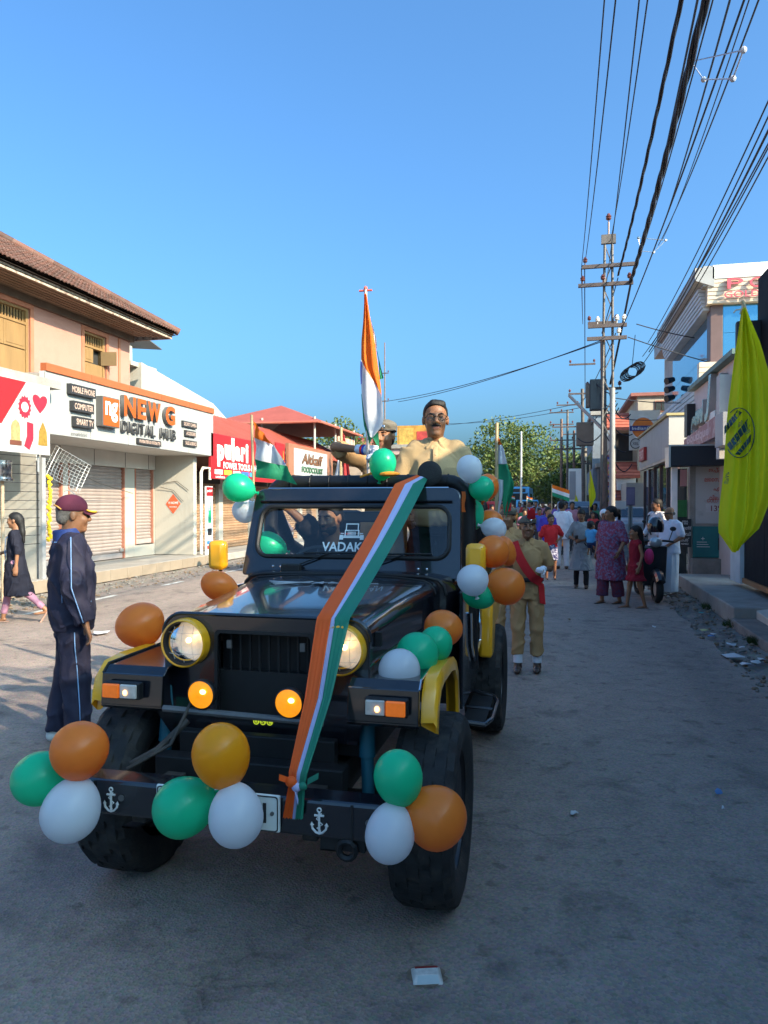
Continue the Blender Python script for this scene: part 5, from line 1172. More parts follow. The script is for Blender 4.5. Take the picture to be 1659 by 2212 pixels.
part('green_fold', patch([[(903,985),(908,1060),(918,1095),(920,1115)], [(906,985),(913,1060),(926,1092),(944,1075)], [(908,985),(916,1060),(934,1096),(950,1130)]], YF+.02, 12, 8, .008), grc, FL, smooth='all')
part('wheel_print', patch([[(901,902),(900,930),(902,962)], [(905,905),(905,930),(905,958)]], YF-.045, 6, 4, .002), bluec, FL)
# flag on the windscreen's left corner
YF = 4.42
F2 = thing('flag', 'tricolour flag waving at the left corner of the windscreen', 'flag', at(631*K_, 1210*K_, Y=YF))
part('pole', MB().cyl(at(634*K_, 1225*K_, Y=YF), at(629*K_, 1037*K_, Y=YF), .009, n=8), bamboo, F2)
part('saffron_band', patch([[(632,1052),(634,1072),(635,1094)], [(650,1075),(655,1090),(662,1104)], [(660,1085),(672,1098),(685,1113)]], YF, 10, 10, .02, 3), saf, F2, smooth='all')
part('white_band', patch([[(635,1094),(636,1120),(636,1148)], [(662,1104),(672,1130),(678,1158)], [(685,1113),(705,1138),(718,1165)]], YF, 10, 12, .025, 3), whc, F2, smooth='all')
part('green_band', patch([[(636,1148),(637,1172),(637,1193)], [(678,1158),(690,1180),(700,1200)], [(718,1165),(732,1190),(744,1212)]], YF, 10, 12, .02, 3), grc, F2, smooth='all')
part('wheel_print', MB().lathe([(.010,0),(.013,.001)], 16, at(712*K_, 1155*K_, Y=YF-.03), Matrix.Rotation(math.pi/2, 3, 'X')), bluec, F2)
# flag at the right rear of the vehicle
YF = 5.88
F3 = thing('flag', 'tricolour flag hanging on a bamboo pole at the right rear of the jeep', 'flag', at(1240*K_, 1300*K_, Y=YF))
part('pole', MB().cyl(at(1241*K_, 1340*K_, Y=YF), at(1242*K_, 1057*K_, Y=YF), .013, n=8), bamboo, F3)
part('saffron_band', patch([[(1244,1090),(1244,1102),(1244,1112)], [(1249,1098),(1252,1106),(1256,1112)]], YF, 6, 6, .01), saf, F3, smooth='all')
part('white_band', patch([[(1244,1112),(1244,1130),(1244,1160)], [(1256,1112),(1262,1130),(1268,1160)]], YF, 8, 8, .015), whc, F3, smooth='all')
part('green_band', patch([[(1244,1160),(1245,1190),(1248,1200)], [(1262,1160),(1270,1200),(1262,1290)], [(1268,1160),(1286,1210),(1270,1240)], [(1272,1170),(1285,1225),(1264,1300)]], YF, 12, 10, .02), grc, F3, smooth='all')
part('white_tail', patch([[(1246,1198),(1248,1240),(1244,1280)], [(1258,1200),(1258,1235),(1246,1290)]], YF-.02, 8, 6, .008), whc, F3, smooth='all')
F4 = thing('flag', 'red flag with white tip at the left rear of the jeep', 'flag', at(857*K_, 1195*K_, Y=YF))
part('pole', MB().cyl(at(852*K_, 1200*K_, Y=YF), at(853*K_, 1068*K_, Y=YF), .012, n=8), bamboo, F4)
part('red_band', patch([[(856,1082),(856,1130),(857,1192)], [(862,1090),(870,1140),(876,1192)]], YF, 10, 6, .015), cloth('red_flag_cloth', (.62,.06,.06)), F4, smooth='all')
part('white_band', patch([[(836,1192),(842,1160),(846,1130)], [(848,1192),(850,1160),(851,1130)]], YF, 8, 5, .01), whc, F4, smooth='all')
# yellow flag at the right edge
YF = 5.9
FY = thing('flag', 'large lime-yellow flag with a dark globe emblem hanging at the right edge', 'flag', at(1900*K_, 1300*K_, Y=YF))
yc = cloth('lime_yellow_cloth', (.82,.82,.02), .5)
yfl = patch([[(1856,770),(1838,900),(1822,1030),(1812,1180),(1800,1270),(1796,1330),(1830,1380)], [(1858,770),(1862,900),(1862,1030),(1856,1180),(1850,1270),(1846,1330),(1836,1381)], [(1860,770),(1878,880),(1885,1000),(1884,1150),(1884,1250),(1874,1325),(1844,1377)], [(1862,770),(1898,860),(1924,960),(1938,1100),(1930,1230),(1898,1320),(1856,1360)]], YF, 26, 40, .035, 7, .5)
part('cloth', yfl, yc, FY, smooth='all')
part('pole', MB().cyl(at(1856*K_, 752*K_, Y=YF+.06), at(1990*K_, 1180*K_, Y=YF+.02), .014, n=8), bamboo, FY)
part('tie_string', MB().tube([at(1858*K_, 772*K_, Y=YF), at(1840*K_, 775*K_, Y=YF), at(1834*K_, 782*K_, Y=YF)], .006, 5).tube([at(1856*K_, 765*K_, Y=YF), at(1850*K_, 785*K_, Y=YF)], .006, 5), mat('string_cream', (.6,.5,.42), .8), FY)
gk = mat('globe_print', (.03,.09,.11), .7, var=.2)
gc = (1848, 1082)
def gp(a, r, lat=0):
    x = gc[0] + 38*r*math.cos(a); y = gc[1] + 62*r*math.sin(a)
    return (x, y)
from mathutils.bvhtree import BVHTree
_bv = BVHTree.FromPolygons([Vector(p) for p in yfl.v], yfl.f) if False else None
def on_cloth(x, y, off=.012):
    o = Vector((0,0,CAM_H)); q = at(x*K_, y*K_, Y=YF); d = (q-o).normalized(); h = CL.ray_cast(o, d)
    return (h[0] - d*off) if h[0] is not None else q - d*.05
_cl = [o for o in FY.children if o.name.startswith('cloth')][0]; _w = world_loc(_cl)
CL = BVHTree.FromPolygons([v.co + _w for v in _cl.data.vertices], [list(p.vertices) for p in _cl.data.polygons])
ring = MB().tube([on_cloth(*gp(a, 1.0)) for a in [-2.2+i*4.6/30 for i in range(31)]], .0035, 5)
part('globe_ring', ring, gk, FY)
cells = MB(); tl_ = R(-38)
def cell(u0, u1, v0, v1):
    pts = []
    for (u, v) in ((u0,v0),((u0+u1)/2,v0),(u1,v0),(u1,v1),((u0+u1)/2,v1),(u0,v1)):
        x = u*math.sqrt(max(0, 1-v*v)); y = v
        xr = x*math.cos(tl_) - y*math.sin(tl_); yr = x*math.sin(tl_) + y*math.cos(tl_)
        pts.append(on_cloth(gc[0] + 36*xr - 4, gc[1] + 58*yr))
    cells.add(pts, [tuple(range(6))])
for (va, vb) in ((-.78,-.5),(-.05,.30),(.62,.85)):
    for k in range(6):
        u0 = -.92 + k*.31; cell(u0+.02, u0+.29, va, vb)
part('globe_cells', cells, gk, FY, kind='stuff')
for t, x, y, w, h in (('കേരള', 1848, 1064, .085, .04), ('വ്യാപാരി', 1838, 1110, .11, .035), ('1സം', 1868, 1078, .05, .035)):
    c = on_cloth(x, y, .02); o = lettering(t, c, w, h, ((math.cos(YAW+.2), math.sin(YAW+.2), .75), (-.6, -.2, 1)), gk, FY, .01)
lettering('സംഘം', on_cloth(1818, 1195, .02), .09, .03, ((.2,.1,1), (-1,-.2,.1)), gk, FY, .01)
# ------------------------------------------------------------------ people: signed-distance bodies meshed with surface nets
def A3(v): return np.array(v, dtype=np.float32)
class Prim:
    def __init__(s, fn, lo, hi, k=.02, op='u'): s.fn = fn; s.lo = np.minimum(lo, hi); s.hi = np.maximum(lo, hi); s.k = k; s.op = op
def rc(a, b, ra, rb=None, k=.02, op='u', flat=None, cap=False):
    a = A3(a); b = A3(b); rb = ra if rb is None else rb; ba = b-a; L2 = float(ba@ba)+1e-9; L = L2**.5
    def fn(P):
        w = P-a; t = np.clip((w@ba)/L2, 0, 1); q = w - t[..., None]*ba
        if flat is not None:
            n = A3(flat[0]); n = n/np.linalg.norm(n); q = q + n*((q@n)*(1/flat[1]-1))[..., None]
        d = np.sqrt((q*q).sum(-1)) - (ra+(rb-ra)*t)
        if cap:
            sx = (w@ba)/L; d = np.maximum(d, np.maximum(-sx, sx-L))
        return d
    m = max(ra, rb); return Prim(fn, np.minimum(a, b)-m, np.maximum(a, b)+m, k, op)
def el(c, r, Rm=None, k=.02, op='u'):
    c = A3(c); r = A3(r); M = np.array(Rm, dtype=np.float32) if Rm is not None else None
    def fn(P):
        q = P-c
        if M is not None: q = q@M
        q = q/r; k0 = np.sqrt((q*q).sum(-1)); q2 = q/r; k1 = np.sqrt((q2*q2).sum(-1))+1e-6
        return k0*(k0-1)/k1
    m = float(r.max()); return Prim(fn, c-m, c+m, k, op)
def loft(secs, k=.02, p=2.3, op='u'):
    """secs: (z, rx, ry, cx, cy) from low to high"""
    S = np.array([(*q, 0, 0)[:5] for q in secs], dtype=np.float32); z0, z1 = S[0, 0], S[-1, 0]
    def fn(P):
        z = P[..., 2]; rx = np.interp(z, S[:,0], S[:,1]); ry = np.interp(z, S[:,0], S[:,2]); cx = np.interp(z, S[:,0], S[:,3]); cy = np.interp(z, S[:,0], S[:,4])
        q = (np.abs((P[...,0]-cx)/rx)**p + np.abs((P[...,1]-cy)/ry)**p)**(1/p)
        return np.maximum((q-1)*np.minimum(rx, ry), np.maximum(z0-z, z-z1)).astype(np.float32)
    lo = A3((float((S[:,3]-S[:,1]).min()), float((S[:,4]-S[:,2]).min()), z0)); hi = A3((float((S[:,3]+S[:,1]).max()), float((S[:,4]+S[:,2]).max()), z1))
    return Prim(fn, lo, hi, k, op)
def sdf_mesh(prims, vox):
    adds = [p for p in prims if p.op == 'u']
    lo = np.min([p.lo for p in adds], 0) - 3*vox - .01; hi = np.max([p.hi for p in adds], 0) + 3*vox + .01
    n = np.ceil((hi-lo)/vox).astype(int)+1
    ax = [lo[i] + vox*np.arange(n[i], dtype=np.float32) for i in range(3)]
    f = np.full(n, 1.0, np.float32)
    for p in prims:
        pad = p.k + 3*vox
        i0 = np.maximum(((p.lo-pad-lo)/vox).astype(int), 0); i1 = np.minimum(((p.hi+pad-lo)/vox).astype(int)+2, n)
        if (i1 <= i0).any(): continue
        sl_ = tuple(slice(a, b) for a, b in zip(i0, i1))
        P = np.stack(np.meshgrid(*[ax[i][sl_[i]] for i in range(3)], indexing='ij'), -1)
        d = p.fn(P).astype(np.float32); g = f[sl_]
        if p.op == 'u':
            h = np.clip(.5+.5*(d-g)/p.k, 0, 1); f[sl_] = d*(1-h)+g*h - p.k*h*(1-h)
        else:
            h = np.clip(.5-.5*(g+d)/p.k, 0, 1) ; f[sl_] = g*(1-h) + (-d)*h + p.k*h*(1-h)
    ins = f < 0
    c = np.zeros(np.array(n)-1, np.int8)
    for dx in (0,1):
        for dy in (0,1):
            for dz in (0,1): c += ins[dx:n[0]-1+dx, dy:n[1]-1+dy, dz:n[2]-1+dz]
    act = (c > 0) & (c < 8); I = np.argwhere(act); m = len(I)
    if m == 0: return None
    corners = [(dx,dy,dz) for dx in (0,1) for dy in (0,1) for dz in (0,1)]
    V = np.stack([f[I[:,0]+a, I[:,1]+b, I[:,2]+e] for a, b, e in corners], 1)
    acc = np.zeros((m,3), np.float32); cnt = np.zeros(m, np.float32)
    for i, ca in enumerate(corners):
        for j, cb in enumerate(corners):
            if j <= i or sum(abs(x-y) for x, y in zip(ca, cb)) != 1: continue
            fa, fb = V[:,i], V[:,j]; s = (fa < 0) != (fb < 0); t = np.where(s, fa/np.where(s, fa-fb, 1), 0)
            acc += np.where(s[:,None], A3(ca)+t[:,None]*(A3(cb)-A3(ca)), 0); cnt += s
    verts = lo + vox*(I + acc/cnt[:,None])
    idm = np.full(act.shape, -1, np.int32); idm[act] = np.arange(m)
    Q = []
    for a in range(3):
        s0 = [slice(1, n[i]-1) for i in range(3)]; s0[a] = slice(0, n[a]-1); s1 = list(s0); s1[a] = slice(1, n[a])
        A, B = ins[tuple(s0)], ins[tuple(s1)]; E = np.argwhere(A != B)
        if len(E) == 0: continue
        flip = A[tuple(E.T)]; off = np.array([1,1,1]); off[a] = 0; E = E+off
        b, d = [(1,2),(2,0),(0,1)][a]
        def cid(db, dd): K = E.copy(); K[:,b] -= db; K[:,d] -= dd; return idm[tuple(K.T)]
        q = np.stack([cid(1,1), cid(0,1), cid(0,0), cid(1,0)], 1); q[~flip] = q[~flip][:, ::-1]; Q.append(q)
    Q = np.concatenate(Q); Q = Q[(Q >= 0).all(1)]
    return verts.astype(np.float32), Q
_rl = np.random.RandomState(3).rand(24,24,24).astype(np.float32)
def vnoise(P):
    i = np.floor(P).astype(int); fr = P-i; fr = fr*fr*(3-2*fr); i %= 24; j = (i+1) % 24
    o = 0
    for a in (0,1):
        for b in (0,1):
            for e in (0,1):
                w = (fr[:,0] if a else 1-fr[:,0])*(fr[:,1] if b else 1-fr[:,1])*(fr[:,2] if e else 1-fr[:,2])
                o = o + w*_rl[(j if a else i)[:,0], (j if b else i)[:,1], (j if e else i)[:,2]]
    return o
def np_mesh(name, V, Q):
    me = bpy.data.meshes.new(name); me.vertices.add(len(V)); me.vertices.foreach_set('co', np.ascontiguousarray(V, np.float32).ravel())
    me.loops.add(len(Q)*4); me.loops.foreach_set('vertex_index', Q.astype(np.int32).ravel()); me.polygons.add(len(Q))
    me.polygons.foreach_set('loop_start', np.arange(0, len(Q)*4, 4, dtype=np.int32)); me.polygons.foreach_set('loop_total', np.full(len(Q), 4, np.int32))
    me.update(calc_edges=True); me.validate(); return me
def smooth_np(V, Q, it=1, lam=.5):
    for _ in range(it):
        s = np.zeros_like(V); c = np.zeros(len(V), np.float32)
        for a, b in ((0,1),(1,2),(2,3),(3,0)):
            np.add.at(s, Q[:,a], V[Q[:,b]]); np.add.at(s, Q[:,b], V[Q[:,a]]); np.add.at(c, Q[:,a], 1); np.add.at(c, Q[:,b], 1)
        V = V*(1-lam) + lam*s/np.maximum(c, 1)[:,None]
    return V
class Person:
    """local frame: faces -y, person's right hand at -x, canonical height 1.70, scaled to H"""
    def __init__(s, label, loc, rz=0, H=1.7, pose=None, w=1., fat=0., head=(0,0,0), vox=.012, group=None, name='person', head_scale=1.):
        s.t = thing(name, label, 'person', loc, rz, group); s.s = H/1.7; s.w = w; s.fat = fat; s.vox = vox; s.loc = Vector(loc); s.rz = rz
        J = {'lsh': (.178*w,.0,1.385), 'lel': (.225*w,.04,1.11), 'lwr': (.235*w,-.04,.86), 'lhip': (.092,0,.90), 'lkn': (.10,-.015,.48), 'lan': (.105,.02,.075)}
        for k in list(J): J['r'+k[1:]] = (-J[k][0], J[k][1], J[k][2])
        J['hd'] = (0,-.015,1.575); J['nk'] = (0,.018,1.40)
        J.update(pose or {}); s.J = {k: A3(v) for k, v in J.items()}
        yaw, pit, rol = head
        s.HR = (Matrix.Rotation(R(yaw),3,'Z') @ Matrix.Rotation(R(pit),3,'X') @ Matrix.Rotation(R(rol),3,'Y')); s.HM = np.array(s.HR, dtype=np.float32); s.hs = head_scale
    def W(s, p):
        """world point -> local canonical"""
        q = Matrix.Rotation(-s.rz, 3, 'Z') @ (Vector(p) - s.loc); return A3(q)/s.s
    def h(s, x, y, z): return s.J['hd'] + s.HM@A3((x,y,z))*s.hs
    def add(s, name, prims, m, vox=None, folds=0., fq=9., aniso=(1,1,1), parent=None, label=None, post=None, sm=1):
        r = sdf_mesh(prims, vox or s.vox)
        if r is None: return None
        V, Q = r
        if sm: V = smooth_np(V, Q, sm, .4)
        if folds:
            me0 = np_mesh('t', V, Q); N = np.empty(len(V)*3, np.float32); me0.vertices.foreach_get('normal', N); N = N.reshape(-1,3); bpy.data.meshes.remove(me0)
            q = V*np.array(aniso, np.float32)*fq + len(name)
            w1 = vnoise(q + 2*vnoise(q*.5+9)[:,None]); w2 = vnoise(q*2.3+5)
            V = V + N*((1-np.abs(2*w1-1))**3*1.3 - .45 + .35*(w2-.5))[:,None]*folds
        me = np_mesh(name, V*s.s, Q)
        o = link_mesh(name, me, m, parent or s.t, smooth='all', local=True)
        if label: o['label'] = label
        if post: post(me, V)
        return o
    def mesh(s, name, mb, m, parent=None, smooth='all'):
        mb.v = [tuple(Vector(p)*s.s) for p in mb.v]; return part(name, mb, m, parent or s.t, smooth=smooth, local=True)
    # -- body
    def head_prims(s, female=False):
        h = s.h; g = s.hs; M = s.HM; E = lambda c, r, k=.02, op='u': el(h(*c), A3(r)*g, M, k*g, op); C = lambda a, b, ra, rb=None, k=.015, op='u': rc(h(*a), h(*b), ra*g, (rb or ra)*g, k*g, op)
        jw = .055 if female else .061
        return [E((0,.014,.036), (.075,.094,.082)), E((0,-.020,-.035), (jw,.070,.082), .03), E((0,-.068,-.098), (.026,.020,.017), .03),
            C((0,-.088,.018), (0,-.107,-.026), .008, .0135, .014), C((-.010,-.098,-.030), (.010,-.098,-.030), .0085, .0085, .010),
            C((-.034,-.080,.024), (.034,-.080,.024), .010, .010, .016), E((-.036,-.066,-.028), (.022,.020,.022), .025), E((.036,-.066,-.028), (.022,.020,.022), .025),
            E((-.031,-.096,.004), (.0155,.014,.011), .012, 's'), E((.031,-.096,.004), (.0155,.014,.011), .012, 's'),
            C((-.017,-.083,-.058), (.017,-.083,-.058), .0075, .0075, .010), C((-.014,-.080,-.069), (.014,-.080,-.069), .0085, .0085, .010),
            E((-.076,.010,-.004), (.010,.020,.031), .010), E((.076,.010,-.004), (.010,.020,.031), .010),
            rc(s.J['nk'] - A3((0,0,.04)), h(0,.018,-.055), .060, .052, .03)]
    def hand_prims(s, side, curl=.5, fist=False, n=None, d=None, r=.0085):
        J = s.J; wr = J[side+'wr']; d = wr - J[side+'el'] if d is None else A3(d); d = d/np.linalg.norm(d)
        sx = -1 if side == 'r' else 1
        n = A3((-sx,0,0)) if n is None else A3(n); n = n - d*(n@d); n = n/np.linalg.norm(n); a = np.cross(d, n)   # palm normal n, across a
        pc = wr + d*.055; out = [rc(wr - d*.02, wr + d*.03, .024, .026, .012, flat=(n, .75)), rc(wr + d*.025, wr + d*.082, .036, .038, .012, flat=(n, .42))]
        cu = 1.5 if fist else curl
        for i, (o, L) in enumerate(((-.028,.066), (-.0095,.076), (.0095,.072), (.027,.058))):
            b = wr + d*.085 + a*o; p = b; ang = .25*cu; 
            for sg in (.42, .33, .25):
                v = d*math.cos(ang) + n*math.sin(ang); q = p + v*L*sg; out.append(rc(p, q, r, r*.88, .004)); p = q; ang += 1.0*cu
        f = a if a[1] < 0 else -a   # thumb on the forward side
        t0 = wr + d*.03 + f*.026; t1 = t0 + (d*.5 + f*.45 + n*.35)*.045; t2 = t1 + (d*.75 + n*.55*cu)*.032
        out += [rc(t0, t1, .0125, .0105, .010), rc(t1, t2, .010, .0085, .005)]
        return out
    def body(s, m, lips=None, female=False, hands=(.5,.5), vox=None, arms=True, legs=True, foot=False, handn=(None,None), fist=(False,False), handd=(None,None)):
        J = s.J; w = s.w; f = s.fat
        P = [loft([(.84,.13*w,.09,0,.0),(1.0,.12*w+f*.6,.085+f,0,-f*.3),(1.2,.135*w,.09,0,0),(1.34,.15*w,.08,0,.005),(1.42,.06,.055,0,.015)], .03)]
        P += s.head_prims(female)
        for sd, c, hn, fi, hd in (('r', hands[0], handn[0], fist[0], handd[0]), ('l', hands[1], handn[1], fist[1], handd[1])):
            P += [rc(J[sd+'sh'] + (A3((0,0,1.33))-J[sd+'sh'])*A3((.12,0,.3)), J[sd+'el'], .044*w, .035*w, .02), rc(J[sd+'el'], J[sd+'wr'], .037*w, .0235*w, .02)]
            if c is not None: P += s.hand_prims(sd, c, fi, hn, hd)
            if legs:
                P += [rc(J[sd+'hip'], J[sd+'kn'], .082, .052, .03), rc(J[sd+'kn'], J[sd+'an'], .052, .033, .025)]
                if foot:
                    a = J[sd+'an']; P += [rc(a + A3((0,.02,-.035)), a + A3((0,-.13,-.055)), .032, .024, .02, flat=((0,0,1), .75)), rc(a + A3((0,-.12,-.056)), a + A3((0,-.165,-.060)), .026, .017, .015, flat=((0,0,1), .6))]
        def post(me, V):
            if lips is None: return
            me.materials.append(lips); c = (V - s.J['hd'])@s.HM/s.hs
            k = np.array([p.vertices[0] for p in me.polygons]); cc = c[k]
            sel = (((cc[:,0]/.024)**2 + ((cc[:,2]+.0635)/.0115)**2) < 1) & (cc[:,1] < -.075)
            mi = np.zeros(len(me.polygons), np.int32); mi[sel] = 1; me.polygons.foreach_set('material_index', mi)
        return s.add('body', P, m, vox, post=post)
    def eyes(s, brow=None, lid=True):
        for sx in (-1, 1):
            c = s.h(sx*.031, -.0765, .004); e = s.mesh('eye', MB().ell(c, .0125*s.hs, 8, 10), EYEW)
            s.mesh('iris', MB().ell(s.h(sx*.031, -.0855, .0035), (.0058*s.hs, .0042*s.hs, .0058*s.hs), 6, 8), IRIS, e)
            s.add('eyelid', [el(s.h(sx*.031, -.0765, .0075), A3((.0150,.0145,.0098))*s.hs, s.HM, .004)], s.skin, .0035, parent=None)
            if brow: s.add('eyebrow', [rc(s.h(sx*.013,-.0905,.021), s.h(sx*.034,-.088,.0265), .0044*s.hs, .0042*s.hs, .004), rc(s.h(sx*.034,-.088,.0265), s.h(sx*.050,-.076,.021), .0042*s.hs, .002*s.hs, .004)], brow, .003)
    def hair(s, m, cover=.012, line=.058, vox=None, extra=(), grey=False, name='hair'):
        h, M, g = s.h, s.HM, s.hs
        P = [el(h(0,.018,.040), A3((.0755+cover*.45,.094+cover*.9,.082+cover))*g, M, .01), rc(h(-.024,.072,-.03), h(.024,.072,-.03), .035*g, .035*g, .04)]
        P += list(extra)
        P += [el(h(0,-.118,line-.055), A3((.125,.108,.068))*g, M, .008, 's'), el(h(0,-.035,-.09), A3((.11,.085,.08))*g, M, .012, 's'), rc(h(-.12,-.012,-.02), h(.12,-.012,-.02), .030*g, .030*g, .008, 's')]
        return s.add(name, P, m, vox or min(s.vox, .008), folds=.0015, fq=70)
    # -- clothes
    def torso(s, m, hem=.80, sleeve='short', neck=.072, flare=0., name='shirt', folds=.008, off=0., collar=True, secs=None, cuff=None, sl_r=.0, vox=None, elastic=False, up=1.0, waist=None):
        J, w, f = s.J, s.w, s.fat
        ws = waist or 0
        S = secs or [(hem, .172*w+f*.5+flare+off-(.02 if elastic else 0), .122+f*.7+flare+off-(.015 if elastic else 0), 0, -f*.3), (max(hem+.05,.92), .170*w+f*.7+off, .124+f+off, 0, -f*.45), (1.05, .163*w+f*.6+off-ws, .122+f+off-ws*.5, 0, -f*.4), (1.2, .180*w+off+f*.2, .126+off+f*.3, 0, 0), (1.30, .170*w+off, .116+off, 0, .004), (1.35, .140*w+off, .098+off, 0, .010), (1.39, .104*w+off*.8, .084+off*.6, 0, .016), (1.42, .084*w+off*.5, .076+off*.3, 0, .018), (1.445, neck, neck*.95, 0, .018)]
        S = sorted(S, key=lambda q: q[0])
        P = [loft(S, .03)]
        for sd in 'rl':
            a, e, b = J[sd+'sh'], J[sd+'el'], J[sd+'wr']; a2 = a + (A3((0,0,1.36))-a)*A3((.25,0,.3))
            sg = 1 if sd == 'l' else -1; P.append(rc((sg*.055,.014,1.392), (sg*.160*w,.004,1.366), .050+off*.6, .052*w+off*.8, .03))
            if sleeve == 'short': P.append(rc(a2, a + (e-a)*.82, .066*w+off, .064*w+off+sl_r, .03)); P.append(rc(a, a + (e-a)*.86, .060*w+off, .067*w+off+sl_r, .02, cap=True))
            elif sleeve == 'elbow': P += [rc(a2, e, .066*w+off, .056*w+off, .03), rc(e, e + (b-e)*.25, .054*w+off, .054*w+off+sl_r, .02, cap=True)]
            elif sleeve == 'long': P += [rc(a2, e, .066*w+off, .054*w+off, .035), rc(e, e + (b-e)*.97, .053*w+off, .040*w+off, .02, cap=True)]
        P.append(rc(J['nk'] + A3((0,-.02,.07)), J['nk'] + A3((0,-.03,.25)), .066, .09, .006, 's'))
        o = s.add(name, P, m, vox, folds=folds, fq=13, aniso=(1,1,.55))
        if collar:
            c0 = J['nk'] + A3((0,.0,-.01))
            Pc = [rc(c0 + A3((0,.0,.004)), c0 + A3((0,.004,.066)), .086, .072, .01, cap=True), rc(c0 + A3((-.014,-.078,.040)), c0 + A3((-.054,-.088,-.012)), .012, .018, .012, flat=((0,1,0), .4)), rc(c0 + A3((.014,-.078,.040)), c0 + A3((.054,-.088,-.012)), .012, .018, .012, flat=((0,1,0), .4)),
                  rc(c0 + A3((0,.0,-.1)), c0 + A3((0,.004,.12)), .062, .060, .004, 's'), rc(c0 + A3((0,-.09,-.06)), c0 + A3((0,-.085,.08)), .004, .030, .006, 's')]
            s.add('collar', Pc, m if collar is True else collar, min(vox or s.vox, .007), parent=o)
        return o
    def trousers(s, m, top=.99, folds=.008, r=(.092,.072,.066), end=1.0, name='trousers', vox=None):
        J, w, f = s.J, s.w, s.fat
        P = [loft([(.80,.160*w+f*.4,.112+f*.4,0,0), (.90,.166*w+f*.5,.118+f*.6,0,-f*.3), (top,.155*w+f*.6,.112+f*.8,0,-f*.4)], .03)]
        for sd in 'rl':
            h_, k_, a_ = J[sd+'hip'], J[sd+'kn'], J[sd+'an']; e = k_ + (a_-k_)*end
            P += [rc(h_, k_, r[0], r[1], .03), rc(k_, e, r[1], r[2], .02, cap=True), el(k_, (r[1],)*3, None, .02)]
        return s.add(name, P, m, vox, folds=folds, fq=11, aniso=(1.1,1.1,.8))
    def shoes(s, m, kind='shoe'):
        for sd in 'rl':
            a = s.J[sd+'an']; fd = A3((0,-1,0)); toe = s.J.get(sd+'toe'); 
            if toe is not None: fd = toe - a; fd = fd/np.linalg.norm(fd)
            up = A3((0,0,1))
            if kind == 'shoe': P = [rc(a - fd*.035 - up*.032, a + fd*.10 - up*.042, .042, .034, .02), rc(a + fd*.09 - up*.046, a + fd*.165 - up*.046, .040, .030, .02, flat=((0,0,1), .75)), rc(a - up*.03, a + up*.03, .044, .040, .02, cap=True)]
            else: P = [rc(a - fd*.05 - up*.066, a + fd*.17 - up*.066, .040, .042, .01, flat=((0,0,1), .22))]
            s.add(kind, P, m, .007)
EYEW = mat('eye_white', (.28,.25,.23), .3, var=.05); IRIS = mat('dark_iris', (.012,.008,.006), .2, var=0)
def skin(name, c): return mat(name, c, .5, var=.12, vs=9, sss=.12, bump=.06, bs=120)
SK = {'mid': skin('brown_skin', (.265,.125,.064)), 'dark': skin('deep_brown_skin', (.20,.092,.05)), 'fair': skin('light_brown_skin', (.37,.19,.105))}
LIP = mat('lip', (.28,.11,.075), .45); HAIR = mat('black_hair', (.006,.0055,.006), .65, var=.4, vs=60, streak=(1,1,.2)); GREYH = mat('grey_hair', (.16,.14,.12), .6, var=.5, vs=90)
def fabric(name, c, rough=.85, var=.14, **k): return mat(name, c, rough, var=var, vs=k.pop('vs', 6), bump=k.pop('bump', .18), bs=k.pop('bs', 160), spec=.2, **k)
# ------------------------------------------------------------------ the people
def Wz(p, z): return Vector((p.x, p.y, z))
khaki = fabric('khaki_cloth', (.45,.265,.125)); cream = fabric('cream_khaki_shirt', (.50,.345,.18)); navy = fabric('navy_tracksuit', (.030,.029,.052), .6, .2)
pipe_b = mat('light_blue_piping', (.25,.42,.70), .6); black_c = fabric('black_cloth', (.014,.014,.018)); whitec = fabric('white_cotton', (.74,.75,.80), var=.08); leather = mat('dark_brown_leather', (.055,.032,.022), .4)
gloves = fabric('white_glove', (.72,.73,.80), var=.06); beretm = fabric('grey_green_beret', (.15,.135,.11), .9); redc = fabric('red_cloth', (.55,.025,.03)); goldm = mat('gold_embroidery', (.80,.45,.04), .5)

# 1 man in the navy tracksuit
p = Person('man in navy tracksuit and maroon cap standing with his back turned, looking right', (-3.24, 4.44, 0), R(128), 1.69, vox=.009, head=(4,2,0),
   pose={'rel': (-.25,.0,1.11), 'rwr': (-.255,-.075,.865), 'lel': (.25,.0,1.12), 'lwr': (.25,-.06,.87), 'rkn': (-.10,-.02,.48), 'ran': (-.115,-.04,.075), 'lan': (.11,.09,.075), 'lkn': (.10,.02,.48)}, w=1.02, fat=.006)
p.skin = SK['mid']; p.body(SK['mid'], LIP, vox=.007, hands=(.55,.5), handn=((0,1,0),None), legs=False)
p.hair(GREYH, .004, .045)
jk = p.torso(navy, hem=.80, sleeve='long', folds=.016, elastic=True, off=.018, collar=False, name='jacket', neck=.085)
c0 = p.J['nk']
col = p.add('collar', [rc(c0 + A3((0,.006,-.005)), c0 + A3((0,.018,.085)), .094, .084, .01, cap=True), rc(c0 + A3((0,.0,-.1)), c0 + A3((0,.02,.16)), .070, .068, .004, 's'), rc(c0 + A3((0,-.10,-.06)), c0 + A3((0,-.10,.12)), .01, .035, .006, 's')], fabric('blue_collar_lining', (.030,.055,.19), .6), .007, parent=jk)
p.mesh('collar_piping', MB().tube([tuple(c0 + A3((.098*math.cos(a), .006+.098*math.sin(a), -.004))) for a in [R(-60)+i*R(300)/24 for i in range(25)]], .0038, 6), pipe_b, jk)
J = p.J
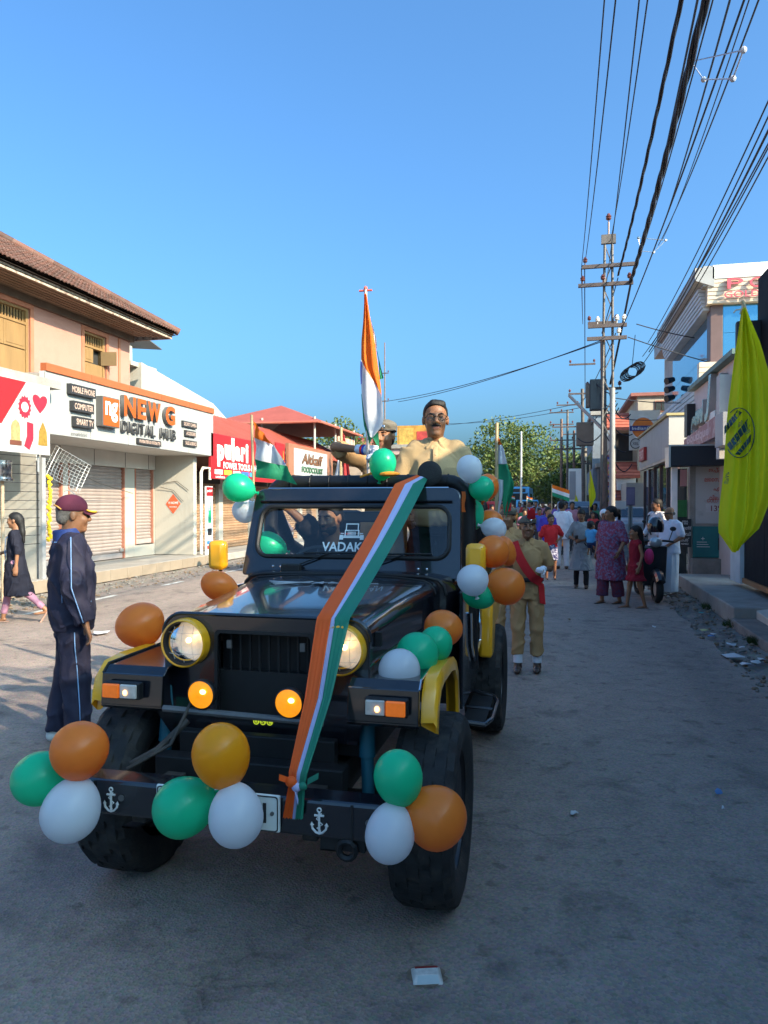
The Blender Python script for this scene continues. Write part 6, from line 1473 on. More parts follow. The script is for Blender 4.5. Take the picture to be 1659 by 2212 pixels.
def arm_line(pp, sd, off, r=.0035):
    a, e, b = pp.J[sd+'sh'], pp.J[sd+'el'], pp.J[sd+'wr']; sx = -1 if sd == 'r' else 1; pts = []
    nk = pp.J['nk'] + A3((sx*.085, .0, -.01)); pts.append(nk)
    for t in (.0,.15,.35,.55,.75,1): q = a+(e-a)*t; pts.append(q + A3((sx*(off+.008-.006*t), .012, .052*(1-t)*(1-t))))
    for t in (.2,.4,.6,.8,.95): q = e+(b-e)*t; pts.append(q + A3((sx*(off-.002-.016*t), .012, 0)))
    return MB().tube([tuple(q) for q in pts], r, 6)
p.mesh('sleeve_piping', arm_line(p, 'r', .084), pipe_b, jk)
p.mesh('pocket_piping', MB().tube([(-.150,-.115,1.00),(-.158,-.105,.93),(-.160,-.098,.86)], .004, 6), pipe_b, jk)
p.mesh('back_piping', MB().tube([(-.203,.07,1.18),(-.206,.066,1.1),(-.202,.064,1.0)], .004, 6), pipe_b, jk)
tr_ = p.trousers(navy, folds=.014, r=(.105,.088,.082))
p.mesh('trouser_piping', MB().tube([tuple(A3(q)) for q in ((-.205,-.01,.80),(-.203,-.012,.7),(-.197,-.022,.6),(-.192,-.03,.48),(-.196,-.04,.3),(-.200,-.045,.14))], .0035, 6), pipe_b, tr_)
p.shoes(mat('white_trainer', (.62,.60,.56), .6))
h = p.h; mar = fabric('maroon_cap_cloth', (.095,.022,.042), .8)
cap = p.add('cap', [el(h(0,.016,.058), (.088,.106,.088), p.HM, .01), rc(h(0,.016,.03), h(0,.016,-.2), .16, .16, .004, 's', cap=True), el(h(0,.125,.035), (.042,.03,.030), p.HM, .008, 's')], mar, .006)
p.mesh('brim', MB().grid(9, 7, lambda i, j: h((-.072+.018*i)*(1-.12*j/6), -.075 - (.085*math.sqrt(max(0,1-((i-4)/4.6)**2)))*j/6 + .02*abs(i-4)/4, .045 - .018*(j/6) - .020*((i-4)/4)**2)), mar, cap)
p.mesh('brim_underside', MB().grid(9, 7, lambda i, j: h((-.072+.018*i)*(1-.12*j/6), -.075 - (.085*math.sqrt(max(0,1-((i-4)/4.6)**2)))*j/6 + .02*abs(i-4)/4, .041 - .018*(j/6) - .020*((i-4)/4)**2)), mar, cap)
p.mesh('gold_leaves', MB().tube([h(-.062,-.085,.036), h(-.052,-.120,.030), h(-.034,-.142,.030)], .008, 6).tube([h(-.070,-.075,.040), h(-.066,-.09,.036)], .006, 6), goldm, cap)
p.mesh('gold_arc', MB().tube([h(-.070+.006,.085,.040), h(-.052,.108,.058), h(-.025,.121,.066), h(0,.124,.069), h(.03,.121,.064)], .0055, 6), mat('gold_thread', (.55,.28,.06), .6), cap)

# 2 man in cream shirt standing in the jeep
FLZ = .63
p = Person('man with glasses and moustache in a cream khaki shirt standing in the jeep', (-.815, 5.02, FLZ), R(9), 1.715, vox=.009, head=(3,-3,0), w=.87, fat=.026, head_scale=1.07,
   pose={'lsh': (.168,0,1.375), 'rsh': (-.168,0,1.375), 'lel': (.262,.02,1.12), 'lwr': (.22,-.16,.95), 'rel': (-.258,.01,1.12), 'rwr': (-.20,-.18,.95)})
p.skin = SK['mid']; p.body(SK['mid'], LIP, vox=.006, hands=(.8,.8), legs=True)
p.eyes(HAIR)
g = p.hs; h = p.h
p.hair(HAIR, .008, .076, vox=.006, extra=[rc(h(-.02,-.050,.100), h(.045,-.040,.098), .020, .016, .03)])
p.add('moustache', [rc(h(0,-.100,-.044), h(-.026,-.086,-.052), .0085, .0055, .006), rc(h(0,-.100,-.044), h(.026,-.086,-.052), .0085, .0055, .006)], HAIR, .0035)
gl = MB()
for sx in (-1, 1):
    gl.tube([h(sx*.034+.026*math.cos(a), -.101+.012*abs(math.cos(a))*.3, .000+.020*math.sin(a)) for a in [i*2*math.pi/18 for i in range(18)]], .0018, 6, closed=True)
    gl.tube([h(sx*.060,-.098,.004), h(sx*.078,-.02,.006), h(sx*.080,.02,.0)], .0022, 5)
gl.tube([h(-.009,-.104,.004), h(.009,-.104,.004)], .0025, 5)
go = p.mesh('glasses', gl, mat('dark_spectacle_frame', (.02,.014,.012), .3), smooth='all')
for sx in (-1, 1): p.mesh('lens', MB().add([h(sx*.034+.025*math.cos(a), -.1015, .019*math.sin(a)) for a in [i*2*math.pi/16 for i in range(16)]], [tuple(range(16))]), glass_thin('spectacle_lens_%d' % sx, (.95,.95,.95), .12), go)
sh = p.torso(cream, hem=.86, sleeve='short', folds=.008, off=.012)
p.mesh('placket', MB().grid(10, 3, lambda i, j: (-.016+.016*j, [-.139,-.148,-.156,-.160,-.158,-.150,-.142,-.134,-.118,-.090][i]-.012-.006*(j==1), .92+.052*i)), cream, sh)
for k in range(4): p.mesh('button', MB().ell((.0, [-.171,-.163,-.153,-.140][k]-.012, 1.03+.10*k), (.006,.003,.006), 5, 8), mat('shirt_button', (.45,.35,.22), .4), sh)
p.mesh('chest_pocket', MB().grid(4, 5, lambda i, j: (.060+.022*j, -.153-.004*(i%3>0), 1.14+.035*i)), cream, sh)
p.trousers(fabric('dark_trousers', (.03,.028,.03)), vox=.014)
p.shoes(leather)

# cadets
def beret(p, plume=True, badge=True, vox=.006):
    h = p.h; b = p.add('beret', [el(h(.012,.014,.080), (.088,.104,.046), p.HM, .02), el(h(-.050,.02,.052), (.060,.075,.026), p.HM, .03), rc(h(0,.012,.040), h(0,.012,.062), .093, .092, .012, cap=True)], beretm, vox, folds=.004, fq=18)
    p.mesh('beret_band', MB().tube([h(.088*math.cos(a), .010+.100*math.sin(a), .040) for a in [i*2*math.pi/24 for i in range(24)]], .007, 6, closed=True), mat('beret_leather', (.03,.025,.022), .5), b)
    if badge: p.mesh('badge', MB().ell(h(.030,-.090,.062), (.014,.005,.016), 6, 8), chromem, b)
    if plume:
        mb = MB()
        for i in range(90):
            a = random.uniform(-.5,.5); q = random.uniform(-.02,.02); L = random.uniform(.03,.13)
            o = Vector(h(.030+a*.03, -.085+q*.5, .060+L*.3)); d = Vector(h(.030+a*.07, -.085+random.uniform(-.03,.02), .065+L)) 
            m_ = o.lerp(d, .5) + Vector((a*.02, 0, 0)); w_ = Vector((.007,0,0))
            mb.add([o-w_*.6, o+w_*.6, m_+w_*1.5, d+w_*.5, d-w_*.5, m_-w_*1.5], [(0,1,2,3,4,5)])
        p.mesh('plume', mb, mat('red_plume', (.60,.015,.025), .8, trl=.2), b, smooth=False)['kind'] = 'stuff'
    return b
# 3 flag bearer
rz = R(-3); loc = Vector((-1.225, 5.22, FLZ))
p = Person('uniformed cadet in a beret standing in the jeep and gripping the big flag pole', loc, rz, 1.62, vox=.009, head=(-2,0,0), w=.95, fat=-.012, head_scale=1.04)
for k, (u, v, Y) in {'rel': (724,966,5.02), 'rwr': (789,972,4.93), 'lel': (858,1032,5.08), 'lwr': (822,1000,4.93)}.items(): p.J[k] = p.W(at(u, v, Y=Y))
p.skin = SK['mid']; p.body(SK['mid'], LIP, vox=.006, hands=(None,None)); p.eyes(HAIR); p.hair(HAIR, .004, .05); beret(p, plume=False)
sh = p.torso(khaki, hem=.86, sleeve='short', folds=.010, sl_r=.004)
a, e = p.J['rsh'], p.J['rel']
p.add('sleeve_cuff', [rc(a+(e-a)*.78, a+(e-a)*.88, .069, .070, .01, cap=True)], fabric('dark_cuff', (.16,.10,.055)), .007, parent=sh)
for sd in 'rl':
    d = p.J[sd+'wr'] - p.J[sd+'el']; d = d/np.linalg.norm(d)
    gv = p.add('glove', [rc(p.J[sd+'wr'] - d*.075, p.J[sd+'wr'] + d*.01, .036, .034, .01, cap=True)] + p.hand_prims(sd, 1.25, False, n=(0.0,-.2,-1.0) if sd == 'l' else (.1,-1.0,0), r=.0105), gloves, .006, label='white glove gripping the pole')
    if sd == 'r':
        for q, m in ((-.022, redc), (-.004, fabric('blue_band', (.03,.08,.42)))): p.add('wrist_band', [rc(p.J[sd+'wr'] + d*(q-.009), p.J[sd+'wr'] + d*(q+.009), .0385, .0385, .004, cap=True)], m, .005, parent=gv)
p.add('shoulder_badge', [el((.235,-.01,1.30), (.012,.035,.04), None, .01)], fabric('purple_badge', (.09,.07,.28)), .006, parent=sh)
p.trousers(khaki, vox=.014); p.shoes(leather)

# 4 driver
p = Person('bearded driver in a black shirt holding the roll bar behind the windscreen', (-1.53, 5.0, -.02), R(-8), 1.70, vox=.010, head=(-6,8,0), w=1.05,
   pose={'lkn': (.13,-.45,.90), 'rkn': (-.13,-.45,.90), 'lan': (.14,-.55,.70), 'ran': (-.14,-.55,.70), 'lel': (.25,-.12,1.15), 'lwr': (.12,-.40,1.22)})
for k, (u, v, Y) in {'rel': (664,1135,4.78), 'rwr': (622,1098,4.68)}.items(): p.J[k] = p.W(at(u, v, Y=Y))
p.J['hd'] = p.W(at(712, 1118, Y=4.93)); p.J['nk'] = p.J['hd'] + A3((.01,.035,-.17))
p.skin = SK['mid']; p.body(SK['mid'], LIP, vox=.007, hands=(1.1,.9)); p.eyes(HAIR); p.hair(HAIR, .014, .060)
h = p.h
p.add('beard', [el(h(0,-.030,-.070), (.062,.062,.055), p.HM, .01), el(h(0,-.02,-.01), (.075,.10,.045), p.HM, .01, 's'), el(h(0,-.092,-.058), (.024,.02,.014), p.HM, .008, 's'), rc(h(0,-.09,-.047), h(-.028,-.078,-.056), .0075, .006, .006), rc(h(0,-.09,-.047), h(.028,-.078,-.056), .0075, .006, .006)], mat('short_beard', (.02,.015,.012), .7), .005)
p.torso(black_c, hem=.86, sleeve='elbow', collar=False, folds=.010, neck=.08, off=.01); p.trousers(fabric('dark_jeans', (.03,.035,.05)), vox=.014)

# 5 marching cadet at the front, and those behind
def cadet(label, loc, rz, H, front=False, sash=True, head=(0,0,0), vox=.010):
    p = Person(label, loc, rz, H, vox=vox, head=head, group=None, w=.90, fat=-.016, head_scale=1.06,
        pose={'lel': (.235,.06,1.12), 'rel': (-.235,.05,1.12), 'rwr': (-.17,-.19,1.03), 'lkn': (.10,-.03,.48), 'ran': (-.10,-.02,.075)})
    if front: p.J['lwr'] = p.W(at(1172, 1229, Y=7.18))
    p.skin = SK['dark'] if front else SK['mid']
    p.body(p.skin, LIP, vox=.008 if front else None, hands=(None,None))
    if front: p.eyes(HAIR)
    p.hair(HAIR, .004, .05); beret(p, True, front)
    sh = p.torso(khaki, hem=.93, sleeve='short', folds=.010)
    for sd in 'rl':
        d = p.J[sd+'wr']-p.J[sd+'el']; d = d/np.linalg.norm(d)
        p.add('glove', [rc(p.J[sd+'wr'] - d*.06, p.J[sd+'wr'] + d*.01, .034, .032, .01, cap=True)] + p.hand_prims(sd, .5, True, n=(-.4,-.2,-1) if sd == 'l' else (.6,-.2,-1), r=.0105), gloves, .007 if front else .010)
        p.add('epaulette', [rc((.10*(1 if sd == 'l' else -1),.0,1.405), (.185*(1 if sd == 'l' else -1),.0,1.385), .022, .026, .01, flat=((0,0,1), .5))], black_c, .007, parent=sh)
    p.trousers(khaki, folds=.014, r=(.090,.074,.066), end=.72)
    p.add('belt', [loft([(.985,.176,.132,0,0),(1.03,.176,.132,0,0)], .01)], mat('belt_black', (.02,.02,.022), .35), .008)
    if sash:
        mb = MB(); pts = [(-.145,-.055,1.415),(-.115,-.118,1.33),(-.06,-.150,1.22),(0,-.152,1.12),(.07,-.148,1.035),(.15,-.105,.985)]
        sp_ = lambda i: Vector(pts[min(i, len(pts)-1)])
        rows = []
        for i in range(len(pts)):
            d = (sp_(i+1) - sp_(max(i-1,0))).normalized(); a = d.cross(Vector((0,-1,0))).normalized()
            rows.append([sp_(i) + a*.048*q + Vector((0,-.006-.004*(q==0),0)) for q in (-1,-.5,0,.5,1)])
        so_ = p.mesh('sash', mb.grid(len(rows), 5, lambda i, j: rows[i][j]), redc)
        p.mesh('sash_end', MB().grid(6, 4, lambda i, j: Vector((.115+.020*j+.004*i, -.118+.018*j, .99-.045*i-.008*j)) + Vector((0,.006*math.sin(j*2+i),0))), redc, so_)
    for sd in 'rl': p.add('anklet', [rc(p.J[sd+'an'] + A3((0,0,.02)), p.J[sd+'an'] + A3((0,-.0,.17)), .050, .047, .02, cap=True)], whitec, .008)
    p.shoes(leather)
    if front: p.mesh('baton', MB().tube([(-.10,-.30,1.06),(-.24,-.22,1.10)], .012, 8), mat('baton_brass', (.5,.36,.14), .35))
    return p
cadet('cadet in front with red sash and plumed beret, white-gloved fist raised to his chest', (-.285, 7.38, 0), R(0), 1.53, True, head=(6,-4,0))
cadet('cadet marching just behind the front one, face left of his beret', (-.56, 8.75, 0), R(-4), 1.60, False, sash=False, head=(-16,0,0))
cadet('third cadet in the file, only a red plume and beret showing', (-.98, 10.4, 0), R(-4), 1.58, False, sash=False, vox=.013)
cadet('fourth cadet in the file behind the rear flag', (-1.55, 11.2, 0), R(-4), 1.56, False, sash=False, vox=.013)
cadet('fifth cadet in the file, farthest back', (-1.2, 12.6, 0), R(-4), 1.58, False, sash=False, vox=.013)

# --- people on the right
def dress_secs(hem, r0, waist=.15, bust=.165, w=1.): return [(hem, r0*w, r0*.8), (.70, .185*w, .15), (.88, .178*w, .135), (1.02, waist*w, .115), (1.2, bust*w, .12), (1.32, .165*w, .105), (1.39, .13*w, .085), (1.44, .07, .068, 0, .018)]
# girl in red T-shirt
p = Person('barefoot girl in a red T-shirt and dark skirt, hands on hips', (-.14, 16.4, 0), R(8), 1.40, vox=.013, head=(10,4,0), head_scale=1.15, pose={'lel': (.30,.06,1.14), 'lwr': (.17,-.03,1.02), 'rel': (-.26,.04,1.1)})
p.skin = SK['dark']; p.body(SK['dark'], LIP, True, foot=True); p.hair(HAIR, .010, .062); p.torso(redc, hem=.86, collar=False); p.add('skirt', [loft([(.52,.20,.17),(.75,.18,.14),(.95,.15,.12)], .02)], fabric('blue_dark_skirt', (.03,.03,.10), col2=(.5,.5,.6), vs=20), .013)
# man in white from behind
p = Person('man in a white shirt and pale trousers walking away down the road', (.12, 19.1, 0), R(172), 1.70, vox=.013, head=(-35,0,0), w=1.08, fat=.03)
p.skin = SK['mid']; p.body(SK['mid']); p.hair(HAIR, .016, .06); p.torso(whitec, hem=.76, sleeve='elbow', flare=.02, folds=.012); p.trousers(fabric('pale_trousers', (.62,.62,.66))); p.shoes(leather)
# woman behind the girl
p = Person('woman in a violet blue top behind the girl in the red T-shirt', (-.22, 18.3, 0), R(10), 1.55, vox=.014, head=(25,0,0)); p.skin = SK['fair']
p.body(SK['fair'], None, True); p.hair(HAIR, .016, .06); p.torso(fabric('violet_cloth', (.08,.06,.42)), hem=.45, sleeve='elbow', collar=False, secs=dress_secs(.45,.22)); p.trousers(fabric('violet_pants', (.10,.08,.35)))
# woman in grey with the baby
p = Person('smiling woman in a long grey kurta carrying a baby and looking at her phone', (.45, 14.85, 0), R(-6), 1.53, vox=.012, head=(-8,22,0), pose={'rel': (-.28,.0,1.13), 'rwr': (-.10,-.26,1.06), 'lel': (.29,-.02,1.12), 'lwr': (.02,-.25,1.04), 'lkn': (.10,-.05,.48), 'lan': (.11,-.04,.075)}, w=.98)
p.skin = SK['dark']; p.body(SK['dark'], LIP, True, hands=(.8,.8), foot=False); p.hair(HAIR, .014, .060, extra=[rc(p.h(0,.10,.02), p.h(.02,.11,-.16), .05, .03, .04)])
grk = fabric('grey_kurta', (.22,.24,.26)); p.torso(grk, hem=.40, sleeve='elbow', collar=False, secs=dress_secs(.40,.27), folds=.014); p.trousers(black_c, r=(.085,.062,.052)); p.shoes(leather)
p.mesh('phone', MB().obox((-.075,-.33,1.10), (.07,.012,.14), Matrix.Rotation(R(40),3,'X')), blk_l)
# baby
b = Person('baby in a sky-blue shirt and navy shorts held on the hip', (.62, 14.55, .52), R(150), .74, vox=.02, head=(-20,5,0), head_scale=1.75, pose={'hd': (0,-.02,1.60), 'lkn': (.22,-.30,.72), 'lan': (.26,-.22,.38), 'rkn': (-.22,-.30,.72), 'ran': (-.26,-.20,.36), 'lel': (.26,-.14,1.15), 'lwr': (.16,-.32,1.2), 'rel': (-.26,-.14,1.15), 'rwr': (-.16,-.32,1.2)})
b.skin = SK['mid']; b.body(SK['mid'], None, True, foot=True, hands=(.8,.8)); b.hair(HAIR, .014, .06, vox=.014); b.torso(fabric('sky_blue_cloth', (.09,.36,.66)), hem=.88, collar=False, off=.03); b.trousers(fabric('navy_shorts', (.03,.06,.16)), r=(.12,.11,.10), end=.1, vox=.018)
# rider in white helmet
def helmet(p, m, visor=True, vox=.008):
    h = p.h; o = p.add('helmet', [el(h(0,.012,.042), (.112,.132,.118), p.HM, .01), el(h(0,-.13,-.02), (.085,.10,.075), p.HM, .012, 's'), rc(h(0,.012,-.085), h(0,.012,-.3), .2, .2, .005, 's', cap=True)], m, vox)
    return o
p = Person('woman in a white and blue helmet behind the woman with the baby', (.98, 16.6, 0), R(-4), 1.50, vox=.013, head=(-4,0,0)); p.skin = SK['dark']; p.body(SK['dark'], LIP, True); helmet(p, mat('white_blue_helmet', (.62,.66,.70), .2, coat=.5))
p.hair(HAIR, .006, .06); p.torso(black_c, hem=.75, sleeve='long', collar=False); p.add('white_scarf', [rc((-.05,-.12,1.40), (.05,-.14,1.15), .05, .04, .03, flat=((0,1,0), .5))], whitec, .012); p.trousers(black_c)
# person in red behind
p = Person('woman in plain red partly hidden behind the maroon print dress', (.97, 14.35, 0), R(-10), 1.50, vox=.013, head=(-15,0,0)); p.skin = SK['mid']; p.body(SK['mid'], None, True); p.hair(HAIR, .012, .06); p.torso(redc, hem=.5, sleeve='elbow', collar=False, secs=dress_secs(.5,.22)); p.trousers(redc); p.shoes(leather, 'sandal')
# woman in maroon print
prt = fabric('magenta_print_cloth', (.22,.05,.09), var=.5, vs=26, col2=(.16,.14,.24), c2lim=(.48,.56)); prt2 = fabric('maroon_print_cloth', (.13,.03,.05), col2=(.07,.05,.10), vs=26)
p = Person('woman in a magenta print kurta and maroon trousers looking left', (.86, 12.75, 0), R(-38), 1.60, vox=.011, head=(-38,2,0), w=1.14, fat=.05, pose={'rel': (-.27,.05,1.12), 'rwr': (-.27,-.04,.88), 'lel': (.28,.0,1.12), 'lwr': (.27,-.16,.92), 'lan': (.12,.08,.075), 'ran': (-.11,-.10,.075), 'rkn': (-.10,-.08,.48)})
p.skin = SK['mid']; p.body(SK['mid'], LIP, True, foot=True); p.eyes(HAIR); p.hair(HAIR, .014, .060, extra=[el(p.h(0,.12,-.01), (.045,.045,.05), None, .03)])
p.torso(prt, hem=.42, sleeve='elbow', collar=False, folds=.014, secs=[(.42,.27,.22),(.65,.25,.21),(.88,.235,.195,0,-.02),(1.02,.21,.185,0,-.03),(1.2,.205,.165,0,-.015),(1.32,.19,.125),(1.39,.15,.10),(1.44,.085,.08,0,.018)]); p.trousers(prt2, r=(.11,.105,.105), end=.86); p.shoes(leather, 'sandal')
# girl in red dress
p = Person('little girl in a dark red dress with long black hair, pink bag behind', (1.20, 12.25, 0), R(-68), 1.28, vox=.012, head=(-12,0,0), head_scale=1.18, pose={'rel': (-.22,.02,1.12), 'rwr': (-.21,-.06,.88), 'lan': (.09,.16,.075), 'ran': (-.09,-.14,.075), 'lkn': (.09,.05,.48), 'rkn': (-.09,-.08,.48)}, w=.92)
p.skin = SK['mid']; p.body(SK['mid'], LIP, True, foot=True); p.hair(HAIR, .014, .060, extra=[rc(p.h(0,.085,.0), p.h(0,.12,-.22), .062, .05, .04), rc(p.h(0,.12,-.2), p.h(0,.14,-.42), .05, .03, .04)])
dr = fabric('dark_red_dress', (.24,.014,.028)); p.torso(dr, hem=.58, sleeve='none', collar=False, secs=dress_secs(.58,.25,.135,.15,.95), folds=.012); p.shoes(mat('brown_sandal', (.22,.12,.08), .7), 'sandal')
solo('school_bag', MB().ell((1.42,12.42,.80), (.075,.10,.13), 8, 12), fabric('pink_bag', (.75,.05,.17)), 'small pink bag on the girl in the dark red dress', 'bag', smooth=True)
# man with strap
p = Person('man in a white shirt with a dark shoulder strap looking left', (1.93, 15.6, 0), R(-55), 1.74, vox=.012, head=(-15,4,0), w=1.05, pose={'rel': (-.24,.0,1.1), 'rwr': (-.12,-.24,1.0)}); p.skin = SK['dark']; p.body(SK['dark'], LIP); p.hair(HAIR, .012, .062)
p.add('moustache', [rc(p.h(-.025,-.088,-.05), p.h(.025,-.088,-.05), .008, .008, .005)], HAIR, .005)
sh = p.torso(fabric('offwhite_shirt', (.62,.60,.62)), hem=.74, sleeve='long', flare=.01); p.mesh('strap', MB().tube([(-.12,.04,1.44),(-.135,-.10,1.36),(-.10,-.155,1.2),(.02,-.16,1.0)], .017, 6), blk_l, sh); p.mesh('phone', MB().obox((.09,-.15,1.28), (.05,.012,.09), Matrix.Identity(3)), blk_l, sh)
p.trousers(fabric('beige_trousers', (.50,.45,.38))); p.shoes(leather)
# bald man in mundu
p = Person('bald man with sunglasses in white shirt and ankle-length white mundu', (1.98, 14.25, 0), R(-48), 1.585, vox=.011, head=(-14,6,0), w=1.1, fat=.04, pose={'rel': (-.27,.03,1.12), 'rwr': (-.10,-.22,.93), 'lel': (.27,.03,1.12), 'lwr': (.08,-.23,.93)}); p.skin = SK['mid']; p.body(SK['mid'], LIP)
sh = p.torso(fabric('pale_blue_white_shirt', (.60,.64,.74), var=.08), hem=.80, sleeve='short', flare=.015)
p.add('mundu', [loft([(.055,.185,.15,0,-.02),(.3,.19,.16,0,-.02),(.6,.195,.165,0,-.02),(.86,.20,.165,0,-.02),(.96,.185,.155,0,-.02)], .02)], fabric('white_mundu', (.62,.65,.72), var=.08), .012, folds=.012, fq=6, aniso=(1.6,1.6,.25)); p.shoes(leather, 'sandal')
h = p.h; gm_ = MB(); gm_.tube([h(-.055,-.094,.006), h(-.030,-.104,.002), h(0,-.105,.006), h(.030,-.104,.002), h(.055,-.094,.006), h(.082,-.0,.01)], .010, 6); gm_.tube([h(-.055,-.094,.006), h(-.082,.0,.01)], .005, 6); p.mesh('sunglasses', gm_, blk_l)
p.add('hair', [rc(h(-.062,.055,-.01), h(.062,.055,-.01), .035, .035, .04)], GREYH, .008)

# --- women at the left
p = Person('woman in a black embroidered kurti and mauve leggings striding left', (-7.30, 8.80, 0), R(-62), 1.52, vox=.009, head=(-6,3,0), w=.92, pose={'lel': (.215,.07,1.12), 'lwr': (.23,.05,.88), 'rel': (-.2,-.06,1.12), 'rwr': (-.14,-.26,1.06), 'lkn': (.09,.13,.50), 'lan': (.08,.44,.19), 'rkn': (-.08,-.12,.49), 'ran': (-.08,-.20,.075), 'ltoe': (.08,.36,.06)})
p.skin = SK['mid']; p.body(SK['mid'], LIP, True, foot=True, vox=.008); p.eyes(HAIR); p.hair(HAIR, .013, .060, extra=[rc(p.h(0,.09,.0), p.h(.02,.11,-.20), .055, .04, .04), rc(p.h(.02,.11,-.18), p.h(.03,.13,-.34), .04, .018, .03)])
kt = p.torso(fabric('black_kurti', (.016,.017,.028)), hem=.42, sleeve='elbow', collar=False, folds=.014, secs=[(.42,.20,.22,0,.06),(.62,.19,.19,0,.03),(.88,.192,.15),(1.02,.150,.115),(1.2,.155,.118),(1.32,.158,.10),(1.39,.125,.085),(1.44,.07,.068,0,.018)])
em_ = MB()
for i in range(70): em_.ell((random.uniform(-.10,.06)*(.5+random.random()*.5), -.118-.004*random.random(), random.uniform(1.08,1.34)), .006, 4, 5)
p.mesh('embroidery', em_, mat('pale_embroidery', (.50,.46,.42), .7), kt)['kind'] = 'stuff'
p.mesh('lanyard', MB().tube([(-.07,-.02,1.42),(-.06,-.125,1.30),(-.035,-.15,1.05),(.0,-.15,.98),(.02,-.15,1.1),(.05,-.128,1.3),(.06,-.02,1.42)], .006, 5), pipe_b); p.mesh('id_card', MB().obox((-.01,-.158,.92), (.055,.006,.10), Matrix.Identity(3)), wht_l)
p.trousers(fabric('mauve_leggings', (.34,.17,.24), .6), r=(.085,.06,.046), end=.86); p.shoes(mat('tan_sandal', (.42,.26,.20), .7), 'sandal')
solo('handbag', MB().prism([(-.17,0),(.15,-.06),(.20,.05),(.13,.34),(-.10,.30)], 'y', -.06, .06), fabric('black_bag', (.012,.012,.016), .5), 'black handbag swinging beside the woman in the black kurti', 'bag', bevel=.04, smooth=True).location = (-6.78, 9.05, .50)
p = Person('long-haired woman half hidden behind the tracksuit man', (-7.02, 9.75, 0), R(-40), 1.57, vox=.011, head=(40,0,0), w=.92); p.skin = SK['fair']; p.body(SK['fair'], LIP, True); p.eyes(HAIR); p.hair(HAIR, .018, .056, extra=[rc(p.h(-.06,.03,.0), p.h(-.09,.04,-.24), .05, .03, .03), rc(p.h(.06,.03,.0), p.h(.09,.04,-.24), .05, .03, .03)])
p.torso(black_c, hem=.45, sleeve='elbow', collar=False, secs=dress_secs(.45,.2)); p.trousers(black_c); p.shoes(leather, 'sandal')
p = Person('person in a denim-blue top cut off by the left edge, black backpack', (-7.62, 8.42, 0), R(-70), 1.58, vox=.012, w=.95); p.skin = SK['mid']; p.body(SK['mid'], None, True); p.hair(HAIR, .014, .06); p.torso(fabric('denim_top', (.10,.17,.34)), hem=.70, sleeve='elbow', collar=False); p.trousers(fabric('maroon_pants', (.10,.04,.05))); p.shoes(leather)
solo('backpack', MB().box(-7.62,-7.46,8.45,8.72,1.02,1.34), black_c, 'black backpack of the person at the left edge', 'bag', bevel=.06)
# ------------------------------------------------------------------ trees, far buildings, vehicles, crowd
leaf_mats = [mat('leaf_light', (.17,.20,.045), .6, var=.35, vs=3, trl=.35), mat('leaf_mid', (.105,.155,.035), .6, var=.35, vs=3, trl=.3), mat('leaf_dark', (.055,.09,.025), .65, var=.3, vs=3, trl=.25)]
bark = mat('tree_bark', (.13,.10,.075), .9, var=.35, vs=6, bump=.5, bs=20)
def tree(name, label, base, blobs, n, leaf, trunk_h, trunk_r, seed=1, cat='tree'):
    """blobs: (dx,dy,dz,rx,ry,rz) clumps relative to the base"""
    rs = np.random.RandomState(seed); t = thing(name, label, cat, base); B = Vector(base)
    tm = MB().tube([B, B + Vector((.05,0,trunk_h*.5)), B + Vector((0,0,trunk_h))], [trunk_r*1.3, trunk_r, trunk_r*.8], 8)
    for (dx,dy,dz,rx,ry,rz) in blobs:
        s0 = B + Vector((0,0,trunk_h*.85)); e = B + Vector((dx,dy,dz)); tm.tube([s0, s0.lerp(e,.5)+Vector((0,0,.3)), e], [trunk_r*.55, trunk_r*.3, trunk_r*.1], 5)
    part('trunk', tm, bark, t)
    vol = np.array([b[3]*b[4]*b[5] for b in blobs]); vol = vol/vol.sum(); V = []; F = []; MI = []
    # smaller clumps on the surface of every blob
    for bi, b in enumerate(blobs):
        m = max(6, int(n*vol[bi]/28))
        for q in range(m):
            u = rs.normal(size=3); u /= np.linalg.norm(u); r = rs.uniform(.55, 1.0)**.5
            cc = np.array(B) + np.array(b[:3]) + u*np.array(b[3:])*r; cr = leaf*rs.uniform(2.0,4.5)
            for l in range(28):
                d = rs.normal(size=3); d /= np.linalg.norm(d); p = cc + d*cr*rs.uniform(.2,1)**.6*np.array((1,1,.7))
                a = rs.normal(size=3); a /= np.linalg.norm(a); nrm = rs.normal(size=3)*.7 + np.array((0,0,.8)); c_ = np.cross(a, nrm); c_ /= np.linalg.norm(c_)+1e-6
                L = leaf*rs.uniform(.6,1.3); k = len(V); V += [p - a*L*.5, p + c_*L*.28, p + a*L*.5, p - c_*L*.28]; F.append((k,k+1,k+2,k+3))
                h = (p[2]-B.z); MI.append(int(rs.choice(3, p=(.34,.4,.26))))
    mb = MB(); mb.v = [tuple(v) for v in V]; mb.f = F; mb.m = MI
    part('crown', mb, leaf_mats, t); return t
c = at(1090, 1085, Y=72)
tree('rain_tree', 'broad sunlit rain tree closing the end of the street', (c.x, 72, 0), [(-2.6,0,5.2,2.8,2.5,2.2),(0,0,7.2,3.0,2.6,2.4),(2.6,.5,6.6,2.6,2.4,2.4),(4.6,1,5.0,2.0,2,2.0),(-1,-1,4.0,2.6,2,1.6),(1.5,-1.2,4.2,2.4,2,1.6),(3.4,-1,3.2,2.0,1.6,1.4)], 9000, .34, 3.4, .4, 2)
tree('street_tree', 'paler tree right of the rain tree near the far poles', (c.x+5.6, 76, 0), [(0,0,4.2,1.6,1.6,2.0),(-.8,0,3.0,1.4,1.4,1.3),(.9,0,5.4,1.2,1.2,1.2)], 3000, .30, 2.6, .2, 4)
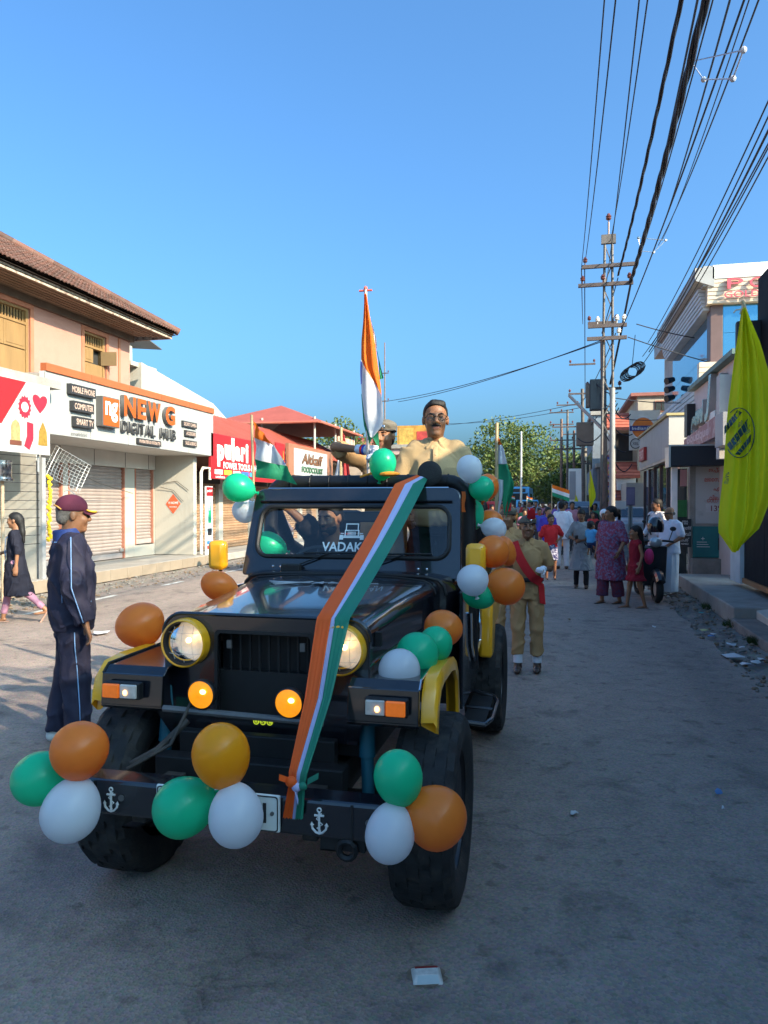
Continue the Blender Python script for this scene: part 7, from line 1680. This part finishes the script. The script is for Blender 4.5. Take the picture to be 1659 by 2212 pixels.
tree('street_tree', 'low dark tree at the left foot of the rain tree', (c.x-5.0, 78, 0), [(0,0,3.2,2.6,2,1.8),(2,0,2.6,2,2,1.4),(-2.2,0,4,2,2,1.8)], 3500, .32, 2.2, .25, 5)
q = at(742, 1000, Y=41); tree('young_tree', 'thin-leaved young tree beside the red pavilion roof', (q.x, 41, 0), [(-.2,0,5.2,.9,.8,.7),(.4,0,4.2,1.0,.8,.8),(0,0,6.0,.5,.5,.45),(.9,.2,4.9,.6,.6,.5)], 1500, .24, 3.6, .10, 6)
for k, (x, y, s) in enumerate(((-22,110,1.6),(-8,125,1.5),(6,120,1.4),(18,105,1.5),(-36,95,1.6),(12,140,1.8))):
    tree('distant_tree', ('distant tree behind the left roofs', 'distant tree straight behind the rain tree', 'distant tree at the vanishing point of the road', 'distant tree behind the right buildings', 'farthest left distant tree', 'distant tree behind the far poles')[k], (x, y, 0), [(0,0,5*s,3*s,3*s,2.6*s),(-3*s,0,4*s,2.4*s,2*s,2*s),(3*s,0,4*s,2.4*s,2*s,2*s),(0,-1,2.5*s,3.6*s,2*s,1.6*s)], 2200, .7, 3*s, .35, 10+k)
# palm whose shadow dapples the left lane (stands behind the shops on the right, out of frame)
pt = thing('coconut_palm', 'coconut palm standing behind the shops on the right', 'palm tree', (7.2, -1.6, 0))
part('trunk', MB().tube([(7.2,-1.6,0),(7.0,-1.5,3),(6.6,-1.3,6.6)], [.2,.15,.12], 8), bark, pt)
for k in range(13):
    a = k*2*math.pi/13 + .2; fr = MB(); L = 3.0; pts = [Vector((6.6,-1.3,6.6)) + Vector((math.cos(a)*L*t, math.sin(a)*L*t, .9*math.sin(t*2.4) - .9*t*t)) for t in [i/10 for i in range(11)]]
    fr.tube(pts, .025, 4)
    for i in range(1, 11):
        d = (pts[i]-pts[i-1]).normalized(); sd = d.cross(Vector((0,0,1))).normalized()
        for s in (-1, 1):
            for o in (0, .5):
                b = pts[i-1].lerp(pts[i], o); e = b + sd*s*.55 + d*.25 - Vector((0,0,.28)); fr.add([b-d*.03, b+d*.03, e], [(0,1,2)])
    part('frond', fr, leaf_mats[1], pt)
# --- far buildings
def house(label, x0, x1, y0, y1, h, m, face, floors=2, wn=3, roof=None, group='far buildings along the street'):
    b = thing('building', label, 'building', ((x0+x1)/2, (y0+y1)/2, 0), group=group)
    part('wall', MB().box(x0, x1, y0, y1, 0, h), m, b)
    part('parapet', MB().box(x0-.15, x1+.15, y0-.15, y1+.15, h, h+.25), roof or concrete, b)
    for f in range(floors):
        for k in range(wn):
            z0 = 1.0 + f*3.0
            if z0+1.3 > h: continue
            if face == 'F': u = x0 + (x1-x0)*(k+.5)/wn; w = part('window', MB().box(u-.5, u+.5, y0-.03, y0+.02, z0, z0+1.3), wood_dk, b); part('pane', MB().box(u-.42, u+.42, y0-.045, y0-.031, z0+.08, z0+1.22), glass_d, w)
            else:
                X = x0 if face == 'R' else x1; s = -1 if face == 'R' else 1; u = y0 + (y1-y0)*(k+.5)/wn; w = part('window', MB().box(X-.02*s, X+.03*s, u-.6, u+.6, z0, z0+1.3), wood_dk, b); part('pane', MB().box(X+.031*s, X+.045*s, u-.52, u+.52, z0+.08, z0+1.22), glass_d, w)
    return b
lb1 = house('low tan shop row beyond the food court', -16, -9.6, 36, 46, 4.2, mat('tan_far', (.42,.33,.26), .85), 'L', 1, 4)
house('pinkish far shop on the left beyond the tan row', -16, -9.2, 47, 58, 5.2, mat('pink_far', (.46,.32,.28), .85), 'L', 2, 4)
house('white far shop on the left before the rain tree', -17, -8.8, 60, 70, 4.6, white_p, 'L', 1, 3)
house('grey-blue slab building behind the far poles', 2.3, 8, 52, 62, 7.6, mat('blue_grey_far', (.20,.24,.28), .7), 'R', 2, 4)
house('cream far building on the right past the slab', 2.2, 8, 64, 76, 6.0, cream_p, 'R', 2, 4)
house('dark shop row on the right between cream building and slab', 2.6, 7, 50.2, 51.8, 4.0, mat('dark_far', (.10,.09,.09), .8), 'F', 1, 2)
house('far house at the right end of the road', 3, 12, 80, 92, 6.4, mat('tan_far2', (.46,.40,.32), .85), 'F', 2, 3)
house('far house at the left end of the road', -22, -12, 84, 96, 5.6, mat('rose_far', (.42,.28,.24), .85), 'F', 2, 4)
def hoarding(label, u0, v0, u1, v1, Y, cols, text=None, face=None):
    a = at(u0, v1, Y=Y); b = at(u1, v0, Y=Y); t = thing('hoarding', label, 'hoarding', ((a.x+b.x)/2, Y, 0))
    part('board', MB().box(a.x, b.x, Y, Y+.1, a.z, b.z), cols[0], t)
    n = len(cols)-1
    for i, c in enumerate(cols[1:]): part('print', MB().box(a.x+(b.x-a.x)*(i+.1)/n, a.x+(b.x-a.x)*(i+.92)/n, Y-.012, Y-.003, a.z+(b.z-a.z)*.08, b.z-(b.z-a.z)*(.08+.12*(i%2))), c, t)
    for x in (a.x+.2, b.x-.2): part('leg', MB().box(x-.05, x+.05, Y+.11, Y+.2, 0, b.z), steel, t)
    if text: lettering(text, ((a.x+b.x)/2, Y-.016, a.z+(b.z-a.z)*.5), (b.x-a.x)*.8, (b.z-a.z)*.4, 'F', wht_l, t, .03)
hoarding('orange and gold jewellery hoarding behind the cream-shirted man', 858, 918, 935, 985, 48, [mat('print_amber', (.55,.26,.05), .5, var=.5, vs=2), mat('print_gold2', (.60,.36,.08), .5, var=.6, vs=3), mat('print_red2', (.50,.06,.05), .5, var=.5, vs=3)])
hoarding('red hoarding with patterned edge beside the pavilion', 770, 945, 822, 975, 50, [redb, mat('print_rose', (.45,.14,.12), .5, var=.4, vs=4)])
hoarding('blue and white shop board left of the cadet', 706, 985, 760, 1040, 40, [mat('board_blue', (.04,.06,.30), .5), mat('board_white2', (.6,.6,.6), .5)])
hoarding('red shop board with white lettering behind the cadet', 755, 990, 820, 1035, 37, [redb, redb], 'JUM')
hoarding('grey double board on a ladder frame before the slab building', 1228, 1072-60, 1262, 1085, 46, [white_a, grey_a, white_a])
hoarding('white meter box board below the lattice pole', 1325, 1082, 1352, 1100, 25, [white_a, wht_l])
hoarding('small mauve upright shop board by the concrete pole', 1353, 1052, 1372, 1092, 31, [mat('mauve_board', (.20,.18,.28), .6), mat('mauve_board2', (.26,.24,.36), .6)])
# flower and packet strings hung by the pole
for k, u in enumerate((1308, 1316, 1324)):
    mb = MB(); ptop = at(u, 985, Y=28)
    for i in range(34):
        c = ptop + Vector((random.uniform(-.06,.06), random.uniform(-.05,.05), -.085*i)); mb.mi = i % 4
        mb.obox(c, (.12,.05,.10), Matrix.Rotation(random.random()*3, 3, 'Z'))
    o = solo('packet_string', mb, [mat('pk%d' % j, c, .5) for j, c in enumerate(((.55,.18,.20),(.10,.14,.45),(.55,.40,.42),(.45,.45,.08)))], ('left', 'middle', 'right')[k] + ' hanging string of colourful packets by the lattice pole', 'packet string')
# far yellow flags
def pennant(label, u, v0, v1, Y, w=14):
    t = thing('flag', label, 'flag', at(u, v1, Y=Y), group='yellow flags along the right kerb')
    a = at(u, v0, Y=Y); b = at(u, v1, Y=Y); part('pole', MB().cyl(Wz(b, 0), a + Vector((0,0,.2)), .015, n=6), bamboo, t)
    part('cloth', patch([[(u/K_, v0/K_), ((u-3)/K_, (v0*.5+v1*.5)/K_), (u/K_, v1/K_)], [((u+2)/K_, v0/K_), ((u+w)/K_, (v0*.3+v1*.7)/K_), ((u+3)/K_, v1/K_)]], Y-.03, 10, 6, .03), yc, t, smooth='all')
pennant('lime-yellow flag hanging over the grey pickup', 1274, 1018, 1095, 24.5)
pennant('lime-yellow flag farther off, left of the pickup', 1243, 1070, 1100, 33, 9)
# --- vehicles
tyre_s = mat('small_tyre', (.02,.02,.02), .8); darkg = mat('vehicle_glass', (.02,.03,.04), .08, spec=.8)
def wheel(mbp, x, y, r, w, parent):
    o = part('wheel', MB().cyl((x-w/2,y,r),(x+w/2,y,r), r, n=20), tyre_s, parent); part('rim', MB().cyl((x-w/2-.01,y,r),(x+w/2+.01,y,r), r*.6, n=14), steel, o)
def car(label, x, y, L, Wd, Hh, m, kind='car', name='parked_car', cat='car', front=-1):
    t = thing(name, label, cat, (x, y, 0)); hw = Wd/2; y0, y1 = y-L/2, y+L/2
    if kind == 'bus': prof = [(y0,.45),(y1,.45),(y1,Hh),(y0+.15,Hh),(y0,Hh-.3)]
    elif kind == 'pickup': prof = [(y0,.45),(y1,.45),(y1,1.05),(y0+2.6,1.05),(y0+2.5,Hh-.05),(y0+1.2,Hh),(y0+.7,1.1),(y0,.95)]
    else: prof = [(y0,.35),(y1,.35),(y1,.95),(y1-.25,1.05),(y1-.7,Hh-.05),(y0+1.9,Hh),(y0+1.0,1.0),(y0+.1,.85)]
    part('body', MB().prism(prof, 'x', x-hw, x+hw), m, t, bevel=.06, smooth=40)
    if kind == 'bus':
        part('windscreen', MB().box(x-hw+.12, x+hw-.12, y0-.012, y0-.002, 1.3, Hh-.5), darkg, t); part('destination_board', MB().box(x-hw+.3, x+hw-.3, y0-.016, y0-.004, Hh-.42, Hh-.15), blk_l, t)
        for s in (-1,1): part('headlight', MB().cyl((x+s*(hw-.3),y0-.02,.85),(x+s*(hw-.3),y0+.02,.85), .12, n=12), wht_l, t)
        for k in range(4):
            for s in (-1,1): part('window', MB().box(x+s*hw-.012, x+s*hw+.012, y0+.8+1.5*k, y0+2.0+1.5*k, 1.35, Hh-.5), darkg, t)
    elif kind == 'pickup': 
        part('windscreen', MB().hexa([(x-hw+.1,y0+.74,1.18),(x+hw-.1,y0+.74,1.18),(x+hw-.1,y0+.8,1.18),(x-hw+.1,y0+.8,1.18),(x-hw+.15,y0+1.13,Hh-.1),(x+hw-.15,y0+1.13,Hh-.1),(x+hw-.15,y0+1.2,Hh-.1),(x-hw+.15,y0+1.2,Hh-.1)]), darkg, t)
        part('sticker_band', MB().box(x-hw+.25, x+hw-.25, y0+1.02, y0+1.05, Hh-.28, Hh-.2), wht_l, t)
        for s in (-1,1): part('headlight', MB().box(x+s*(hw-.25)-.13, x+s*(hw-.25)+.13, y0-.02, y0+.01, .7, .88), wht_l, t, bevel=.02)
    else:
        part('side_window', MB().prism([(y0+1.25,1.02),(y1-.55,1.05),(y1-.8,Hh-.12),(y0+1.95,Hh-.1)], 'x', x-hw-.012, x-hw+.002), darkg, t)
        part('rear_window', MB().hexa([(x-hw+.15,y0+1.1,1.08),(x+hw-.15,y0+1.1,1.08),(x+hw-.15,y0+1.15,1.08),(x-hw+.15,y0+1.15,1.08),(x-hw+.2,y0+1.72,Hh-.06),(x+hw-.2,y0+1.72,Hh-.06),(x+hw-.2,y0+1.8,Hh-.08),(x-hw+.2,y0+1.8,Hh-.08)]), darkg, t)
        for s in (-1,1): part('tail_light', MB().box(x+s*(hw-.12)-.1, x+s*(hw-.12)+.1, y0-.01, y0+.12, .72, .86), redb, t, bevel=.02)
    for yy in (y0+L*.18, y0+L*.8):
        for s in (-1,1): wheel(None, x+s*(hw-.08), yy, .33 if kind != 'bus' else .48, .2, t)
    return t
cb = mat('bus_blue', (.06,.30,.55), .35, coat=.4); pk_ = mat('pickup_grey_blue', (.14,.20,.26), .35, coat=.5); wv = mat('white_car_paint', (.62,.62,.62), .25, coat=.6)
q = at(1112, 1092, Y=58); car('sky-blue bus coming up the road behind the crowd', q.x, 61, 8, 2.3, 2.9, cb, 'bus', 'bus', 'bus')
q = at(1137, 1088, Y=54); car('smaller blue jeep-like vehicle right of the bus', q.x, 56, 3.6, 1.6, 1.9, cb, 'pickup', 'vehicle', 'vehicle')
q = at(1254, 1098, Y=29); car('grey-blue pickup facing us under the yellow flag', q.x, 31, 4.2, 1.7, 1.72, pk_, 'pickup', 'pickup_truck', 'pickup')
car('white hatchback parked by the right shops, red tail lights', 2.95, 33.5, 3.8, 1.6, 1.5, wv, 'car', 'parked_car', 'car')
q = at(1052, 1090, Y=38); car('small red vehicle behind the rear flag', q.x, 39, 2.6, 1.3, 1.75, mat('red_vehicle', (.50,.03,.03), .4), 'bus', 'auto_rickshaw', 'auto')
def scooter(label, x, y, rz, m):
    t = thing('scooter', label, 'scooter', (x, y, 0), rz); P = lambda n, mb, mm, **k: part(n, mb, mm, t, local=True, **k)
    for yy in (-.62, .55):
        mb = MB().lathe([(.13,-.05),(.20,-.055),(.225,-.03),(.23,0),(.225,.03),(.20,.055),(.13,.05)], 24, (0,yy,.23), axis_R((1,0,0))); w = P('wheel', mb, tyre_s, smooth=True)
        part('rim', MB().cyl((-.03,yy,.23),(.03,yy,.23), .13, n=16), steel, w, local=True)
    P('front_shield', MB().prism([(-.42,.30),(-.36,.30),(-.44,.95),(-.52,.93)], 'x', -.20, .20), m, bevel=.04, smooth=40)
    P('mudguard', MB().tube([(0,-.62+.27*math.cos(a),.23+.27*math.sin(a)) for a in [R(20)+i*R(130)/8 for i in range(9)]], .075, 8), m, smooth=True)
    P('footboard', MB().box(-.17,.17,-.40,.10,.26,.31), m, bevel=.02)
    P('rear_body', MB().prism([(.05,.30),(.80,.42),(.86,.66),(.75,.74),(.10,.72),(.0,.55)], 'x', -.17, .17), m, bevel=.07, smooth=40)
    P('seat', MB().prism([(.02,.72),(.80,.74),(.82,.80),(.45,.80),(.10,.80)], 'x', -.14, .14), seatm, bevel=.04, smooth=40)
    hb = P('handlebar', MB().tube([(-.33,-.36,1.0),(-.18,-.44,1.02),(0,-.46,1.02),(.18,-.44,1.02),(.33,-.36,1.0)], .018, 8), blk_l, smooth=True)
    P('headlight', MB().ell((0,-.53,1.0), (.11,.08,.09), 8, 12), mat('scooter_lamp', (.5,.5,.5), .15, metal=.4), smooth=True)
    for s in (-1,1): part('mirror', MB().cyl((s*.25,-.40,1.02),(s*.30,-.42,1.18), .008, n=6).ell((s*.31,-.42,1.22), (.055,.02,.04), 6, 10), blk_l, hb, local=True)
    return t
scooter('dark scooter parked behind the girl in the dark red dress', 1.52, 13.55, R(8), mat('scooter_black', (.02,.02,.025), .3, coat=.6))
scooter('black scooter parked by the white post farther along', 2.15, 19.0, R(20), mat('scooter_dark', (.025,.025,.03), .3, coat=.5))
hl = solo('crash_helmet', MB().lathe([(.0,.26),(.06,.25),(.11,.20),(.135,.13),(.135,.05),(.12,0)], 20, (1.62,13.25,1.16)), mat('black_helmet', (.015,.016,.02), .15, coat=.8), 'glossy black helmet on the handlebar of the parked scooter', 'helmet', smooth=True)
# riders seen through the windscreen
scooter('scooter with two riders in the far lane', -6.75, 17.2, R(172), mat('scooter_grey', (.12,.12,.13), .4))
tealc = fabric('teal_shirt', (.05,.26,.33)); brc = fabric('brown_grey_shirt', (.16,.12,.13)); hb_ = mat('blue_helmet', (.02,.06,.30), .2, coat=.5); hk_ = mat('dark_helmet', (.03,.035,.05), .2, coat=.6)
seatp = {'lkn': (.16,-.40,.72), 'rkn': (-.16,-.40,.72), 'lan': (.17,-.42,.34), 'ran': (-.17,-.42,.34), 'lel': (.24,-.18,1.12), 'rel': (-.24,-.18,1.12), 'lwr': (.22,-.40,1.15), 'rwr': (-.22,-.40,1.15)}
def rider(label, x, y, rz, sh_, hm):
    p = Person(label, (x, y, -.10), rz, 1.66, dict(seatp), vox=.014); p.skin = SK['mid']; p.body(SK['mid'], hands=(.9,.9)); helmet(p, hm, vox=.010); p.torso(sh_, hem=.86, sleeve='elbow', collar=False); p.trousers(fabric('rider_trousers', (.06,.06,.08)))
rider('pillion rider in a teal shirt and blue helmet on the scooter', -6.82, 16.75, R(172), tealc, hb_); rider('scooter driver in a brown-grey shirt and dark helmet', -6.70, 17.2, R(172), brc, hk_)
scooter('scooter with a single rider nearer the middle of the road', -5.55, 18.2, R(170), mat('scooter_red', (.25,.03,.03), .4)); rider('lone scooter rider in a teal shirt and dark helmet', -5.55, 18.0, R(170), tealc, hk_)
# crowd
objc = mat('crowd_cloth', (1,1,1), .85, var=.15, vs=8, objcol=True)
protos = []
for k in range(4):
    fem = k % 2 == 1; sw_ = .06 if k < 2 else -.06
    p = Person('crowd', (0,-40-3*k,0), 0, 1.66 if not fem else 1.54, vox=.022, pose={'lan': (.10,sw_,.075), 'ran': (-.10,-sw_,.075), 'lwr': (.24,-.10,.90) if k != 2 else (.20,-.30,1.25), 'lel': (.25,.02,1.1)}); p.skin = SK['mid']
    p.body(SK['mid'], hands=(.5,.5)); p.hair(HAIR, .016, .058, vox=.014)
    if fem: p.torso(objc, hem=.42, sleeve='elbow', collar=False, secs=dress_secs(.42,.22), folds=0, name='dress')
    else: p.torso(objc, hem=.80, sleeve='short', collar=False, folds=0)
    p.trousers(fabric('crowd_trousers', (.07,.065,.07)), folds=0); protos.append(p.t)
cols = {'white': (.66,.66,.70), 'red': (.50,.04,.04), 'sky-blue': (.12,.32,.55), 'blue': (.05,.08,.35), 'yellow': (.60,.45,.06), 'green': (.05,.22,.10), 'pink': (.55,.22,.28), 'grey': (.25,.25,.27), 'khaki': (.36,.24,.13), 'orange': (.65,.22,.04), 'black': (.03,.03,.035), 'violet': (.16,.08,.34)}
rs = random.Random(11); names = list(cols); used_first = set(); n_c = 0
spots = []; labs = set()
while len(spots) < 112:
    y = 19.5 + 34*rs.random()**1.3; x = rs.uniform(-3.4, 1.3)
    if x > -1.2 + .0*y and y < 22: continue
    if all((x-a)**2 + (y-b)**2 > .5 for a, b in spots): spots.append((x, y))
spots.sort(key=lambda q: q[1])
for i, (x, y) in enumerate(spots):
    k = rs.randrange(4); cn_ = names[(i*5+k) % len(names)]
    o = dup(protos[k]) if k in used_first else protos[k]; used_first.add(k)
    o.location = (x, y, 0); o.rotation_euler = (0,0,rs.uniform(-.5,.5) + (math.pi if rs.random() < .12 else 0)); s = rs.uniform(.86,1.06); o.scale = (s,s,s)
    for ch in o.children:
        if ch.name.split('.')[0] in ('shirt','dress'): ch.color = (*cols[cn_], 1)
    for _try in range(len(names)):
        side = 'left' if x < -1.6 else ('middle' if x < 0 else 'right')
        lab = '%s in %s in the %s of the marching crowd, %s' % ('woman' if k % 2 else 'man', cn_, side, 'near its front' if y < 26 else ('half way back' if y < 38 else 'far back'))
        if lab not in labs: break
        cn_ = names[(names.index(cn_)+1) % len(names)]
    labs.add(lab); tag(o, lab, 'person', 'crowd walking up the road')
    for ch in o.children:
        if ch.name.split('.')[0] in ('shirt','dress'): ch.color = (*cols[cn_], 1)
for k in range(4):
    if k not in used_first: pass
# small flags over the crowd
def crowd_flag(label, u, v, Y, w=26, tilt=.3):
    c = at(u, v, Y=Y); t = thing('flag', label, 'flag', c - Vector((0,0,.3))); e = w/1598*Y
    part('stick', MB().cyl(c - Vector((.0,0,.55)), c + Vector((0,0,.22)), .012, n=6), bamboo, t)
    for i, m in enumerate((saf, whc, grc)): part(('saffron_band','white_band','green_band')[i], MB().grid(4, 8, lambda a, b: c + Vector((e*b/7, .03*math.sin(b), .2 - (i+a/3)*e*.22 - tilt*e*b/7))), m, t, smooth='all')
crowd_flag('tricolour flag held up beside the man in white', 1192, 1062, 21, 36, .35); crowd_flag('small tricolour flag in the middle of the crowd', 1138, 1085, 26, 12); crowd_flag('small tricolour flag at the left of the crowd', 1100, 1080, 30, 12)
# ------------------------------------------------------------------ small things on the ground
c = at(922, 2110, Z=0)
rsd = thing('road_stud', 'worn white reflective road stud set in the asphalt near the camera', 'road stud', (c.x, c.y, 0), YAW+R(4))
mb = MB().hexa([(-.055,-.05,.0),(.055,-.05,.0),(.055,.05,.0),(-.055,.05,.0),(-.04,-.02,.022),(.04,-.02,.022),(.04,.02,.022),(-.04,.02,.022)])
part('housing', mb, mat('stud_white', (.62,.60,.56), .5, var=.3, vs=30), rsd, bevel=.006, local=True)
part('reflector_face', MB().add([(-.040,-.046,.0045),(.040,-.046,.0045),(.034,-.0235,.0205),(-.034,-.0235,.0205)], [(0,1,2,3)]), mat('stud_reflector', (.50,.58,.58), .15, spec=.8), rsd, local=True)
part('red_edge', MB().box(-.04,.04,.014,.022,.0215,.0235), mat('stud_red', (.25,.02,.02), .4), rsd, local=True)
mb = MB(); n = 26
mb.add([(.068*math.cos(a)*random.uniform(.85,1.15), .064*math.sin(a)*random.uniform(.85,1.15), .003) for a in [i*2*math.pi/n for i in range(n)]], [tuple(range(n))]); part('tar_bed', mb, mat('stud_tar', (.20,.15,.11), .9, var=.5, vs=30), rsd, local=True)
lit = [mat('litter_white', (.62,.62,.62), .7), mat('litter_blue', (.10,.22,.45), .6), mat('litter_teal', (.05,.35,.32), .6), mat('litter_yellow', (.50,.48,.18), .6), mat('litter_brown', (.22,.14,.08), .8)]
def scrap(label, u, v, r, m, z=0.004):
    c = at(u, v, Z=0); k = random.randint(5,8); ph = random.random()*6
    mb = MB(); base = [(c.x + r*random.uniform(.6,1.2)*math.cos(ph+i*2*math.pi/k), c.y + r*1.2*random.uniform(.6,1.2)*math.sin(ph+i*2*math.pi/k), z + random.uniform(0,.02)) for i in range(k)]
    b2 = [(p[0], p[1], p[2]+.003) for p in base]; mb.add([(c.x,c.y,z+.02)] + base, [(0,i+1,(i+1)%k+1) for i in range(k)]); mb.add([(c.x,c.y,z+.023)] + b2, [(0,i+1,(i+1)%k+1) for i in range(k)])
    solo('litter_scrap', mb, m, label, 'litter', 'litter by the right kerb')
for i, (u, v, r, m, lab) in enumerate(((1240,1762,.022,0,'pale stone chip alone on the near asphalt'), (1552,1722,.02,1,'bluish plastic scrap on the near asphalt at right'), (1563,1758,.012,0,'tiny white scrap below the bluish one'), (1412,1356,.03,0,'white paper scrap on the road below the girl'),
     (1443,1290,.03,0,'white paper scrap at the road edge by the mundu man'), (1513,1328,.05,2,'teal plastic scrap in the gutter'), (1540,1375,.04,0,'white scrap in the gutter above the yellow one'), (1523,1367,.06,3,'yellowish wrapper at the asphalt edge'), (1535,1378,.05,1,'blue scrap under the yellowish wrapper'),
     (1580,1398,.06,0,'white crumpled paper in the gutter'), (1604,1404,.04,0,'small white paper right of the crumpled one'), (1590,1423,.13,0,'large torn pale sheet flat in the gutter'), (1610,1440,.06,0,'white scrap below the torn sheet'), (1634,1436,.06,0,'white scrap beside the low step'), (1646,1430,.04,0,'small white scrap against the low step'),
     (218,1371,.10,0,'white paper in the sand by the grey shop step'), (300,1335,.05,4,'brown scrap in the sand by the grey shop'), (262,1360,.04,0,'small pale scrap in the sand'), (330,1330,.05,2,'greenish scrap in the sand near the plinth'), (1230,1340,.03,4,'brown leaf on the road behind the cadet'))): scrap(lab, u, v, r, lit[m], .004 if u < 1500 and u > 340 else .02)
# stones and soil clods along both edges
st_m = [mat('stone_grey', (.20,.185,.165), .9, var=.3, vs=20), mat('stone_brown', (.19,.135,.09), .9, var=.3, vs=20)]
def stones(name, x0, x1, y0, y1, n, smax):
    mb = MB(); rr = random.Random(5)
    for i in range(n):
        x = rr.uniform(x0,x1); y = y0 + (y1-y0)*rr.random()**1.6; s = rr.uniform(.3,1)**2*smax; mb.mi = i % 2
        mb.ell((x,y,s*.3), (s*rr.uniform(.7,1.3), s*rr.uniform(.7,1.3), s*.6), 5, 6, Matrix.Rotation(rr.random()*3,3,'Z'))
    o = part(name, mb, st_m); o['kind'] = 'stuff'; o['label'] = 'loose stones and grit along the road edge'
stones('gravel', 1.7, 2.35, 4.5, 22, 900, .035); stones('gravel', -9.15, -7.9, 8, 30, 900, .04)
gm_ = mat('grass_blade', (.06,.09,.02), .8, var=.4, vs=8)
def grass(name, pts, n, h_):
    mb = MB(); rr = random.Random(9)
    for (x, y, r) in pts:
        for i in range(n):
            a = rr.random()*6.28; q = r*rr.random()**.5; b = Vector((x+q*math.cos(a), y+q*math.sin(a)*2, -.01)); t = b + Vector((rr.uniform(-.05,.05), rr.uniform(-.05,.05), h_*rr.uniform(.5,1.1))); w = Vector((.004,.002,0)); mb.add([b-w, b+w, t], [(0,1,2)])
    o = part(name, mb, gm_); o['kind'] = 'stuff'; o['label'] = 'tufts of weeds at the foot of the steps'
grass('weeds', [(2.28,10.8,.10),(2.32,8.2,.12),(2.27,7.0,.15),(2.3,12.5,.08),(2.2,6.0,.2),(2.9,18.5,.2),(2.26,9.5,.06),(1.95,5.2,.10)], 160, .10)
